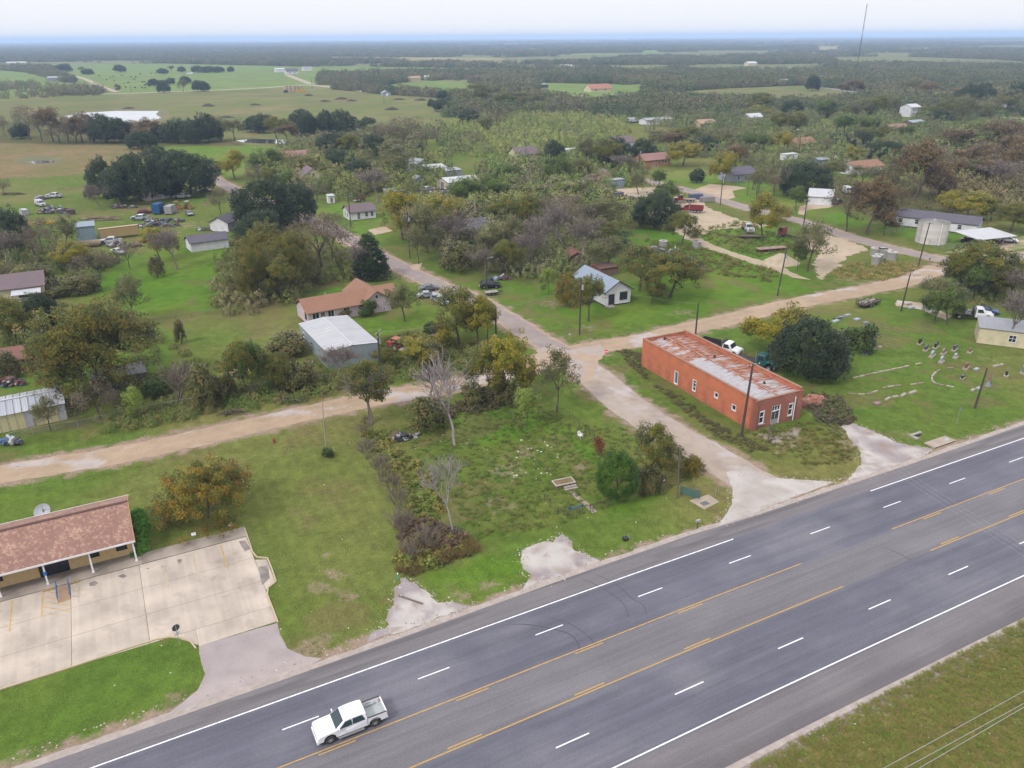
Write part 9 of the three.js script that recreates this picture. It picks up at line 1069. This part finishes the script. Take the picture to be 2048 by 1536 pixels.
function fillPoly(poly, n, sd, ok) { srand(sd); const sp = [], xs = poly.map((p) => p[0]), zs = poly.map((p) => p[1]), a = Math.min(...xs), b = Math.max(...xs), c = Math.min(...zs), d = Math.max(...zs); let g = 0; while (sp.length < n && g++ < n * 12) { const x = rr(a, b), z = rr(c, d); if (!inPoly(poly, x, z) || (ok && !ok(x, z))) continue; sp.push([x, z]); } return sp; }
const WEEDS = [
['vines and weeds along the overgrown lot', 'b', [[-21.7,-102.15],[-18.17,-101.47],[-15.8,-97.2],[-9.46,-88.32],[-8.01,-81.81],[-9.17,-77.55],[-5.45,-73.76],[-10.06,-69.11],[-12.6,-70.01],[-13.04,-75.59],[-11.88,-79.67],[-15.41,-89.03],[-20.58,-98.45]], 210, 0.85, [ph(120, 122, 62), ph(130, 120, 66), ph(104, 114, 54)]],
['brown dead brush under the dead tree', 'b', [[-13.5,-79.16],[-10.56,-79.66],[-7.1,-77.32],[-4.96,-75.5],[-7.07,-72.65],[-10.48,-73.16],[-12.75,-75.58]], 130, 0.9, [ph(104, 84, 70), ph(88, 74, 62), ph(110, 92, 66)]],
['dry weeds below the dead tree', 'g', [[-12.79,-73.65],[-8.91,-74.57],[-4.65,-75],[-3.72,-73.08],[-8.04,-70.85],[-11.09,-68.7],[-12.6,-70.01]], 260, 0.8, [ph(132, 112, 70), ph(118, 108, 58)]],
['rank grass on the overgrown lot', 'g', [[-18.76,-103.06],[-9.73,-110.94],[2.86,-113.52],[10.1,-104.59],[21.66,-102.48],[26.03,-89.77],[17.43,-85.53],[6.21,-78.93],[-4.36,-75],[-7.55,-84.07],[-13.69,-97.17]], 1700, 0.3, [ph(104, 120, 54), ph(120, 116, 66), ph(90, 122, 46)]],
['weeds along the brick wall', 'g', [[18.76,-136.38],[23.66,-133.76],[23.08,-120.13],[27.09,-115.05],[29.82,-105.97],[34.03,-99.49],[35.99,-96.49],[33,-95.81],[29.33,-100.79],[25.13,-113.17],[21.09,-126.67]], 460, 0.36, [ph(104, 98, 66), ph(116, 102, 76), ph(96, 98, 56)]],
['weeds in front of the brick building', 'g', [[34.55,-101.34],[43.03,-104.94],[49.41,-104.02],[48.14,-96.32],[45.45,-92.16],[38.74,-92.25],[35.08,-95.78]], 300, 0.34, [ph(112, 106, 58), ph(96, 104, 48), ph(128, 112, 66)]],
['dark weeds beside the rubble', 'b', [[47.15,-114.73],[52.02,-112.75],[51.7,-105.65],[48.67,-104.03],[46.19,-105.39],[45.4,-109.2]], 120, 0.9, [ph(94, 84, 66), ph(88, 92, 54)]],
['brown weeds beside the dirt road', 'b', [[-15.13,-113.8],[-9.73,-110.94],[-5.1,-112.71],[-1.93,-113.6],[-1.51,-110.82],[-9.49,-107.41],[-13.18,-106.27]], 130, 0.9, [ph(100, 88, 70), ph(92, 92, 58)]],
['rough grass on the far verge', 'g', [[18.62,-44.46],[28.71,-49.95],[37.92,-54.79],[50.44,-61.38],[61.04,-65.87],[46.16,-44.24],[38.5,-41.46],[17.83,-41.62]], 8500, 0.17, [ph(140, 134, 74), ph(124, 140, 60), ph(146, 130, 84), ph(118, 128, 60)]],
['straw grass beside the concrete tanks', 'g', [[84,-192.57],[94.78,-197.14],[101.41,-192.14],[101.82,-185.27],[89,-178.3],[78.84,-179.36],[77.23,-184.54]], 300, 0.7, [ph(170, 150, 96), ph(132, 126, 70)]],
['weeds on the sandy truck yard', 'g', [[38.06,-220.46],[50.93,-214.25],[59.05,-198.05],[65.62,-186.14],[60.62,-177.72],[50.52,-184.3],[40.16,-193.67]], 330, 0.9, [ph(112, 116, 58), ph(120, 112, 70)]],
['weeds around the parked truck cab', 'g', [[53.46,-229.37],[71.93,-246.06],[78,-225.47],[77.88,-207.95],[64.9,-200.41],[56.43,-214.1]], 330, 0.8, [ph(116, 122, 62), ph(104, 116, 54)]],
['tall weeds along the dirt road ditch', 'g', [[-35.64,-136.1],[-18.99,-145.22],[-4.09,-138.1],[-5.59,-127.13],[-17.26,-121.84],[-31.2,-115.98],[-37.21,-114.15]], 500, 0.9, [ph(112, 108, 60), ph(98, 106, 50)]],
['weeds in the garden behind the fence', 'g', [[-62.95,-125.86],[-51.25,-132.64],[-39.38,-136.17],[-37.72,-116.08],[-52.17,-105.51]], 300, 0.7, [ph(104, 116, 56), ph(116, 110, 68)]],
['hedge of leafy stalks at the end of the office building', 'b', [[-46.46,-81.82],[-44.94,-81.15],[-41.46,-73.5],[-42.24,-73.23]], 44, 0.75, [ph(92, 132, 54), ph(82, 124, 50)]],
];
WEEDS.forEach(([label, k, poly, n, h, cols], i) => { const sp = fillPoly(poly, n, 3000 + i, (x, z) => !ROADS.some(([l, w]) => lineDist(l, x, z) < w) && !HARD.some((p) => inPoly(p, x, z)) && !KEEP.some((q) => Math.hypot(q[0] - x, q[1] - z) < q[2])).map(([x, z]) => { const s = rr(0.6, 1.3); return [x, z, (k === 'b' ? h : h * 1.25) * s, (k === 'b' ? h : 0.75 * h + 0.3) * s]; }); scatter('weeds', k === 'b' ? weedBush : tallT, M.leaf, sp, () => { const c = pick(cols), t = rr(0.85, 1.15); return [c[0] * t, c[1] * t, c[2] * t]; }, label, 'weeds', k === 'b' ? 1.45 : 1.9); });
{ // mown grass: short tufts, coloured like the turf they grow from
const o = [0, 0, 0], poly = [[-76.3,-97.3],[-40.11,-107.87],[-5.3,-118.54],[3.17,-126.98],[7.15,-119.35],[21.89,-99.66],[29.32,-89.73],[27.42,-82.5],[4.04,-70.71],[-18.06,-56.56],[-40.32,-43.81],[-42.68,-43.83]], poly2 = [[13.67,-126.8],[24.59,-135],[62.69,-151.03],[94.89,-133.72],[78.14,-106.1],[59.6,-97.63],[42.61,-88.28],[35.03,-89.01],[26.89,-99.59]];
const free = (x, z) => { const n = toHw(x, z)[1]; return n > 10.4 && !ROADS.some(([l, w]) => lineDist(l, x, z) < w + 0.3) && !HARD.some((p) => inPoly(p, x, z)); };
const sp = [...fillPoly(poly, 26000, 51, free), ...fillPoly(poly2, 12000, 52, free)].map(([x, z]) => { const s = rr(0.6, 1.3); return [x, z, s, s * 1.1]; });
scatter('lawn_grass', shortT, M.far, sp, (s) => { groundAt(s[0], s[1], o, 1); const t = rr(1.0, 1.5); return [o[0] * t, o[1] * t, o[2] * t]; }, 'short mown grass on the lawns', 'grass', 1);
}

{ // loose stones along the unpaved edges, litter on the grass
srand(606); const sp = []; for (const [l, w] of ROADS) { const q = smoothLine(l, 1); for (const p of q) { if (Math.hypot(p[0], p[1]) > 230) continue; for (let k = 0; k < 5; k++) { const a = rnd() * 6.283, d = w + rr(-0.9, 0.9); sp.push([p[0] + Math.cos(a) * d, p[1] + Math.sin(a) * d]); } } }
for (const poly of HARD.slice(2, 6)) for (let i = 0; i < poly.length; i++) { const a = poly[i], b = poly[(i + 1) % poly.length], n = Math.round(Math.hypot(a[0] - b[0], a[1] - b[1]) * 9); for (let k = 0; k < n; k++) { const t = rnd(); sp.push([lerp(a[0], b[0], t) + rr(-0.7, 0.7), lerp(a[1], b[1], t) + rr(-0.7, 0.7)]); } }
for (let k = 0; k < 1500; k++) { const q = hw(rr(-60, 90), rnd() < 0.6 ? -17.6 + rr(-0.9, 0.6) : 10.6 + rr(-0.4, 1)); sp.push(q); }
const stone = new THREE.IcosahedronGeometry(0.5, 0); stone.scale(1, 0.6, 1); const W = new THREE.MeshStandardMaterial({ color: 0xffffff, roughness: 1 });
scatter('gravel', stone, W, sp.map(([x, z]) => { const s = rr(0.05, 0.2); return [x, z, s, s * rr(0.8, 1.5)]; }), () => { const c = pick([ph(214, 200, 186), ph(190, 172, 154), ph(226, 218, 210), ph(170, 150, 134)]); return c; }, 'loose stones along road and driveway edges', 'gravel', 1);
const bits = mb().box(0, 0, 0, 1, 0.3, 0.7).geometry(), lp = fillPoly([[-58.3,-84.7],[-23.41,-100.3],[2.86,-113.52],[22.05,-96.68],[22.87,-81.43],[-1.4,-66.51],[-18.5,-58.54],[-31.94,-51.85],[-39.56,-49.71]], 46, 71, (x, z) => !HARD.some((p) => inPoly(p, x, z))).concat(fillPoly([[21.53,-46.15],[49.59,-59.96],[41.22,-45.99],[26.51,-44.4]], 40, 72), fillPoly([[0.38,-99.97],[6.21,-101.43],[6.84,-88.74],[-0.34,-88.83]], 34, 73));
scatter('litter', bits, W, lp.map(([x, z], i) => { const s = i > 85 ? rr(0.1, 0.26) : rr(0.07, 0.14); return [x, z, s * 0.6, s]; }), () => pick([[0.62, 0.62, 0.64], [0.5, 0.48, 0.45], [0.6, 0.58, 0.55]]), 'scraps of paper and rubble scattered on the grass', 'litter', 1);
}

labelTrees();

renderer.render(scene, camera);
